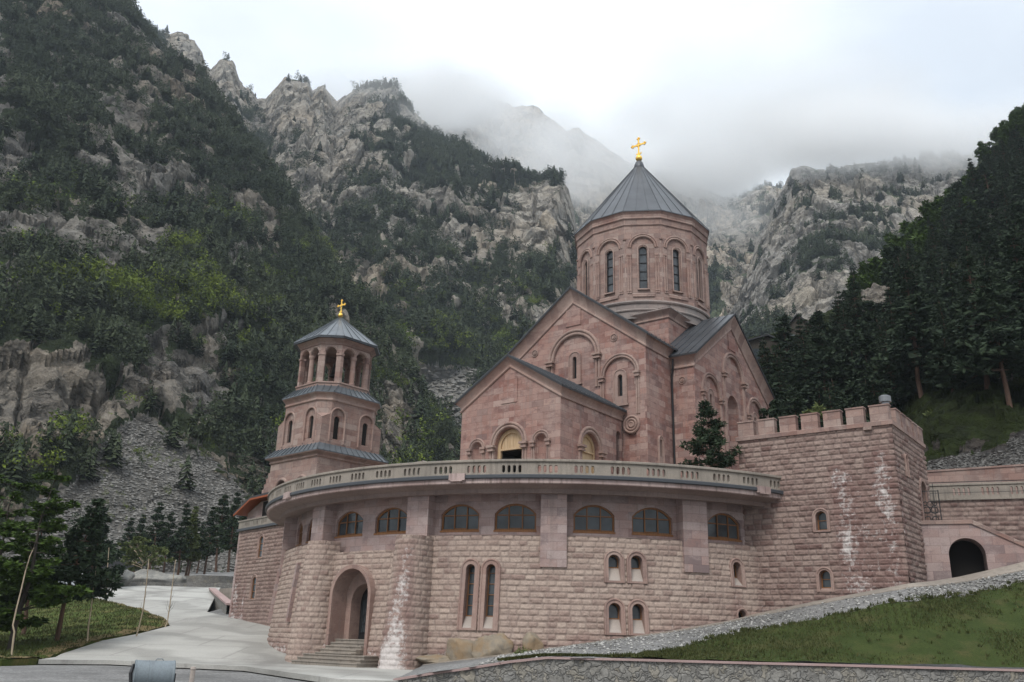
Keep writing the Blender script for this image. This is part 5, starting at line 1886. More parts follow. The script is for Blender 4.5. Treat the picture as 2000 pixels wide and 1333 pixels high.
patch('grass_bank', [(-22.4, 42.0), (-21.95, 44.2), (-23.7, 50), (-24.2, 56), (-23.6, 60), (-23.45, 65), (-25.3, 69.1), (-30.1, 76.3), (-38.7, 86.6), (-60, 96), (-95, 92), (-95, 42)], bank_z, 1.3, LAWN_L, 0.16, 0.7, 4, skirt=0.6)
# dry trampled strip of grass along the edge of the bank
ev = cat_pts = np.array([(-26.5, 42.2), (-22.3, 42.3), (-21.95, 44.2), (-23.7, 50), (-24.2, 56), (-23.6, 60), (-23.45, 65), (-25.3, 69.1), (-30.1, 76.3), (-38.7, 86.6)])
tq = np.linspace(0, len(ev) - 1, 160)
E0 = np.stack([np.interp(tq, range(len(ev)), ev[:, k]) for k in (0, 1)], -1)
tg = np.gradient(E0, axis=0)
nl = np.stack([-tg[:, 1], tg[:, 0]], -1) / np.linalg.norm(tg, axis=1)[:, None]
wd = 0.75 + 0.5 * vnoise(np.stack([tq * 1.7, tq * 0, tq * 0], -1), 3)
rows = []
for f_ in (0.0, 0.35, 0.7, 1.0):
    q = E0 + nl * (wd * f_)[:, None]
    z = bank_z(q[:, 0], q[:, 1]) + 0.16 * fbm(np.stack([q[:, 0] * 0.7, q[:, 1] * 0.7, q[:, 0] * 0], -1), 4, 4) + 0.05 - 0.05 * f_
    rows.append(np.concatenate([q, z[:, None]], 1))
m = MB()
for a_, b_ in zip(rows[:-1], rows[1:]):
    m.strip(a_, b_)
DRY = grass_mat('dry_grass', (0.135, 0.10, 0.05), (0.10, 0.085, 0.035), (0.19, 0.14, 0.075), 0.6)
tag(m.build('dry_verge', DRY, None, True), kind='structure')
# right side: path, gravel and lawn between the foot of the buildings and the front wall
def rp(ph, R=19.35):
    return (RC[0] + R * math.sin(RAD(ph)), RC[1] - R * math.cos(RAD(ph)))
Bc = [(*rp(-23), -1.28), (*rp(-18), -1.05), (*rp(-12), -0.76), (*rp(-6), -0.45), (*rp(3), 0.03), (*rp(12.4), 0.52), (*rp(22), 1.10), (*rp(28, 19.0), 1.5), (15.2, 45.1, 2.1), (18.9, 42.4, 2.92), (20.6, 43.7, 3.15), (22.3, 44.6, 3.45), (24.5, 44.0, 4.0), (27.5, 42.9, 4.85), (34, 40.5, 6.2)]
Bc = np.array(Bc)
Wc = np.array([(-3.9, 33.9, -1.45), (-2.6, 33.95, -1.22), (-1.2, 34.0, -1.0), (0.2, 34.05, -0.75), (1.6, 34.1, -0.57), (4.0, 34.15, -0.56), (6.5, 34.2, -0.56), (9.0, 34.2, -0.56), (12.0, 34.2, -0.55), (15.5, 34.2, -0.55), (18.0, 34.2, -0.55), (20.5, 34.2, -0.55), (24, 34.2, -0.54), (28, 34.2, -0.54), (36, 34.2, -0.5)])
def lerp_curve(A, n):
    d = np.concatenate([[0], np.cumsum(np.linalg.norm(np.diff(A[:, :2], axis=0), axis=1))])
    t = np.linspace(0, d[-1], n)
    return np.stack([np.interp(t, d, A[:, k]) for k in range(3)], -1)
NB = 160
par = np.linspace(0, 1, NB)
pk_ = np.arange(len(Bc)) / (len(Bc) - 1)
Bs = np.stack([np.interp(par, pk_, Bc[:, k]) for k in range(3)], -1)
Ws = np.stack([np.interp(par, pk_, Wc[:, k]) for k in range(3)], -1)
def loft(name, f0, f1, nrow, mat, dz=0.0, noise=0.0, seed=0, prof=1.0, kind='structure', lo=0, skirt=False):
    rows = []
    for k in range(nrow + 1):
        f = f0 + (f1 - f0) * k / nrow
        f = np.broadcast_to(f, (NB,))
        P = Bs + (Ws - Bs) * f[:, None]
        zf = f ** prof
        P[:, 2] = Bs[:, 2] + (Ws[:, 2] - Bs[:, 2]) * zf + dz
        if noise:
            e = noise * fbm(np.stack([P[:, 0] * 0.9, P[:, 1] * 0.9, P[:, 0] * 0], -1), 4, seed)
            P[:, 2] += e
        rows.append(P[lo:])
    n = NB - lo
    V = np.concatenate(rows)
    i = np.arange(len(V)).reshape(nrow + 1, n)
    F = np.stack([i[:-1, :-1], i[1:, :-1], i[1:, 1:], i[:-1, 1:]], -1).reshape(-1, 4)
    if skirt:
        b = len(V)
        V = np.concatenate([V, rows[-1] - [0, 0, 0.25]])
        j = np.arange(n - 1)
        e0 = nrow * n
        F = np.concatenate([F, np.stack([e0 + j, b + j, b + j + 1, e0 + j + 1], -1)])
    o = np_mesh(name, V, F, mat, smooth=not skirt)
    o['kind'] = kind
    return o
wob = 0.012 * fbm(np.stack([par * 60, par * 0, par * 0], -1), 4, 3)
fp = np.interp(par, [0, 0.25, 0.5, 0.62, 0.75, 1], [0.13, 0.10, 0.085, 0.09, 0.10, 0.10])
fg = np.interp(par, [0, 0.37, 0.41, 0.45, 0.55, 0.63, 0.85, 1], [1.0, 1.0, 0.80, 0.55, 0.42, 0.31, 0.25, 0.25]) + wob * 5
loft('concrete_path', -0.04, fp, 3, CONC, 0.05, skirt=True, prof=1.15)
loft('gravel_verge', fp - 0.02, fg + 0.015, 6, GRAVEL, 0.0, 0.06, 3, 1.15)
loft('lawn', np.minimum(fg, 0.985), 0.992, 14, LAWN, 0.03, 0.07, 5, 1.15)
# loose stones on the verge
rng = np.random.default_rng(11)
def stones(n, seed):
    rng = np.random.default_rng(seed)
    base = np.array([(1, 0, 0), (-1, 0, 0), (0, 1, 0), (0, -1, 0), (0, 0, 0.8), (0, 0, -0.8)], float)
    tri = np.array([(0, 2, 4), (2, 1, 4), (1, 3, 4), (3, 0, 4), (2, 0, 5), (1, 2, 5), (3, 1, 5), (0, 3, 5)])
    i = rng.integers(int(NB * 0.16), NB - 1, n)
    f = fp[i] + (fg[i] - fp[i]) * rng.beta(1.2, 1.2, n)
    P = Bs[i] + (Ws[i] - Bs[i]) * f[:, None] + rng.uniform(-0.12, 0.12, (n, 3)) * [1, 1, 0]
    P[:, 2] = Bs[i, 2] + (Ws[i, 2] - Bs[i, 2]) * f ** 1.15 + 0.02
    s = 0.02 + 0.07 * rng.power(0.35, n)
    V = base[None] * s[:, None, None] * rng.uniform(0.6, 1.3, (n, 6, 1))
    a = rng.uniform(0, 2 * PI, n)
    c, s_ = np.cos(a)[:, None], np.sin(a)[:, None]
    V = np.stack([V[..., 0] * c - V[..., 1] * s_, V[..., 0] * s_ + V[..., 1] * c, V[..., 2]], -1) + P[:, None]
    F = (tri[None] + 6 * np.arange(n)[:, None, None]).reshape(-1, 3)
    return V.reshape(-1, 3), F, np.repeat(rng.random(n), 6)
STONE = NT('loose_stone')
STONE.set(STONE.b, 'Base Color', STONE.mix(STONE.attr('rnd'), (0.11, 0.107, 0.10), (0.40, 0.39, 0.37)))
STONE = STONE.fin(None, 0.9)
V, F, r_ = stones(5200, 3)
np_mesh('loose_stones', V, F, STONE, atts={'rnd': r_})['kind'] = 'stuff'
# grass blades
def blades(name, pts, hmin, hmax, mat, seed):
    rng = np.random.default_rng(seed)
    n = len(pts)
    a = rng.uniform(0, 2 * PI, n)
    h = rng.uniform(hmin, hmax, n)
    w = h * 0.22
    lean = rng.normal(0, 0.35, (n, 2)) * h[:, None]
    d = np.stack([np.cos(a), np.sin(a), a * 0], -1) * w[:, None]
    V = np.stack([pts - d, pts + d, pts + np.concatenate([lean, h[:, None]], 1)], 1).reshape(-1, 3)
    o = np_mesh(name, V, np.arange(3 * n).reshape(-1, 3), mat, atts={'rnd': np.repeat(rng.random(n), 3)})
    o['kind'] = 'stuff'
    return o
n = 60000
i = rng.integers(int(NB * 0.2), NB - 1, n)
t = rng.random(n)
f = np.minimum(fg[i], 0.98) + (0.99 - np.minimum(fg[i], 0.98)) * t - 0.03 * rng.power(0.3, n) * (t < 0.06)
P = Bs[i] + (Ws[i] - Bs[i]) * f[:, None] + rng.uniform(-0.15, 0.15, (n, 3)) * [1, 0.3, 0]
zi = Bs[i, 2] + (Ws[i, 2] - Bs[i, 2]) * f ** 1.15 + 0.03
P[:, 2] = zi + 0.07 * fbm(np.stack([P[:, 0] * 0.9, P[:, 1] * 0.9, P[:, 0] * 0], -1), 4, 5)
keep = vnoise(np.stack([P[:, 0] * 0.5, P[:, 1] * 0.5, P[:, 0] * 0], -1), 8) + 0.55 * rng.random(n) > -0.1
blades('lawn_grass', P[keep], 0.035, 0.11, BLADES, 5)
n = 5400                                             # taller ragged tufts along the edges and here and there
i = rng.integers(int(NB * 0.36), NB - 1, n // 12)
t = np.where(rng.random(n // 12) < 0.55, 0.05 * rng.random(n // 12) - 0.03, rng.random(n // 12))
i, t = np.repeat(i, 12), np.repeat(t, 12)
f = np.minimum(fg[i], 0.98) + (0.985 - np.minimum(fg[i], 0.98)) * t
P = Bs[i] + (Ws[i] - Bs[i]) * f[:, None]
P[:, :2] += np.repeat(rng.uniform(-0.25, 0.25, (n // 12, 2)), 12, 0) + rng.normal(0, 0.05, (len(P), 2))
P[:, 2] = Bs[i, 2] + (Ws[i, 2] - Bs[i, 2]) * f ** 1.15 + 0.02
blades('grass_tufts', P, 0.06, 0.19, BLADES, 9)
n = 36000
P = np.stack([rng.uniform(-44, -21.8, n), rng.uniform(42, 88, n), np.zeros(n)], -1)
edge = np.interp(P[:, 1], [42, 44, 50, 56, 60, 65, 69, 76, 87], [-22.4, -21.95, -23.7, -24.2, -23.6, -23.5, -25.4, -30.2, -38.8])
P = P[P[:, 0] < edge]
P[:, 2] = bank_z(P[:, 0], P[:, 1]) + 0.16 * fbm(np.stack([P[:, 0] * 0.7, P[:, 1] * 0.7, P[:, 0] * 0], -1), 4, 4)
blades('bank_grass', P, 0.06, 0.2, BLADES, 6)
# front rubble wall with a pink coping
wl = Wc.copy()
fw_ = thing('front_stone_wall', 'grey rubble stone wall with a thin pink coping along the bottom of the lawn', 'wall', (10, 34.0, -1.6))
n = 700
Wd = np.stack([np.interp(np.linspace(0, 1, n), pk_, Wc[:, k]) for k in range(3)], -1)
rows = []
for k in range(15):
    t = k / 14
    P = Wd.copy()
    P[:, 2] = -1.75 + (Wd[:, 2] - 0.06 + 1.75) * t
    P[:, 1] -= 0.22
    q = P * [3.2, 1, 4.0] + 0.25 * np.stack([vnoise(P * 2.1, 2), vnoise(P * 2.1, 3), vnoise(P * 2.1, 4)], -1)
    P[:, 1] -= 0.05 * fbm(q * 0.9, 3, 6) + 0.03 * ridged(q, 2, 9)
    rows.append(P)
rows.append(rows[-1] + [0, 0.45, 0])
V = np.concatenate(rows)
i = np.arange(len(V)).reshape(16, n)
np_mesh('stonework', V, np.stack([i[:-1, :-1], i[:-1, 1:], i[1:, 1:], i[1:, :-1]], -1).reshape(-1, 4), RUBBLE, fw_, smooth=True)
A = Wd + [0, -0.30, -0.075]
B = Wd + [0, 0.28, -0.075]
dz = np.array([0, 0, 0.075])
m = MB()
m.strip(A, A + dz)
m.strip(A + dz, B + dz)
m.strip(B + dz, B)
m.strip(B, A)
m.build('coping', PINKCOP, fw_)
# low walls, rocks and stair at the far end of the drive
def rub_wall(name, label, pts, z0, z1, th, cop=None):
    t_ = thing(name, label, 'wall', (*pts[0], z0[0]))
    p = np.array(pts, float)
    n = 40 * (len(p) - 1)
    s = np.linspace(0, len(p) - 1, n)
    Q = np.stack([np.interp(s, range(len(p)), p[:, k]) for k in (0, 1)], -1)
    zb, zt = np.interp(s, range(len(p)), z0), np.interp(s, range(len(p)), z1)
    d = np.gradient(Q, axis=0)
    nr = np.stack([d[:, 1], -d[:, 0]], -1) / np.linalg.norm(d, axis=1)[:, None]
    m = MB()
    F0 = [np.concatenate([Q + nr * th / 2, (zb + (zt - zb) * k / 4)[:, None]], 1) for k in range(5)]
    for k in range(1, 5):
        e = 0.05 * fbm(F0[k] * 1.5, 3, 2)
        F0[k][:, :2] += nr * e[:, None]
    for k in range(4):
        m.strip(F0[k], F0[k + 1])
    back = np.concatenate([Q - nr * th / 2, zt[:, None]], 1)
    bb = np.concatenate([Q - nr * th / 2, zb[:, None]], 1)
    m.strip(F0[4], back)
    m.strip(back, bb)
    m.build('stonework', RUBBLE, t_, False)
    if cop:
        c = MB()
        a, b = np.concatenate([Q + nr * (th / 2 + 0.08), (zt + 0.02)[:, None]], 1), np.concatenate([Q - nr * (th / 2 + 0.08), (zt + 0.02)[:, None]], 1)
        h = np.array([0, 0, 0.16])
        c.strip(a, a + h)
        c.strip(a + h, b + h)
        c.strip(b + h, b)
        c.add([a[0], a[0] + h, b[0] + h, b[0]], [(0, 1, 2, 3)])
        c.add([a[-1], a[-1] + h, b[-1] + h, b[-1]], [(0, 1, 2, 3)])
        c.build('coping', cop, t_)
    return t_
def ptY(x, y, Y):
    p = at(x, y, Y)
    return (p[0], p[1])
def zY(x, y, Y):
    return float(at(x, y, Y)[2])
rub_wall('drive_wall', 'low grey rubble wall along the far side of the concrete drive', [ptY(182, 1150, 100), ptY(260, 1150, 105), ptY(345, 1148, 108), ptY(455, 1148, 110)], [2.5, 3, 3.4, 3.6], [zY(182, 1137, 100), zY(260, 1137, 105), zY(345, 1139, 108), zY(455, 1139, 110)], 0.6)
rub_wall('upper_bank_wall', 'second rubble wall standing higher among the pine trunks', [ptY(262, 1130, 116), ptY(330, 1130, 118), ptY(395, 1126, 118), ptY(470, 1126, 120)], [3, 3.5, 4, 4], [zY(262, 1127, 116), zY(330, 1127, 118), zY(395, 1124, 118), zY(470, 1127, 120)], 0.6)
rub_wall('stair_cheek_wall', 'short stone wall with a sloping pink coping beside the wing steps', [ptY(413, 1160, 100), ptY(425, 1172, 90), ptY(448, 1200, 77)], [1, 1, 0.3], [zY(413, 1152, 100), zY(425, 1163, 90), zY(446, 1183, 77)], 0.55, PINKCOP)
m = MB()
for k in range(8):
    p = at(447 - 2.0 * k, 1178 - 4 * k, 80 + 2.6 * k)
    m.box(Plane([p[0], p[1], 0], WU, WN_), -0.5, 3.2, 0.3, p[2], -2.9, 0)
o = m.build('garden_steps', CONC)
tag(o, 'grey stone steps climbing behind the foot of the left wing', 'steps')
def rock(name, c, size, seed, mat, label, cat='boulder', group=None):
    bm = bmesh.new()
    bmesh.ops.create_icosphere(bm, subdivisions=4, radius=1)
    V = np.array([v.co[:] for v in bm.verts])
    rg_ = np.random.default_rng(seed)
    for _ in range(9):
        q = rg_.normal(0, 1, 3)
        q /= np.linalg.norm(q)
        ex = np.maximum(V @ q - rg_.uniform(0.5, 0.8), 0)
        V = V - ex[:, None] * q * 0.92
    d = 1.15 + 0.20 * fbm(V * 1.6 + seed, 5, seed) + 0.12 * ridged(V * np.array([2.0, 2.0, 5.0]) + seed, 5, seed)
    V2 = V * d[:, None] * np.array(size) + np.array(c)
    F = np.array([[v.index for v in f.verts] for f in bm.faces])
    bm.free()
    o = np_mesh(name, V2, F, mat, smooth=True)
    return tag(o, label, cat, group)
for (x, y, ph, sx, sz, lab, sd) in ((932, 1268, -17.3, 0.72, 0.80, 'leftmost of the tan boulders, tall and square-topped under the paired slit windows', 1), (990, 1262, -12.3, 0.95, 0.86, 'largest of the tan boulders at the foot of the round building, middle of three', 2), (1049, 1262, -7.0, 0.48, 0.68, 'smallest upright tan boulder, nearest the lawn wall', 3)):
    R_ = 19.45
    c = np.array([RC[0] + R_ * math.sin(RAD(ph)), RC[1] - R_ * math.cos(RAD(ph)), float(np.interp(ph, [-23, -6], [-1.25, -0.45])) + 0.18])
    rock('boulder', c, (sx, 0.45, sz), sd, BOULD, lab)
rock('boulder', np.array([RC[0] + 19.7 * math.sin(RAD(-21)), RC[1] - 19.7 * math.cos(RAD(-21)), -1.1]), (0.9, 0.5, 0.28), 9, BOULD, 'low flat tan rock beside the streaked buttress')
c = at(222, 1140, 104)
rock('boulder', c, (2.2, 1.2, 1.5), 5, BOULDG, 'rounded grey boulder sitting on the low drive wall at the left')
c = at(290, 1133, 112)
rock('boulder', c, (3.9, 1.4, 1.3), 6, BOULDG, 'long low grey rock between the two rubble walls')
c = at(1905, 858, 70)
# ------------------------------------------------------------------ mountains
def cat_interp(pts, n):
    p = np.array(pts, float)
    d = np.concatenate([[0], np.cumsum(np.hypot(np.diff(p[:, 0]), np.diff(p[:, 1])))])
    t = np.linspace(0, d[-1], n)
    return np.stack([np.interp(t, d, p[:, k]) for k in range(p.shape[1])], -1)
def in_poly(x, y, poly):
    p = np.array(poly, float)
    q = np.roll(p, -1, 0)
    r = np.zeros(x.shape, bool)
    for a, b in zip(p, q):
        c = (a[1] > y) != (b[1] > y)
        with np.errstate(divide='ignore', invalid='ignore'):
            xi = (b[0] - a[0]) * (y - a[1]) / (b[1] - a[1]) + a[0]
        r ^= c & (x < xi)
    return r
def mountain(name, crest, base, nu, nv, mat, amp, fs, seed, rocky, bulge=0.0, back=(60, 80), scree=(), rock_spots=(), veg_spots=(), crest_amp=0.25, terr=0.0, spur=()):
    C = cat_interp(crest, nu)
    B = cat_interp(base, nu)
    Cp = np.array([at(*c) for c in C])
    Bp = np.array([at(*b) for b in B])
    t = np.linspace(0, 1, nv)
    P = Bp[None] + (Cp - Bp)[None] * t[:, None, None]
    P[..., 2] -= bulge * np.sin(PI * t)[:, None] * (Cp - Bp)[None, :, 2]
    nb = max(6, nv // 12)
    tb = np.linspace(0, 1, nb + 1)[1:]
    Bk = Cp[None] + np.stack([np.zeros_like(tb), back[0] * tb, -back[1] * tb ** 1.2], -1)[:, None, :]
    P = np.concatenate([P, Bk])
    tt = np.concatenate([t, 1 + tb])
    # displacement along the outward slope normal: gullies running down the fall line, terraces, broken rock
    dirv = (Cp - Bp)
    hor = np.stack([-dirv[:, 0], -dirv[:, 1], dirv[:, 2] * 0], -1)
    hor /= np.linalg.norm(hor, axis=1)[:, None]
    nrm = hor * 0.8 + np.array([0, 0, 0.6])
    Q = P / fs
    warp = 0.6 * np.stack([fbm(Q * 0.8, 3, seed + 20), fbm(Q * 0.8 + 9, 3, seed + 21), fbm(Q * 0.8 + 17, 3, seed + 22)], -1)
    big = fbm(Q * 0.45 + warp * 0.5, 3, seed)
    gul = ridged((Q + warp) * np.array([1.0, 0.7, 0.33]), 5, seed + 1)
    mid = ridged((Q * 2.4 + warp), 5, seed + 2)
    fine = fbm(Q * 9.0 * np.array([1, 1, 1.6]), 4, seed + 3)
    d = 1.0 * big + 0.75 * gul
    bv, be_ = cells((Q + 0.25 * warp) * np.array([4.4, 4.4, 1.35]), seed + 30)
    bw_, be2 = cells((Q + 0.25 * warp) * np.array([11.0, 11.0, 5.0]), seed + 40)
    d2 = 0.36 * mid + 0.22 * fine + 0.62 * (bv - 0.5) - 0.20 * (1 - sstep(0, 0.12, be_)) + 0.34 * (bw_ - 0.5)
    if terr:
        zt = Q[..., 2] * 2.2 + 0.8 * warp[..., 0]
        d2 = d2 + terr * (sstep(0.2, 0.8, zt - np.floor(zt)) - 0.5)
    fade = np.where(tt < 1, np.minimum(crest_amp + (1 - crest_amp) * np.clip((1 - tt) / 0.16, 0, 1), 1), crest_amp)
    fade = fade * np.clip(tt / 0.06, 0.15, 1)
    D = amp * (d * fade[:, None] + d2 * np.maximum(fade, 0.34 * np.clip(tt / 0.06, 0.15, 1))[:, None])
    P = P + nrm[None] * D[..., None]
    V = P.reshape(-1, 3)
    NV = len(tt)
    i = np.arange(NV * nu).reshape(NV, nu)
    F = np.stack([i[:-1, :-1], i[:-1, 1:], i[1:, 1:], i[1:, :-1]], -1).reshape(-1, 4)
    # slope normals -> where plants hold
    du = np.gradient(P, axis=1)
    dv = np.gradient(P, axis=0)
    N = np.cross(du, dv)
    N /= np.linalg.norm(N, axis=2)[..., None] + 1e-9
    N[N[..., 2] < 0] *= -1
    steep = 1 - N[..., 2]
    s0 = np.median(steep[:nv])
    pn = fbm(Q * 1.6 + warp, 5, seed + 5)
    pn2 = fbm(Q * 5.0, 4, seed + 6)
    pn3 = fbm(Q * np.array([16.0, 16.0, 11.0]), 4, seed + 8)
    veg = 0.5 - rocky + 0.70 * pn + 0.75 * pn2 + 1.15 * pn3 - 1.3 * (steep - s0) - 0.30 * gul
    X, Yd, Z = P[..., 0], P[..., 1], P[..., 2]
    qx = X * C_RT[0] + Yd * C_RT[1] + Z * C_RT[2]
    qy = X * C_UP[0] + Yd * C_UP[1] + Z * C_UP[2]
    qz = Yd * _fw[1] + Z * _fw[2]
    px, py = 1000 + FPX * qx / qz, 666.5 - FPX * qy / qz       # only to lay out where the outcrops and screes lie on the slope
    wx = px + 14 * pn + 10 * pn2
    wy = py + 14 * pn2 - 10 * pn
    for (cx, cy, rx, ry, a) in rock_spots:
        veg = veg - a * np.exp(-(((wx - cx) / rx) ** 2 + ((wy - cy) / ry) ** 2) ** 1.5)
    for (cx, cy, rx, ry, a) in veg_spots:
        veg = veg + a * np.exp(-(((wx - cx) / rx) ** 2 + ((wy - cy) / ry) ** 2) ** 1.5)
    scr = np.zeros_like(veg)
    for poly in scree:
        scr = np.maximum(scr, in_poly(wx, wy, poly).astype(float))
    if len(scree):                                      # loose stone lies smoother than the broken rock
        sm = scr.copy()
        for _ in range(6):
            sm = (sm + np.roll(sm, 1, 0) + np.roll(sm, -1, 0) + np.roll(sm, 1, 1) + np.roll(sm, -1, 1)) / 5
        P = P - nrm[None] * (D * 0.8 * sm)[..., None]
        V = P.reshape(-1, 3)
    veg = np.where(scr > 0.5, veg - 0.75, veg)
    o = np_mesh(name, V, F, mat, atts={'veg': np.clip(veg + 0.5, 0, 1), 'scr': scr}, smooth=False)
    o['kind'] = 'structure'
    return dict(P=P, F=F, veg=veg, scr=scr, N=N, px=px, py=py, o=o, t=tt, nv=nv)

MA = mountain('steep_mountain',
    [(-420, -560, 470), (-200, -330, 460), (0, -190, 450), (120, -110, 440), (205, -45, 432), (245, 2, 428), (268, 40, 425), (300, 84, 420), (330, 112, 418), (350, 128, 415), (392, 152, 410), (412, 180, 405), (432, 205, 402), (455, 235, 398), (482, 272, 392), (505, 300, 385), (540, 352, 375), (570, 400, 365), (600, 448, 355), (640, 500, 345), (680, 552, 332), (725, 605, 320), (770, 648, 308), (800, 700, 296), (812, 745, 285), (830, 800, 275), (860, 860, 262), (900, 915, 250), (940, 960, 240)],
    [(-420, 1170, 120), (0, 1150, 126), (200, 1150, 132), (450, 1150, 145), (600, 1130, 160), (760, 1090, 185), (940, 1050, 215)],
    560, 420, ROCK_A, 9.0, 62.0, 31, 0.12, bulge=0.05, back=(150, 60), terr=0.14,
    scree=[[(292, 790), (320, 835), (352, 838), (400, 880), (445, 930), (490, 980), (520, 1150), (-80, 1150), (60, 980), (150, 930), (205, 850), (245, 812)]],
    rock_spots=[(35, 315, 48, 50, 1.5), (270, 370, 80, 45, 0.6), (200, 300, 60, 30, 0.35), (90, 450, 60, 40, 0.9), (170, 470, 50, 30, 0.8), (215, 545, 32, 30, 1.0), (60, 760, 120, 85, 2.4), (150, 790, 60, 70, 1.8), (340, 735, 85, 36, 2.2), (430, 650, 50, 30, 0.8), (300, 100, 20, 25, 0.8), (365, 160, 18, 22, 0.9), (500, 520, 40, 40, 0.5), (270, 165, 22, 25, 0.7), (405, 800, 40, 25, 0.8), (445, 730, 30, 40, 0.6), (530, 450, 25, 35, 0.6), (340, 440, 60, 30, 0.3), (780, 840, 40, 60, 0.7), (760, 770, 30, 70, 0.6)],
    veg_spots=[(100, 620, 150, 50, 0.7), (350, 560, 120, 60, 0.6), (140, 870, 50, 30, 1.0), (290, 890, 14, 26, 1.5), (430, 850, 40, 30, 0.6), (420, 190, 40, 30, 0.9), (470, 280, 40, 40, 0.9), (540, 370, 40, 40, 0.9), (330, 130, 25, 20, 0.5), (600, 470, 40, 50, 0.8), (80, 180, 120, 70, 0.5), (560, 700, 80, 90, 0.6)])
MB_ = mountain('rocky_mountain',
    [(150, -60, 920), (240, 5, 915), (262, 22, 912), (285, 45, 908), (310, 66, 905), (330, 75, 902), (345, 70, 900), (362, 72, 900), (380, 79, 898), (393, 100, 897), (400, 128, 896), (412, 137, 895), (424, 124, 893), (438, 117, 892), (455, 124, 890), (466, 150, 888), (482, 172, 886), (500, 190, 884), (518, 196, 882), (535, 178, 880), (555, 156, 880), (575, 158, 878), (600, 160, 876), (610, 180, 874), (622, 170, 873), (632, 166, 872), (645, 186, 870), (657, 206, 868), (672, 190, 866), (692, 178, 865), (720, 172, 862), (745, 176, 855), (770, 172, 850), (792, 200, 830), (815, 232, 810), (850, 262, 780), (880, 282, 760), (905, 276, 745), (925, 302, 735), (950, 316, 722), (985, 332, 705), (1020, 342, 690), (1052, 358, 675), (1075, 352, 664), (1096, 352, 655), (1110, 372, 648), (1122, 420, 630), (1130, 480, 610), (1140, 560, 585), (1165, 640, 560), (1210, 720, 530)],
    [(150, 960, 300), (500, 950, 300), (800, 930, 300), (1000, 920, 300), (1210, 915, 310)],
    620, 420, ROCK_B, 22.0, 130.0, 57, 0.40, bulge=0.02, back=(120, 260), crest_amp=0.18, terr=0.16,
    scree=[[(783, 655), (800, 672), (840, 700), (880, 712), (930, 720), (975, 735), (985, 765), (930, 790), (905, 830), (900, 880), (880, 860), (868, 810), (845, 775), (815, 735), (800, 700)]],
    rock_spots=[(580, 210, 80, 60, 1.2), (370, 110, 40, 45, 1.2), (440, 150, 35, 40, 1.0), (700, 250, 80, 60, 0.5), (1040, 430, 70, 70, 0.8), (900, 430, 60, 50, 0.3), (690, 560, 50, 40, 0.6), (640, 350, 60, 80, 0.5), (990, 610, 70, 50, 0.5)],
    veg_spots=[(880, 330, 60, 50, 0.6), (700, 450, 50, 60, 0.5), (1000, 350, 90, 18, 0.8), (860, 500, 60, 40, 0.3), (600, 480, 60, 50, 0.5), (1000, 540, 120, 25, 0.6), (850, 680, 140, 30, 1.0), (830, 870, 90, 60, 1.0)])
MD = mountain('granite_mountain',
    [(1380, 700, 520), (1415, 650, 560), (1440, 605, 600), (1458, 545, 640), (1472, 490, 660), (1490, 450, 680), (1510, 402, 695), (1530, 360, 705), (1545, 336, 712), (1562, 330, 715), (1590, 334, 718), (1640, 330, 722), (1700, 322, 728), (1760, 318, 735), (1830, 312, 742), (1920, 300, 750), (2050, 280, 760), (2250, 250, 770)],
    [(1380, 740, 380), (1450, 740, 360), (1600, 740, 350), (1800, 740, 350), (2250, 740, 360)],
    380, 300, ROCK_D, 17.0, 105.0, 83, 0.78, back=(120, 200), crest_amp=0.3, terr=0.12,
    veg_spots=[(1480, 650, 60, 30, 0.9), (1610, 510, 40, 40, 0.5), (1700, 470, 60, 30, 0.3)])
ME = mountain('gully_mountain',
    [(1080, 520, 1100), (1150, 480, 1180), (1230, 400, 1260), (1280, 348, 1300), (1310, 345, 1310), (1345, 360, 1320), (1380, 378, 1330), (1420, 392, 1330), (1460, 388, 1320), (1510, 372, 1310), (1580, 410, 1300), (1680, 480, 1300), (1750, 560, 1300)],
    [(1080, 700, 640), (1300, 690, 600), (1400, 690, 560), (1500, 690, 600), (1750, 690, 640)],
    300, 220, ROCK_F, 26.0, 170.0, 91, 0.75, back=(150, 200), crest_amp=0.3,
    veg_spots=[(1385, 580, 25, 60, 1.6), (1400, 560, 40, 40, 0.6), (1440, 640, 40, 30, 0.8)])
MC = mountain('misty_peak',
    [(560, 420, 1750), (680, 330, 1750), (760, 262, 1740), (820, 205, 1730), (870, 168, 1720), (903, 152, 1715), (925, 165, 1712), (955, 188, 1708), (985, 205, 1704), (1005, 213, 1700), (1022, 208, 1698), (1042, 210, 1695), (1062, 228, 1690), (1085, 243, 1688), (1105, 262, 1685), (1120, 254, 1683), (1132, 256, 1681), (1145, 270, 1680), (1180, 290, 1676), (1240, 330, 1670), (1320, 400, 1660)],
    [(560, 620, 1100), (900, 620, 1100), (1320, 620, 1100)],
    420, 260, ROCK_F, 34.0, 230.0, 67, 0.85, back=(200, 300), crest_amp=0.22, terr=0.1)
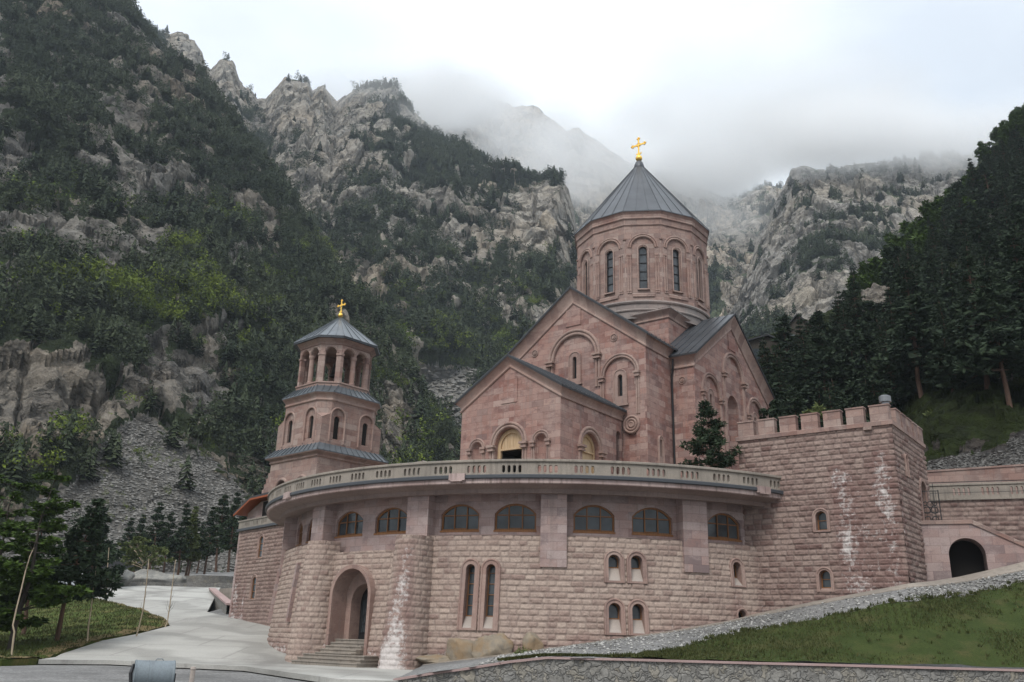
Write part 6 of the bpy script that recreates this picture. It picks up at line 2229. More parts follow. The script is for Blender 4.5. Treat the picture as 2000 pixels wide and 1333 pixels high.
MR = mountain('wooded_hillside',
    [(1440, 668, 112), (1470, 655, 116), (1500, 655, 120), (1560, 640, 126), (1620, 610, 132), (1680, 570, 140), (1730, 530, 150), (1770, 480, 160), (1810, 435, 170), (1850, 395, 182), (1890, 345, 194), (1930, 300, 205), (1965, 255, 214), (2000, 215, 224), (2060, 150, 236), (2200, 20, 255), (2400, -140, 270)],
    [(1440, 960, 88), (1600, 960, 80), (1720, 960, 70), (1800, 935, 60.5), (1900, 925, 59), (2000, 915, 58.5), (2200, 900, 58), (2400, 890, 58)],
    300, 220, ROCK_R, 2.6, 22.0, 19, -0.45, back=(80, 20), crest_amp=0.3, bulge=0.06,
    scree=[[(1812, 902), (1870, 885), (1930, 868), (1975, 848), (2030, 835), (2140, 835), (2140, 960), (1812, 960)]],
    rock_spots=[(1940, 440, 30, 60, 1.4), (1960, 420, 30, 30, 0.8)],
    veg_spots=[(1880, 800, 120, 40, 1.0)])

# ------------------------------------------------------------------ forests that read as a mass (trees as small leaf-sized faces)
def conifer_proto(seed, n=80):
    """triangles of a small ragged conifer of height 1"""
    rng = np.random.default_rng(seed)
    T = []
    for k in range(n):
        z = 0.12 + 0.86 * (k + rng.random()) / n
        r = (0.26 * (1 - z) ** 0.8 + 0.02) * rng.uniform(0.6, 1.25)
        a = k * 2.4 + rng.uniform(-0.4, 0.4)
        w = (0.055 * (1.15 - z) + 0.018) * rng.uniform(0.7, 1.4)
        c, s = math.cos(a), math.sin(a)
        zt = z + rng.uniform(0.01, 0.09)
        T.append([(0.02 * c, 0.02 * s, zt + 0.03), (r * c - w * s, r * s + w * c, z - rng.uniform(0, 0.05)), (r * c + w * s, r * s - w * c, z - rng.uniform(0, 0.05))])
    return np.array(T)
def pine_proto(seed, n=100):
    """ragged mountain pine: irregular clumps on the upper two thirds"""
    rng = np.random.default_rng(seed)
    T = []
    cl = [(rng.uniform(0, 0.26) * math.cos(a), rng.uniform(0, 0.26) * math.sin(a), z, rng.uniform(0.12, 0.2)) for a, z in zip(rng.uniform(0, 6.28, 9), np.linspace(0.35, 0.9, 9))]
    for k in range(n):
        cx, cy, cz, cr = cl[k % len(cl)]
        d = rng.normal(0, 1, 3)
        d /= np.linalg.norm(d)
        c = np.array([cx, cy, cz]) + d * cr * rng.uniform(0.3, 1.0) * [1.1, 1.1, 0.7]
        a, b = rng.normal(0, 1, 3), rng.normal(0, 1, 3)
        s = rng.uniform(0.03, 0.065)
        T.append([c + a / np.linalg.norm(a) * s, c + b / np.linalg.norm(b) * s, c - (a + b) / np.linalg.norm(a + b) * s])
    T.append([(0.02, 0, 0), (-0.02, 0, 0), (0, 0, 0.6)])
    return np.array(T)
def broad_proto(seed, n=110):
    rng = np.random.default_rng(seed)
    T = []
    cl = [np.array([rng.normal(0, 0.22), rng.normal(0, 0.22), rng.uniform(0.35, 0.85)]) for _ in range(7)]
    for k in range(n):
        d = rng.normal(0, 1, 3)
        d /= np.linalg.norm(d)
        c = cl[k % 7] + d * rng.uniform(0.08, 0.2)
        a, b = rng.normal(0, 1, 3), rng.normal(0, 1, 3)
        s = rng.uniform(0.032, 0.062)
        T.append([c + a / np.linalg.norm(a) * s, c + b / np.linalg.norm(b) * s, c - (a + b) / np.linalg.norm(a + b) * s])
    return np.array(T)
PROTO = {'c': [conifer_proto(k) for k in range(4)], 'p': [pine_proto(k + 10) for k in range(4)], 'b': [broad_proto(k + 20) for k in range(4)]}
def far_leaf(name, a, b):
    return leaf(name, a, b)
FOR_D = far_leaf('far_conifers', (0.018, 0.030, 0.016), (0.060, 0.074, 0.034))
FOR_L = far_leaf('far_broadleaf', (0.05, 0.085, 0.010), (0.16, 0.20, 0.022))
def forest(name, M, n, hmin, hmax, kinds, mat, seed, thr=0.0, light=None, tmax=1.0, bary=None, pref=None):
    rng = np.random.default_rng(seed)
    P, F, veg = M['P'].reshape(-1, 3), M['F'], M['veg'].ravel()
    t = np.repeat(M['t'][:, None], M['P'].shape[1], 1).ravel()
    fc = P[F]
    ar = np.linalg.norm(np.cross(fc[:, 1] - fc[:, 0], fc[:, 3] - fc[:, 0]), axis=1)
    v = veg[F].mean(1)
    px, py = M['px'].ravel()[F].mean(1), M['py'].ravel()[F].mean(1)
    w = ar * np.clip((v - thr) * 2.2, 0, 1) * (t[F].mean(1) <= tmax + 1e-6) * (px > -160) * (px < 2160) * (py > -120)
    if pref is not None:
        w = w * pref(px, py, fc.mean(1))
    w = w / w.sum()
    k = rng.choice(len(F), n, p=w)
    a, b = rng.random((n, 1)), rng.random((n, 1))
    pos = fc[k, 0] * (1 - a) * (1 - b) + fc[k, 1] * a * (1 - b) + fc[k, 2] * a * b + fc[k, 3] * (1 - a) * b
    h = rng.uniform(hmin, hmax, n) * rng.uniform(0.7, 1.15, n)
    ang = rng.uniform(0, 2 * PI, n)
    c, s = np.cos(ang)[:, None, None], np.sin(ang)[:, None, None]
    kind = rng.integers(0, len(kinds), n)
    var = rng.integers(0, 4, n)
    Vs, R = [], []
    for i, kd in enumerate(kinds):
        for q in range(4):
            m_ = (kind == i) & (var == q)
            if not m_.any():
                continue
            T = PROTO[kd][q]
            wd = rng.uniform(0.8, 1.3, m_.sum())[:, None, None]
            V = np.repeat(T[None], m_.sum(), 0) * h[m_][:, None, None, None]
            x, y = V[..., 0] * wd, V[..., 1] * wd
            V = np.stack([x * c[m_] - y * s[m_], x * s[m_] + y * c[m_], V[..., 2] - 0.06 * h[m_][:, None, None]], -1) + pos[m_][:, None, None]
            Vs.append(V.reshape(-1, 3))
            tone = 0.15 + 0.5 * rng.random(m_.sum()) + 0.35 * vnoise(pos[m_] / 30.0, 4)
            R.append(np.repeat(np.clip(tone, 0, 1), T.shape[0] * 3) * 0.75 + 0.25 * np.repeat(rng.random(m_.sum() * T.shape[0]), 3))
    V = np.concatenate(Vs)
    o = np_mesh(name, V, np.arange(len(V)).reshape(-1, 3), mat, atts={'rnd': np.concatenate(R)})
    o['kind'] = 'stuff'
    return o
lowA = lambda px, py, P: sstep(330, 640, py) * (1 - 0.8 * sstep(700, 800, py)) * (0.12 + (fbm(P / 30.0, 3, 77) > 0.16) * 3.0)
forest('steep_mountain_conifers', MA, 9000, 5.0, 9.0, ['c', 'p', 'p'], FOR_D, 1, thr=-0.05)
forest('steep_mountain_broadleaf_trees', MA, 1000, 4.0, 8.0, ['b'], FOR_L, 2, thr=0.05, pref=lowA)
forest('steep_mountain_scrub', MA, 3600, 1.2, 3.2, ['b'], FOR_D, 3, thr=-0.75)
forest('scree_shrubs', MA, 220, 0.5, 1.7, ['b'], FOR_L, 13, thr=-4.0, pref=lambda px, py, P: ((px > 210) & (px < 500) & (py > 830) & (py < 1010)) * (fbm(P / 9.0, 3, 5) > 0.12) + 1e-9)
forest('rocky_mountain_conifers', MB_, 12500, 7.0, 12.0, ['c', 'p', 'p'], FOR_D, 4, thr=-0.05)
forest('rocky_mountain_broadleaf_trees', MB_, 900, 6.0, 10.0, ['b'], FOR_L, 5, thr=-0.1, pref=lambda px, py, P: sstep(420, 760, py))
forest('granite_mountain_conifers', MD, 2600, 6.0, 11.0, ['c', 'p'], FOR_D, 6, thr=0.05, tmax=0.93)
forest('gully_conifers', ME, 900, 8, 15, ['c', 'p'], FOR_D, 7, thr=0.1)

def scree_stones(name, M, n, smin, smax, seed, mat=None):
    rng = np.random.default_rng(seed)
    base = np.array([(1, 0, 0), (-1, 0, 0), (0, 1, 0), (0, -1, 0), (0, 0, 0.7), (0, 0, -0.7)], float)
    tri = np.array([(0, 2, 4), (2, 1, 4), (1, 3, 4), (3, 0, 4), (2, 0, 5), (1, 2, 5), (3, 1, 5), (0, 3, 5)])
    P, F, sc = M['P'].reshape(-1, 3), M['F'], M['scr'].ravel()
    fc = P[F]
    w = np.linalg.norm(np.cross(fc[:, 1] - fc[:, 0], fc[:, 3] - fc[:, 0]), axis=1) * (sc[F].mean(1) > 0.5)
    k = rng.choice(len(F), n, p=w / w.sum())
    a, b = rng.random((n, 1)), rng.random((n, 1))
    pos = fc[k, 0] * (1 - a) * (1 - b) + fc[k, 1] * a * (1 - b) + fc[k, 2] * a * b + fc[k, 3] * (1 - a) * b
    s = smin + (smax - smin) * rng.power(0.3, n)
    V = base[None] * s[:, None, None] * rng.uniform(0.5, 1.35, (n, 6, 1))
    t = rng.uniform(0, 2 * PI, n)
    c, s_ = np.cos(t)[:, None], np.sin(t)[:, None]
    V = np.stack([V[..., 0] * c - V[..., 1] * s_, V[..., 0] * s_ + V[..., 1] * c, V[..., 2]], -1) + pos[:, None]
    o = np_mesh(name, V.reshape(-1, 3), (tri[None] + 6 * np.arange(n)[:, None, None]).reshape(-1, 3), mat or SCREEST, atts={'rnd': np.repeat(rng.random(n), 6)})
    o['kind'] = 'stuff'
SCREEST = NT('scree_stone')
SCREEST.set(SCREEST.b, 'Base Color', SCREEST.mix(SCREEST.attr('rnd'), (0.10, 0.097, 0.09), (0.21, 0.20, 0.185)))
SCREEST = SCREEST.fin(None, 0.9)
scree_stones('scree_stones', MA, 26000, 0.07, 0.5, 5)
scree_stones('scree_stones', MB_, 7000, 0.4, 2.2, 6)
DARKST = NT('hillside_stone')
DARKST.set(DARKST.b, 'Base Color', DARKST.mix(DARKST.attr('rnd'), (0.045, 0.043, 0.04), (0.12, 0.115, 0.108)))
DARKST = DARKST.fin(None, 0.9)
scree_stones('hillside_stones', MR, 5000, 0.03, 0.20, 7, DARKST)
# ------------------------------------------------------------------ individual trees: an Empty with trunk and crown built at the origin
def tuft_tris(rng, C, n, size, flat=0.7, elong=2.2):
    """n thin leaf or needle faces round each centre in C (m,3); size (m,)"""
    m_ = len(C)
    d = rng.normal(0, 1, (m_, n, 3))
    d /= np.linalg.norm(d, axis=2)[..., None]
    d[..., 2] *= flat
    s = np.asarray(size).reshape(-1, 1, 1)
    base = C[:, None] + d * s * rng.uniform(0.1, 0.55, (m_, n, 1))
    tip = C[:, None] + d * s * rng.uniform(0.75, 1.25, (m_, n, 1))
    r = rng.normal(0, 1, (m_, n, 3))
    sd = np.cross(d, r)
    sd /= np.linalg.norm(sd, axis=2)[..., None] + 1e-9
    sd *= s / elong * rng.uniform(0.35, 0.75, (m_, n, 1))
    return np.stack([base - sd, tip, base + sd], 2).reshape(-1, 3)
def tree_obj(name, label, cat, group, trunk, C, size, n, mat_leaf, mat_bark, seed, elong=2.2, flat=0.7, tone=None):
    t = thing(name, label, cat, (0, 0, 0), group)
    m = MB()
    for pts, rad in trunk:
        m.tube(pts, rad, 7)
    m.build('trunk', mat_bark, t, True)
    rng = np.random.default_rng(seed)
    V = tuft_tris(rng, C, n, size, flat, elong)
    k = len(V) // 3
    tn = np.repeat(rng.random(len(C)) if tone is None else tone, n)
    r = np.clip(0.6 * tn + 0.4 * rng.random(k), 0, 1)
    np_mesh('crown', V, np.arange(len(V)).reshape(-1, 3), mat_leaf, t, atts={'rnd': np.repeat(r, 3)})
    return t
def pine_shape(seed, h, clear, spread, top=0.25, whorls=11, per=5, droop=0.0, rag=0.35, cl_size=0.42, cl_step=0.55, lean=0.0, spire=False):
    rng = np.random.default_rng(seed)
    n = 7
    tp = np.array([[lean * h * (k / n) ** 1.5 + 0.05 * h * 0.2 * math.sin(k * 1.3 + seed), 0.05 * h * 0.2 * math.cos(k * 1.7 + seed), h * k / n * 0.985] for k in range(n + 1)])
    tr = [(tp, [max(0.018 * h * (1 - 0.93 * k / n), 0.02) for k in range(n + 1)])]
    C, S = [], []
    def axis(z):
        return np.array([np.interp(z, tp[:, 2], tp[:, 0]), np.interp(z, tp[:, 2], tp[:, 1]), z])
    for w in range(whorls):
        f = (w + rng.uniform(-0.3, 0.3)) / (whorls - 1)
        f = min(max(f, 0), 1)
        z = h * (clear + (0.97 - clear) * f)
        L = spread * (1 - f * (1 - top)) * (0.72 + 0.28 * math.sin(PI * min(f * 1.6 + 0.25, 1)))
        tap = 1.0 - 0.62 * f if spire else 1.0
        for b in range(per if f < 0.9 else max(3, per - 2)):
            a = rng.uniform(0, 2 * PI) if rag > 0.3 else (b + 0.37 * w + rng.uniform(-0.2, 0.2)) * 2 * PI / per
            l = L * rng.uniform(1 - rag, 1 + rag * 0.6)
            up = rng.uniform(-0.10, 0.28) - droop * (1 - f)
            p0 = axis(z)
            d = np.array([math.cos(a), math.sin(a), up])
            p1 = p0 + d * l * 0.5 + [0, 0, -0.03 * l]
            p2 = p0 + d * l + [0, 0, 0.06 * l]
            if l > 0.5:
                tr.append((np.array([p0, p1, p2]), [0.012 * h * 0.5 * (1 - f * 0.6) + 0.012, 0.02, 0.008]))
            m_ = max(2, int(l * 0.75 / cl_step) + 1)
            for q in range(m_):
                s = 1 - 0.75 * q / m_
                p = p0 + (p1 - p0) * min(s * 2, 1) if s < 0.5 else p1 + (p2 - p1) * (s * 2 - 1)
                sz = cl_size * rng.uniform(0.7, 1.25) * (0.75 + 0.35 * (1 - f)) * tap
                C.append(p + rng.normal(0, 0.10 * l * 0.4 + 0.03, 3) * [1, 1, 0.6] + [0, 0, 0.05])
                S.append(sz)
    C.append(axis(h * 0.985))
    S.append(cl_size * (0.35 if spire else 0.6))
    return tr, np.array(C), np.array(S)
def broad_shape(seed, h, clear, spread, limbs=7, cl=60, cl_size=0.5):
    rng = np.random.default_rng(seed)
    tp = np.array([[0.02 * h * math.sin(k * 1.1 + seed), 0.02 * h * math.cos(k * 1.9 + seed), h * 0.62 * k / 5] for k in range(6)])
    tr = [(tp, [0.015 * h * (1 - 0.12 * k) for k in range(6)])]
    ends = []
    for b in range(limbs):
        z = h * rng.uniform(clear, 0.6)
        p0 = np.array([np.interp(z, tp[:, 2], tp[:, 0]), np.interp(z, tp[:, 2], tp[:, 1]), z])
        a = b * 2.4 + rng.uniform(-0.4, 0.4)
        l = spread * rng.uniform(0.6, 1.0)
        rise = rng.uniform(0.0, 1.15) * (h - z) * 0.78
        p1 = p0 + np.array([math.cos(a) * l * 0.5, math.sin(a) * l * 0.5, rise * 0.62])
        p2 = p0 + np.array([math.cos(a) * l, math.sin(a) * l, rise])
        tr.append((np.array([p0, p1, p2]), [0.009 * h, 0.006 * h, 0.012]))
        ends += [p1, p2, (p1 + p2) / 2, p2]
        for q in range(2):
            a2 = a + rng.uniform(-1.0, 1.0)
            p3 = p1 + np.array([math.cos(a2) * l * 0.45, math.sin(a2) * l * 0.45, rng.uniform(0.1, 0.35) * (h - z)])
            tr.append((np.array([p1, (p1 + p3) / 2 + [0, 0, 0.05], p3]), [0.005 * h, 0.02, 0.01]))
            ends += [p3, p3]
    ends.append(np.array([0, 0, h * 0.95]))
    ends = np.array(ends)
    k = rng.integers(0, len(ends), cl)
    C = ends[k] + rng.normal(0, 1, (cl, 3)) * [0.16 * spread, 0.16 * spread, 0.08 * h]
    C[:, 2] = np.clip(C[:, 2], h * clear * 0.9, h)
    return tr, C, cl_size * rng.uniform(0.6, 1.3, cl)

def put(t, loc, rz=0.0, sc=1.0):
    t.location = loc
    t.rotation_euler = (0, 0, rz)
    t.scale = (sc, sc, sc)
    return t
# children are built at the origin, so re-seat them without an offset
_mk = tree_obj
def tree_obj(*a, **k):
    t = _mk(*a, **k)
    for c in t.children:
        c.matrix_parent_inverse = Matrix.Identity(4)
    return t

# pine on the terrace beside the cathedral
Yp = 47.6
tp_ = at(1392, 905, Yp)
zt_ = at(1383, 787, Yp)[2]
hp_ = zt_ - 7.5
rng = np.random.default_rng(5)
tr, C, S = pine_shape(8, hp_, 0.34, 1.85, 0.14, 10, 6, 0.02, 0.40, 0.34, 0.27, lean=-0.09)
put(tree_obj('pine_tree', 'young dark green pine on the terrace between the cathedral and the crenellated tower', 'tree', None, tr, C, S, 38, NEEDLE, BARK, 3, elong=4.0), (tp_[0], tp_[1], 7.5), 0.6)

# the wood on the right hillside: tall dark conifers one can tell apart
G_R = 'dark conifers on the right hillside'
protos = []
LAB_R = 'tall dark conifer in the wood on the right hillside'
for k in range(5):
    if k in (1, 3):
        tr, C, S = pine_shape(40 + k, 13.0, 0.25, 3.3, 0.30, 13, 7, 0.05, 0.42, 0.85, 0.62)
    else:
        tr, C, S = pine_shape(40 + k, 13.0, (0.16, 0.22, 0.12, 0.30, 0.2)[k], (3.3, 3.1, 2.8, 3.6, 3.2)[k], 0.07, 18, 7, 0.14, 0.30, 0.86, 0.62, spire=True)
    protos.append(tree_obj('conifer_tree', LAB_R, 'tree', G_R, tr, C, S, 20, NEEDLE_R, BARK, 60 + k, elong=2.6, flat=0.5))
spots = []
# named by where the tops stand in the picture: (x, top y, Y, height)
rows_ = [(1487, 668, 92, 9), (1530, 630, 100, 11), (1560, 622, 96, 10.5), (1600, 618, 98, 11), (1636, 578, 100, 12.5), (1664, 540, 100, 14.5), (1700, 600, 98, 12), (1735, 560, 96, 14), (1742, 492, 118, 15), (1752, 505, 110, 13), (1770, 540, 112, 13), (1868, 365, 152, 14), (1893, 318, 160, 15.5), (1920, 330, 158, 14), (1948, 300, 172, 15), (1975, 280, 176, 15)]
rg = np.random.default_rng(12)
for k in range(46):
    x = 1478 + 300 * rg.random()
    yt = np.interp(x, [1470, 1500, 1600, 1660, 1700, 1740, 1780], [672, 660, 622, 590, 612, 560, 540]) + 10 + 150 * rg.random() ** 1.3
    rows_.append((x, yt, 104 - 0.16 * (yt - 600) + rg.uniform(-5, 5), rg.uniform(10.5, 13.5)))
for (x, y, Y, h) in rows_:
    y -= 10
    p = at(x, y, Y)
    spots.append((p[0], p[1], p[2] - h, h))
rng = np.random.default_rng(77)
PR, FR_ = MR['P'].reshape(-1, 3), MR['F']
fcen = PR[FR_].mean(1)
fpx, fpy = MR['px'].ravel()[FR_].mean(1), MR['py'].ravel()[FR_].mean(1)
tt_ = np.repeat(MR['t'][:, None], MR['P'].shape[1], 1).ravel()[FR_].mean(1)
okf = np.where((fpx > 1465) & (fpx < 2130) & (tt_ < 0.99) & (fpy < 815 - 0.04 * np.maximum(fpx - 1800, 0)) & (fpy > -60) & ~((np.abs(fpx - 1930) < 42) & (np.abs(fpy - 455) < 75)))[0]
fv = PR[FR_[okf]]
arr = np.linalg.norm(np.cross(fv[:, 1] - fv[:, 0], fv[:, 3] - fv[:, 0]), axis=1)
arr = arr / arr.sum()
got = []
for _ in range(4000):
    f = okf[rng.choice(len(okf), p=arr)]
    c = fcen[f]
    if all((c[0] - g[0]) ** 2 + (c[1] - g[1]) ** 2 > 3.0 ** 2 for g in got):
        got.append(c)
    if len(got) >= 190:
        break
SKY = np.array([(1440, 672), (1500, 658), (1530, 628), (1560, 615), (1600, 603), (1640, 580), (1665, 548), (1690, 596), (1722, 590), (1740, 500), (1770, 456), (1830, 398), (1890, 330), (1950, 266), (2000, 208), (2100, 85), (2200, -40)], float)
def pix(P):
    P = np.asarray(P, float)
    q = [P @ C_RT, P @ C_UP, P @ _fw]
    return 1000 + FPX * q[0] / q[2], 666.5 - FPX * q[1] / q[2]
for c in got:
    h = rng.uniform(9, 14.5)
    for _ in range(8):                                  # the wood keeps below its own skyline
        x, y = pix(c + np.array([0, 0, h]))
        if y > np.interp(x, SKY[:, 0], SKY[:, 1]) + 4:
            break
        h *= 0.85
    if h > 4.0:
        spots.append((c[0], c[1], c[2] - 0.4, h))
first = set()
for i, (x, y, z, h) in enumerate(spots):
    k = i % 5
    rz, sc = rng.uniform(0, 6.28), h / 13.0
    if k not in first:
        first.add(k)
        put(protos[k], (x, y, z), rz, sc)
        o = protos[k]
    else:
        o = copy_tree(protos[k], (x, y, z), (0, 0, rz), (sc, sc, sc))
    if i == 5:
        o['label'] = 'tall pointed dark conifer just right of the cathedral, highest of its near row'
        del o['group']
# fresh green broadleaf trees on the same hillside
LAB_G = 'fresh green broadleaf tree among the dark conifers of the right hillside'
tr, C, S = broad_shape(5, 9.0, 0.25, 3.0, 8, 150, 0.85)
gb = tree_obj('broadleaf_tree', LAB_G, 'tree', 'green broadleaf trees on the right hillside', tr, C, S, 46, LEAF_K, BARKD, 7, elong=2.4)
gs_ = [(1690, 535, 140, 9), (1715, 512, 142, 10), (1745, 482, 146, 11), (1775, 452, 150, 12), (1800, 430, 156, 12), (1828, 400, 162, 12), (1855, 372, 170, 12), (1930, 280, 205, 9), (1958, 252, 212, 9.5), (1980, 226, 220, 10), (2005, 200, 226, 10), (1720, 540, 140, 7), (1850, 410, 150, 8.5), (1872, 395, 152, 8), (1838, 440, 146, 7.5), (1978, 235, 186, 9), (1992, 222, 190, 9), (1950, 445, 148, 8), (1960, 470, 146, 6), (1985, 690, 82, 6), (1815, 465, 140, 7), (2005, 640, 100, 7), (1905, 335, 168, 8)]
for i, (x, y, Y, h) in enumerate(gs_):
    p = at(x, y, Y)
    if i == 0:
        put(gb, (p[0], p[1], p[2] - h), 1.0, h / 9.0)
    else:
        copy_tree(gb, (p[0], p[1], p[2] - h), (0, 0, i * 1.7), (h / 9.0,) * 3)

# row of pines beyond the drive
LAB_P = 'dark pine in the row behind the rubble walls left of the wing'
tr, C, S = pine_shape(91, 10.0, 0.36, 2.1, 0.2, 12, 6, 0.05, 0.4, 0.5, 0.5)
pr1 = tree_obj('pine_tree', LAB_P, 'tree', 'pines behind the rubble walls', tr, C, S, 22, NEEDLE, BARK, 12, elong=2.4)
tr, C, S = pine_shape(92, 10.0, 0.30, 1.9, 0.12, 14, 6, 0.08, 0.36, 0.48, 0.5)
pr2 = tree_obj('pine_tree', LAB_P, 'tree', 'pines behind the rubble walls', tr, C, S, 22, NEEDLE, BARK, 13, elong=2.4)
row = [(292, 980, 1122, 122), (262, 1005, 1122, 130), (318, 1000, 1124, 126), (345, 985, 1132, 118), (368, 1010, 1128, 124), (400, 990, 1122, 122), (420, 965, 1118, 116), (444, 962, 1118, 112), (462, 985, 1118, 120), (385, 1020, 1120, 140), (240, 1010, 1122, 138)]
used_p = [False, False]
for i, (x, yt, yb, Y) in enumerate(row):
    b, t = at(x, yb, Y), at(x, yt, Y)
    h = t[2] - b[2]
    k = i % 2
    src = (pr1, pr2)[k]
    if not used_p[k]:
        used_p[k] = True
        o = put(src, b, i * 1.3, h / 10.0)
    else:
        o = copy_tree(src, b, (0, 0, i * 1.3), (h / 10.0,) * 3)
    if i == 7:
        o['label'] = 'tall dark pine standing nearest to the stone wing, touching it in the view'
        del o['group']
# small round trees
b, t = at(274, 1135, 113), at(270, 1055, 113)
h = t[2] - b[2]
tr, C, S = broad_shape(15, h, 0.30, 2.9, 10, 130, 0.42)
put(tree_obj('broadleaf_tree', 'low rounded olive green tree with a pale stem behind the drive wall', 'tree', None, tr, C, S, 50, LEAF_O, BARKP, 17, elong=2.4), b)
b, t = at(352, 1130, 119), at(356, 984, 119)
h = t[2] - b[2]
tr, C, S = pine_shape(93, h, 0.25, 1.6, 0.1, 14, 6, 0.05, 0.3, 0.5, 0.5)
put(tree_obj('larch_tree', 'fresh light green larch between the dark pines beyond the drive', 'tree', None, tr, C, S, 22, LEAF_O, BARK, 18), b + np.array([0, 2, 0]))

# big trees on the left edge
b, t = at(22, 1270, 50), at(40, 925, 50)
h = t[2] - b[2]
tr, C, S = pine_shape(23, h, 0.16, 2.6, 0.55, 12, 5, -0.15, 0.5, 0.52, 0.50, lean=0.05)
put(tree_obj('broadleaf_tree', 'large leafy green tree with spreading layers at the left edge of the grass bank', 'tree', None, tr, C, S, 44, LEAF_K, BARKD, 24, elong=2.4, flat=0.5), b, 0.7)
b, t = at(-40, 1275, 52), at(-30, 940, 52)
h = t[2] - b[2]
tr, C, S = pine_shape(27, h, 0.12, 2.6, 0.55, 12, 5, -0.15, 0.5, 0.54, 0.50)
put(tree_obj('broadleaf_tree', 'dark leafy tree cut off by the left border of the view', 'tree', None, tr, C, S, 40, LEAF_K, BARKD, 25, elong=2.4, flat=0.5), b, 2.7)
b, t = at(106, 1262, 54), at(152, 975, 54)
h = t[2] - b[2]
tr, C, S = pine_shape(95, h, 0.34, 2.3, 0.2, 13, 6, 0.12, 0.42, 0.5, 0.46, lean=0.12)
put(tree_obj('pine_tree', 'leaning dark pine with a bare reddish trunk on the grass bank', 'tree', None, tr, C, S, 26, NEEDLE, BARK, 26, elong=2.6), b)
b, t = at(38, 1265, 60), at(75, 985, 60)
h = t[2] - b[2]
tr, C, S = pine_shape(96, h, 0.40, 1.9, 0.2, 11, 6, 0.1, 0.42, 0.5, 0.5, lean=0.05)
put(tree_obj('pine_tree', 'dark pine with a slim red-brown trunk half hidden by the large leafy tree', 'tree', None, tr, C, S, 24, NEEDLE, BARK, 27, elong=2.6), b, 2.0)
b, t = at(205, 1150, 96), at(190, 985, 96)
h = t[2] - b[2]
tr, C, S = pine_shape(97, h, 0.22, 3.0, 0.2, 12, 6, 0.1, 0.42, 0.7, 0.6)
put(tree_obj('pine_tree', 'broad dark pine at the far bend of the drive above the parked cars', 'tree', None, tr, C, S, 24, NEEDLE, BARK, 28), b + np.array([-3, 3, 0]), 2.0)
# newly planted saplings
saps = [([(22, 1287), (26, 1250), (28, 1235), (25, 1222), (32, 1190), (42, 1150), (50, 1115), (58, 1088), (66, 1070)], 44.6, 'tallest bent pale sapling leaning over the grass at the left edge'),
        ([(171, 1253), (173, 1220), (178, 1190), (182, 1150), (186, 1120), (189, 1097)], 54.5, 'slim pale sapling on the lower edge of the bank, before the dark pine'),
        ([(207, 1169), (209, 1140), (210, 1110), (213, 1070)], 82.0, 'pale sapling furthest back, by the end of the drive wall'),
        ([(267, 1240), (272, 1222), (280, 1190), (286, 1140), (291, 1092)], 58.5, 'pale sapling midway along the bank edge, before the round olive tree'),
        ([(322, 1225), (327, 1215), (332, 1180), (337, 1140), (343, 1094)], 64.0, 'pale sapling at the tip of the grass bank beside the drive')]
rng = np.random.default_rng(31)
for pts, Y, lab in saps:
    Pp = np.array([at(x, y, Y) for x, y in pts])
    Pp[0, 2] -= 0.1
    t = thing('sapling', lab, 'sapling', Pp[0], 'newly planted saplings along the drive')
    m = MB()
    n = len(Pp)
    m.tube(Pp, [0.048 * (1 - 0.6 * k / n) for k in range(n)], 7)
    m.build('trunk', BARKP, t, True)
    m = MB()
    for k in range(12):
        i = rng.integers(max(n - 3, 1), n)
        p = Pp[i - 1] + (Pp[i] - Pp[i - 1]) * rng.random()
        a = rng.uniform(0, 6.28)
        l = rng.uniform(0.25, 0.7)
        m.tube([p, p + [math.cos(a) * l * 0.35, math.sin(a) * l * 0.35, l * 0.5], p + [math.cos(a) * l * 0.5, math.sin(a) * l * 0.5, l]], [0.010, 0.007, 0.004], 4)
    m.build('twigs', BARKD, t)
# weeds at the boulders
def weed(label, c, r, n, mat, seed):
    rng = np.random.default_rng(seed)
    C = np.array(c) + rng.normal(0, 1, (n, 3)) * [r * 0.5, r * 0.4, r * 0.3]
    C[:, 2] = np.maximum(C[:, 2], c[2] - 0.1)
    V = tuft_tris(rng, C, 14, np.full(n, r * 0.4), 1.0, 3.0)
    o = np_mesh('shrub', V, np.arange(len(V)).reshape(-1, 3), mat, atts={'rnd': np.repeat(rng.random(len(V) // 3), 3)})
    return tag(o, label, 'shrub')
weed('small green weed clump growing behind the lawn wall below the boulders', at(1018, 1275, 41.5) + np.array([0, 0, 0.0]), 0.34, 26, LEAF_O, 4)
weed('young leafy bush behind the battlements, seen between two merlons', at(1600, 806, 56), 0.9, 30, LEAF_O, 5)
p = at(1720, 805, 66)
# low scrub on the grass slope at the right
LAB_S = 'low green bush on the grassy slope above the pink parapet'
rng = np.random.default_rng(8)
for i, (x, y, Y) in enumerate([(1830, 815, 72), (1875, 822, 74), (1915, 795, 80), (1968, 812, 75), (1990, 775, 84), (1850, 790, 82)]):
    o = weed(LAB_S, at(x, y, Y), rng.uniform(0.9, 1.5), 40, (LEAF_O, LEAF_D)[i % 2], 50 + i)
    o['group'] = 'bushes on the right grass slope'
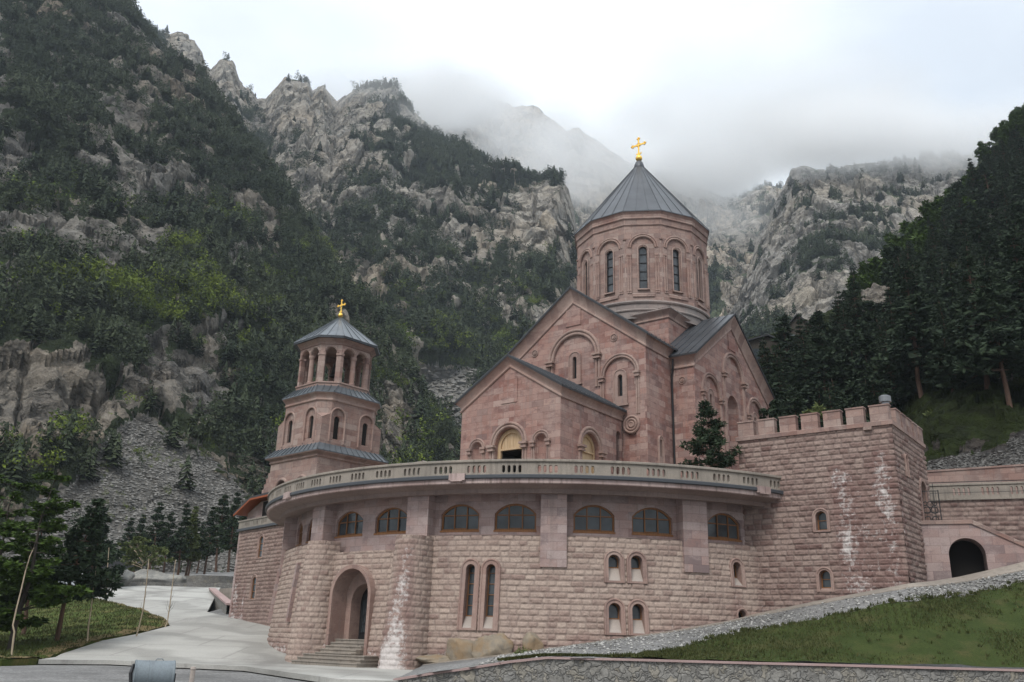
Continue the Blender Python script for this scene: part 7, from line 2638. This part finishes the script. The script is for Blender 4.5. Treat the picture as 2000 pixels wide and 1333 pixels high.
# ------------------------------------------------------------------ small things
# litter drum hanging between two posts on the road edge
bY = 15.0
c = at(300, 1318, bY)
bar = thing('metal_drum', 'grey metal drum lying on its side on iron legs at the road edge', 'drum', (c[0], c[1], -1.6))
ax_ = np.array([math.cos(0.42), math.sin(0.42), 0])
sd_ = np.array([-ax_[1], ax_[0], 0])
Rb, Lb = 0.21, 0.58
DRUMM = concrete('painted_steel', (0.20, 0.235, 0.26), (0.15, 0.175, 0.19), 0.55, 2.0, 0.4, 0.1)
m = MB()
A = np.linspace(0, 2 * PI, 41)[:-1]
def ringp(s, r):
    return np.array(c) + ax_ * s + r * (np.cos(A)[:, None] * sd_ + np.sin(A)[:, None] * np.array([0, 0, 1.0]))
prof = [(-Lb / 2 + 0.03, 0.0), (-Lb / 2 + 0.03, Rb - 0.03), (-Lb / 2, Rb - 0.02), (-Lb / 2 - 0.012, Rb), (-Lb / 2, Rb + 0.014), (-Lb / 2 + 0.025, Rb + 0.004), (-0.1, Rb), (-0.09, Rb + 0.006), (-0.08, Rb), (Lb / 2 - 0.025, Rb + 0.002), (Lb / 2, Rb + 0.012), (Lb / 2 + 0.012, Rb), (Lb / 2, Rb - 0.02), (Lb / 2 - 0.03, 0.0)]
rows = [ringp(s, max(r, 0.001)) for s, r in prof]
for i in range(len(rows) - 1):
    m.strip(rows[i], rows[i + 1], True)
m.build('shell', DRUMM, bar, True)
m = MB()
e = np.array(c) - ax_ * (Lb / 2 + 0.02)
m.tube([e + sd_ * 0.12 + [0, 0, 0.14], e + [0, 0, 0.02] - ax_ * 0.03, e + sd_ * -0.05 + [0, 0, -0.2], e + sd_ * -0.05 + [0, 0, -0.8]], [0.022, 0.03, 0.028, 0.028], 7)
e2 = np.array(c) + ax_ * (Lb / 2 + 0.02)
m.tube([e2 + [0, 0, 0.02], e2 + [0, 0, -0.2], e2 + [0, 0, -0.8]], [0.028] * 3, 7)
m.build('leg', IRON, bar, True)
m = MB()
m.tube([np.array(c) + ax_ * 0.0 + [0, 0, Rb], np.array(c) + ax_ * 0.02 + [0, 0, Rb + 0.025], np.array(c) + ax_ * 0.1 + [0, 0, Rb + 0.025], np.array(c) + ax_ * 0.12 + [0, 0, Rb]], [0.008] * 4, 6)
m.build('handle', DRUMM, bar, True)
c = at(376, 1318, 16.0)
m = MB()
m.lathe([c[0], c[1], 0], [(0.045, -1.7), (0.042, at(376, 1306, 16)[2] - 0.03), (0.05, at(376, 1306, 16)[2] - 0.01), (0.04, at(376, 1303, 16)[2]), (0.0, at(376, 1303, 16)[2] + 0.005)], 12)
o = m.build('marker_post', SILL, None, True)
tag(o, 'short pale round post standing beside the grey metal drum', 'post')
# parked cars at the far end of the drive
def car(name, label, c, rz, col, seed):
    t = thing(name, label, 'car', c)
    U = np.array([math.cos(rz), math.sin(rz), 0])
    N = np.array([U[1], -U[0], 0])
    fr = Plane(c, U, N)
    paint = NT(name + '_paint_%d' % seed).fin(col, 0.3, spec=0.5)
    body = [(-2.1, 0.35), (2.1, 0.35), (2.15, 0.75), (1.2, 0.95), (0.6, 1.42), (-1.2, 1.45), (-1.95, 1.0), (-2.15, 0.85)]
    m = MB()
    m.prism(fr, body, -0.82, 0.82)
    m.build('body', paint, t)
    g = MB()
    g.prism(fr, [(1.05, 0.97), (0.56, 1.36), (-0.25, 1.38), (-0.25, 0.97)], -0.83, 0.83)
    g.prism(fr, [(-0.35, 0.97), (-0.35, 1.38), (-1.1, 1.38), (-1.7, 0.99)], -0.83, 0.83)
    g.build('window', GLASS, t)
    for u in (-1.35, 1.35):
        for w in (-0.75, 0.75):
            w_ = MB()
            cc_ = fr(u, 0.33, w)
            A = np.linspace(0, 2 * PI, 21)[:-1]
            def rg(o_, r):
                return cc_ + N * o_ + r * (np.cos(A)[:, None] * U + np.sin(A)[:, None] * np.array([0, 0, 1.0]))
            R_ = [rg(-0.1, 0.01), rg(-0.1, 0.33), rg(0.1, 0.33), rg(0.1, 0.01)]
            for i in range(3):
                w_.strip(R_[i], R_[i + 1], True)
            w_.build('wheel', IRON, t)
    l = MB()
    l.box(fr, 2.08, 2.17, 0.62, 0.76, 0.45, 0.78)
    l.box(fr, 2.08, 2.17, 0.62, 0.76, -0.78, -0.45)
    l.build('headlight', SILL, t)
    return t
for (x, y, Y, rz, col, lab, sd_) in ((160, 1146, 97, 0.5, (0.62, 0.63, 0.64), 'white car parked under the broad pine, half hidden by branches', 1), (125, 1150, 95, 0.3, (0.42, 0.45, 0.48), 'silver car parked furthest left beyond the bank, behind the pine trunks', 2)):
    p = at(x, y + 8, Y)
    car('parked_car', lab, np.array([p[0], p[1], gz(Y) + 0.15]), rz, col, sd_)
# red-brown hut among the trees
c = at(212, 1120, 118)
hutf = Plane([c[0], c[1], 0], [1, 0, 0], [0, -1, 0])
zt0 = c[2]
hb = thing('garden_hut', 'small red-brown timber hut behind the low wall at the left', 'hut', (c[0], c[1], zt0 - 2))
m = MB()
m.box(hutf, -1.7, 2.0, zt0 - 2.2, zt0 + 0.6, -3, 0)
m.build('wall', wood('red_brown_boards', (0.17, 0.045, 0.03), (0.11, 0.03, 0.022)), hb)
m = MB()
m.prism(hutf, [(-2.2, zt0 + 0.55), (2.5, zt0 + 0.55), (1.6, zt0 + 1.5), (-1.3, zt0 + 1.5)], -3.4, 0.4)
m.build('roof', EDGE, hb)
m = MB()
m.box(hutf, -0.3, 0.6, zt0 - 2.1, zt0 - 0.1, -0.02, 0.04)
m.build('door', BARKD, hb)
# dark-roofed house and ruined wall among the hillside trees
def dark_house(label, x, y, Y, w, rise, ang):
    p = at(x, y, Y)
    U = np.array([math.cos(ang), math.sin(ang), 0])
    N = np.array([U[1], -U[0], 0])
    fr = Plane([p[0], p[1], 0], U, N)
    z = p[2]
    t = thing('hillside_house', label, 'house', (p[0], p[1], z - 6))
    m = MB()
    m.prism(fr, [(-w * 0.42, z - 9), (w * 0.42, z - 9), (w * 0.42, z - rise), (0, z - 0.2), (-w * 0.42, z - rise)], -6, -0.4)
    m.build('wall', BARKD, t)
    m = MB()
    for s in (-1, 1):
        P = [fr(s * w * 0.52, z - rise * 1.22, 0), fr(s * w * 0.52, z - rise * 1.22, -6.5), fr(0, z, -6.5), fr(0, z, 0)]
        m.add(P + [q - [0, 0, 0.22] for q in P], [(0, 1, 2, 3), (7, 6, 5, 4), (0, 3, 7, 4), (0, 4, 5, 1)])
    m.build('roof', EDGE, t)
    for u in (-w * 0.2, w * 0.2):
        m = MB()
        m.box(fr, u - 0.4, u + 0.4, z - rise - 2.2, z - rise - 0.9, -0.45, -0.36)
        m.build('window', GLASS, t)
dark_house('dark gable roofed house peeping out above the conifers right of the cathedral', 1556, 612, 112, 4.6, 2.0, -0.5)
dark_house('low dark roofed house half hidden by conifers beside the transept gable', 1500, 652, 104, 7.5, 1.1, 0.15)
p = at(1712, 585, 116)
fr = Plane([p[0], p[1], 0], [math.cos(-0.3), math.sin(-0.3), 0], [math.sin(-0.3), -math.cos(-0.3), 0])
u_, v_ = np.meshgrid(np.linspace(-1.9, 1.9, 70), np.linspace(0, 1, 60))
topz = p[2] + 2.2 + 0.7 * fbm(np.stack([u_ * 1.3, u_ * 0, u_ * 0], -1), 3, 4) - 0.35 * np.abs(u_)
Zz = p[2] - 6 + (topz - p[2] + 6) * v_
W_ = 0.25 * fbm(np.stack([u_ * 2, Zz * 2.5, u_ * 0], -1), 4, 9)
Pf = fr(u_, Zz, W_)
Pb_ = fr(u_, Zz, W_ - 0.9)
i = np.arange(u_.size).reshape(u_.shape)
F1 = np.stack([i[:-1, :-1], i[:-1, 1:], i[1:, 1:], i[1:, :-1]], -1).reshape(-1, 4)
n_ = u_.size
top_i = i[-1]
F2 = np.stack([top_i[:-1], top_i[1:], top_i[1:] + n_, top_i[:-1] + n_], -1)
o = np_mesh('ruined_wall', np.concatenate([Pf.reshape(-1, 3), Pb_.reshape(-1, 3)]), np.concatenate([F1, F1[:, ::-1] + n_, F2]), rubble('ruin_masonry', [(0.20, 0.18, 0.155), (0.26, 0.235, 0.20), (0.16, 0.145, 0.13), (0.28, 0.24, 0.20)], 3.0), smooth=True)
tag(o, 'ruined pale stone wall with a broken top between the hillside conifers', 'ruin')
# the small grey cap seen over the balustrade left of the porch
c = at(826, 908, 58)
m = MB()
m.lathe([c[0], c[1], 0], [(1.2, 7.5), (1.2, c[2] - 0.1), (1.3, c[2] - 0.08), (1.3, c[2]), (0.0, at(826, 900, 58)[2])], 4)
o = m.build('stone_kiosk', CONC)
tag(o, 'low grey pyramid capped kiosk just showing above the balustrade left of the porch', 'kiosk')

# ------------------------------------------------------------------ cloud banks clinging to the peaks, and the air between
def mist_mat(name, dens, nscale, lo, hi, soft):
    mt = bpy.data.materials.new(name)
    mt.use_nodes = True
    t = mt.node_tree
    t.nodes.clear()
    out = t.nodes.new('ShaderNodeOutputMaterial')
    pv = t.nodes.new('ShaderNodeVolumePrincipled')
    pv.inputs['Color'].default_value = (1, 1, 1, 1)
    pv.inputs['Anisotropy'].default_value = -0.25
    tc_ = t.nodes.new('ShaderNodeTexCoord')
    ln = t.nodes.new('ShaderNodeVectorMath')
    ln.operation = 'LENGTH'
    t.links.new(tc_.outputs['Object'], ln.inputs[0])
    gm = t.nodes.new('ShaderNodeNewGeometry')
    nz_ = t.nodes.new('ShaderNodeTexNoise')
    nz_.inputs['Scale'].default_value = nscale
    nz_.inputs['Detail'].default_value = 4
    nz_.inputs['Roughness'].default_value = 0.55
    t.links.new(gm.outputs['Position'], nz_.inputs['Vector'])
    def mth(op, a, b=0.0, clamp=False):
        n = t.nodes.new('ShaderNodeMath')
        n.operation = op
        n.use_clamp = clamp
        for i_, v in enumerate((a, b)):
            if isinstance(v, bpy.types.NodeSocket):
                t.links.new(v, n.inputs[i_])
            else:
                n.inputs[i_].default_value = v
        return n.outputs[0]
    fall = mth('SUBTRACT', 1.0, ln.outputs['Value'], True)
    a = mth('ADD', mth('MULTIPLY', fall, soft), mth('MULTIPLY', mth('SUBTRACT', nz_.outputs['Fac'], 0.5), 2.2))
    mr = t.nodes.new('ShaderNodeMapRange')
    mr.interpolation_type = 'SMOOTHSTEP'
    t.links.new(a, mr.inputs['Value'])
    mr.inputs['From Min'].default_value = lo
    mr.inputs['From Max'].default_value = hi
    mr.inputs['To Min'].default_value = 0
    mr.inputs['To Max'].default_value = dens
    edge = mth('MULTIPLY', fall, 6.0, True)
    t.links.new(mth('MULTIPLY', mr.outputs[0], edge), pv.inputs['Density'])
    t.links.new(pv.outputs[0], out.inputs['Volume'])
    return mt
def mist(x, y, Y, sx, sy, sz, mat, tilt=0.0):
    bm = bmesh.new()
    bmesh.ops.create_icosphere(bm, subdivisions=3, radius=1)
    me = bpy.data.meshes.new('mist')
    bm.to_mesh(me)
    bm.free()
    me.materials.append(mat)
    o = bpy.data.objects.new('mist', me)
    COL.objects.link(o)
    o.location = at(x, y, Y)
    o.scale = (sx, sy, sz)
    o.rotation_euler = (0, tilt, 0)
    o['kind'] = 'stuff'
    return o
MM = mist_mat('cloud_bank', 0.0095, 0.0085, 0.30, 1.3, 1.5)
MK = mist_mat('thick_cloud', 0.030, 0.0075, 0.25, 1.2, 1.6)
MT = mist_mat('thin_mist', 0.008, 0.012, 0.3, 1.2, 1.5)
mist(1040, 300, 1150, 210, 130, 85, MT, 0.3)
mist(850, 185, 1000, 120, 90, 60, MM)
mist(1130, 345, 1050, 150, 100, 70, MM, 0.2)
mist(1330, 270, 1050, 300, 150, 90, MM)
mist(1300, 345, 1080, 190, 90, 52, MK)
mist(1520, 230, 860, 290, 150, 95, MM)
mist(1720, 270, 640, 220, 70, 62, MM)
mist(1400, 420, 900, 110, 70, 60, MT)
mist(860, 195, 1420, 210, 110, 95, MK)
mist(860, 200, 1200, 170, 90, 80, MT)
mist(1060, 260, 1450, 200, 90, 90, MT)
mist(1770, 268, 650, 190, 60, 54, MK)
mist(1610, 290, 650, 170, 50, 44, MT)
mist(1850, 310, 620, 120, 50, 40, MT)
mist(715, 195, 820, 120, 60, 45, MT)
mist(800, 225, 760, 90, 50, 40, MT)
hz = MB()
hz.box(Plane([0, 0, 0], [1, 0, 0], [0, -1, 0]), -1500, 1500, -80, 1650, -2400, 70)
hm = bpy.data.materials.new('valley_haze')
hm.use_nodes = True
t = hm.node_tree
t.nodes.clear()
ho = t.nodes.new('ShaderNodeOutputMaterial')
hv = t.nodes.new('ShaderNodeVolumePrincipled')
hv.inputs['Color'].default_value = (0.80, 0.90, 1.0, 1)
hv.inputs['Density'].default_value = 0.00013
hv.inputs['Anisotropy'].default_value = 0.1
t.links.new(hv.outputs[0], ho.inputs['Volume'])
o = hz.build('haze', hm)
o['kind'] = 'stuff'
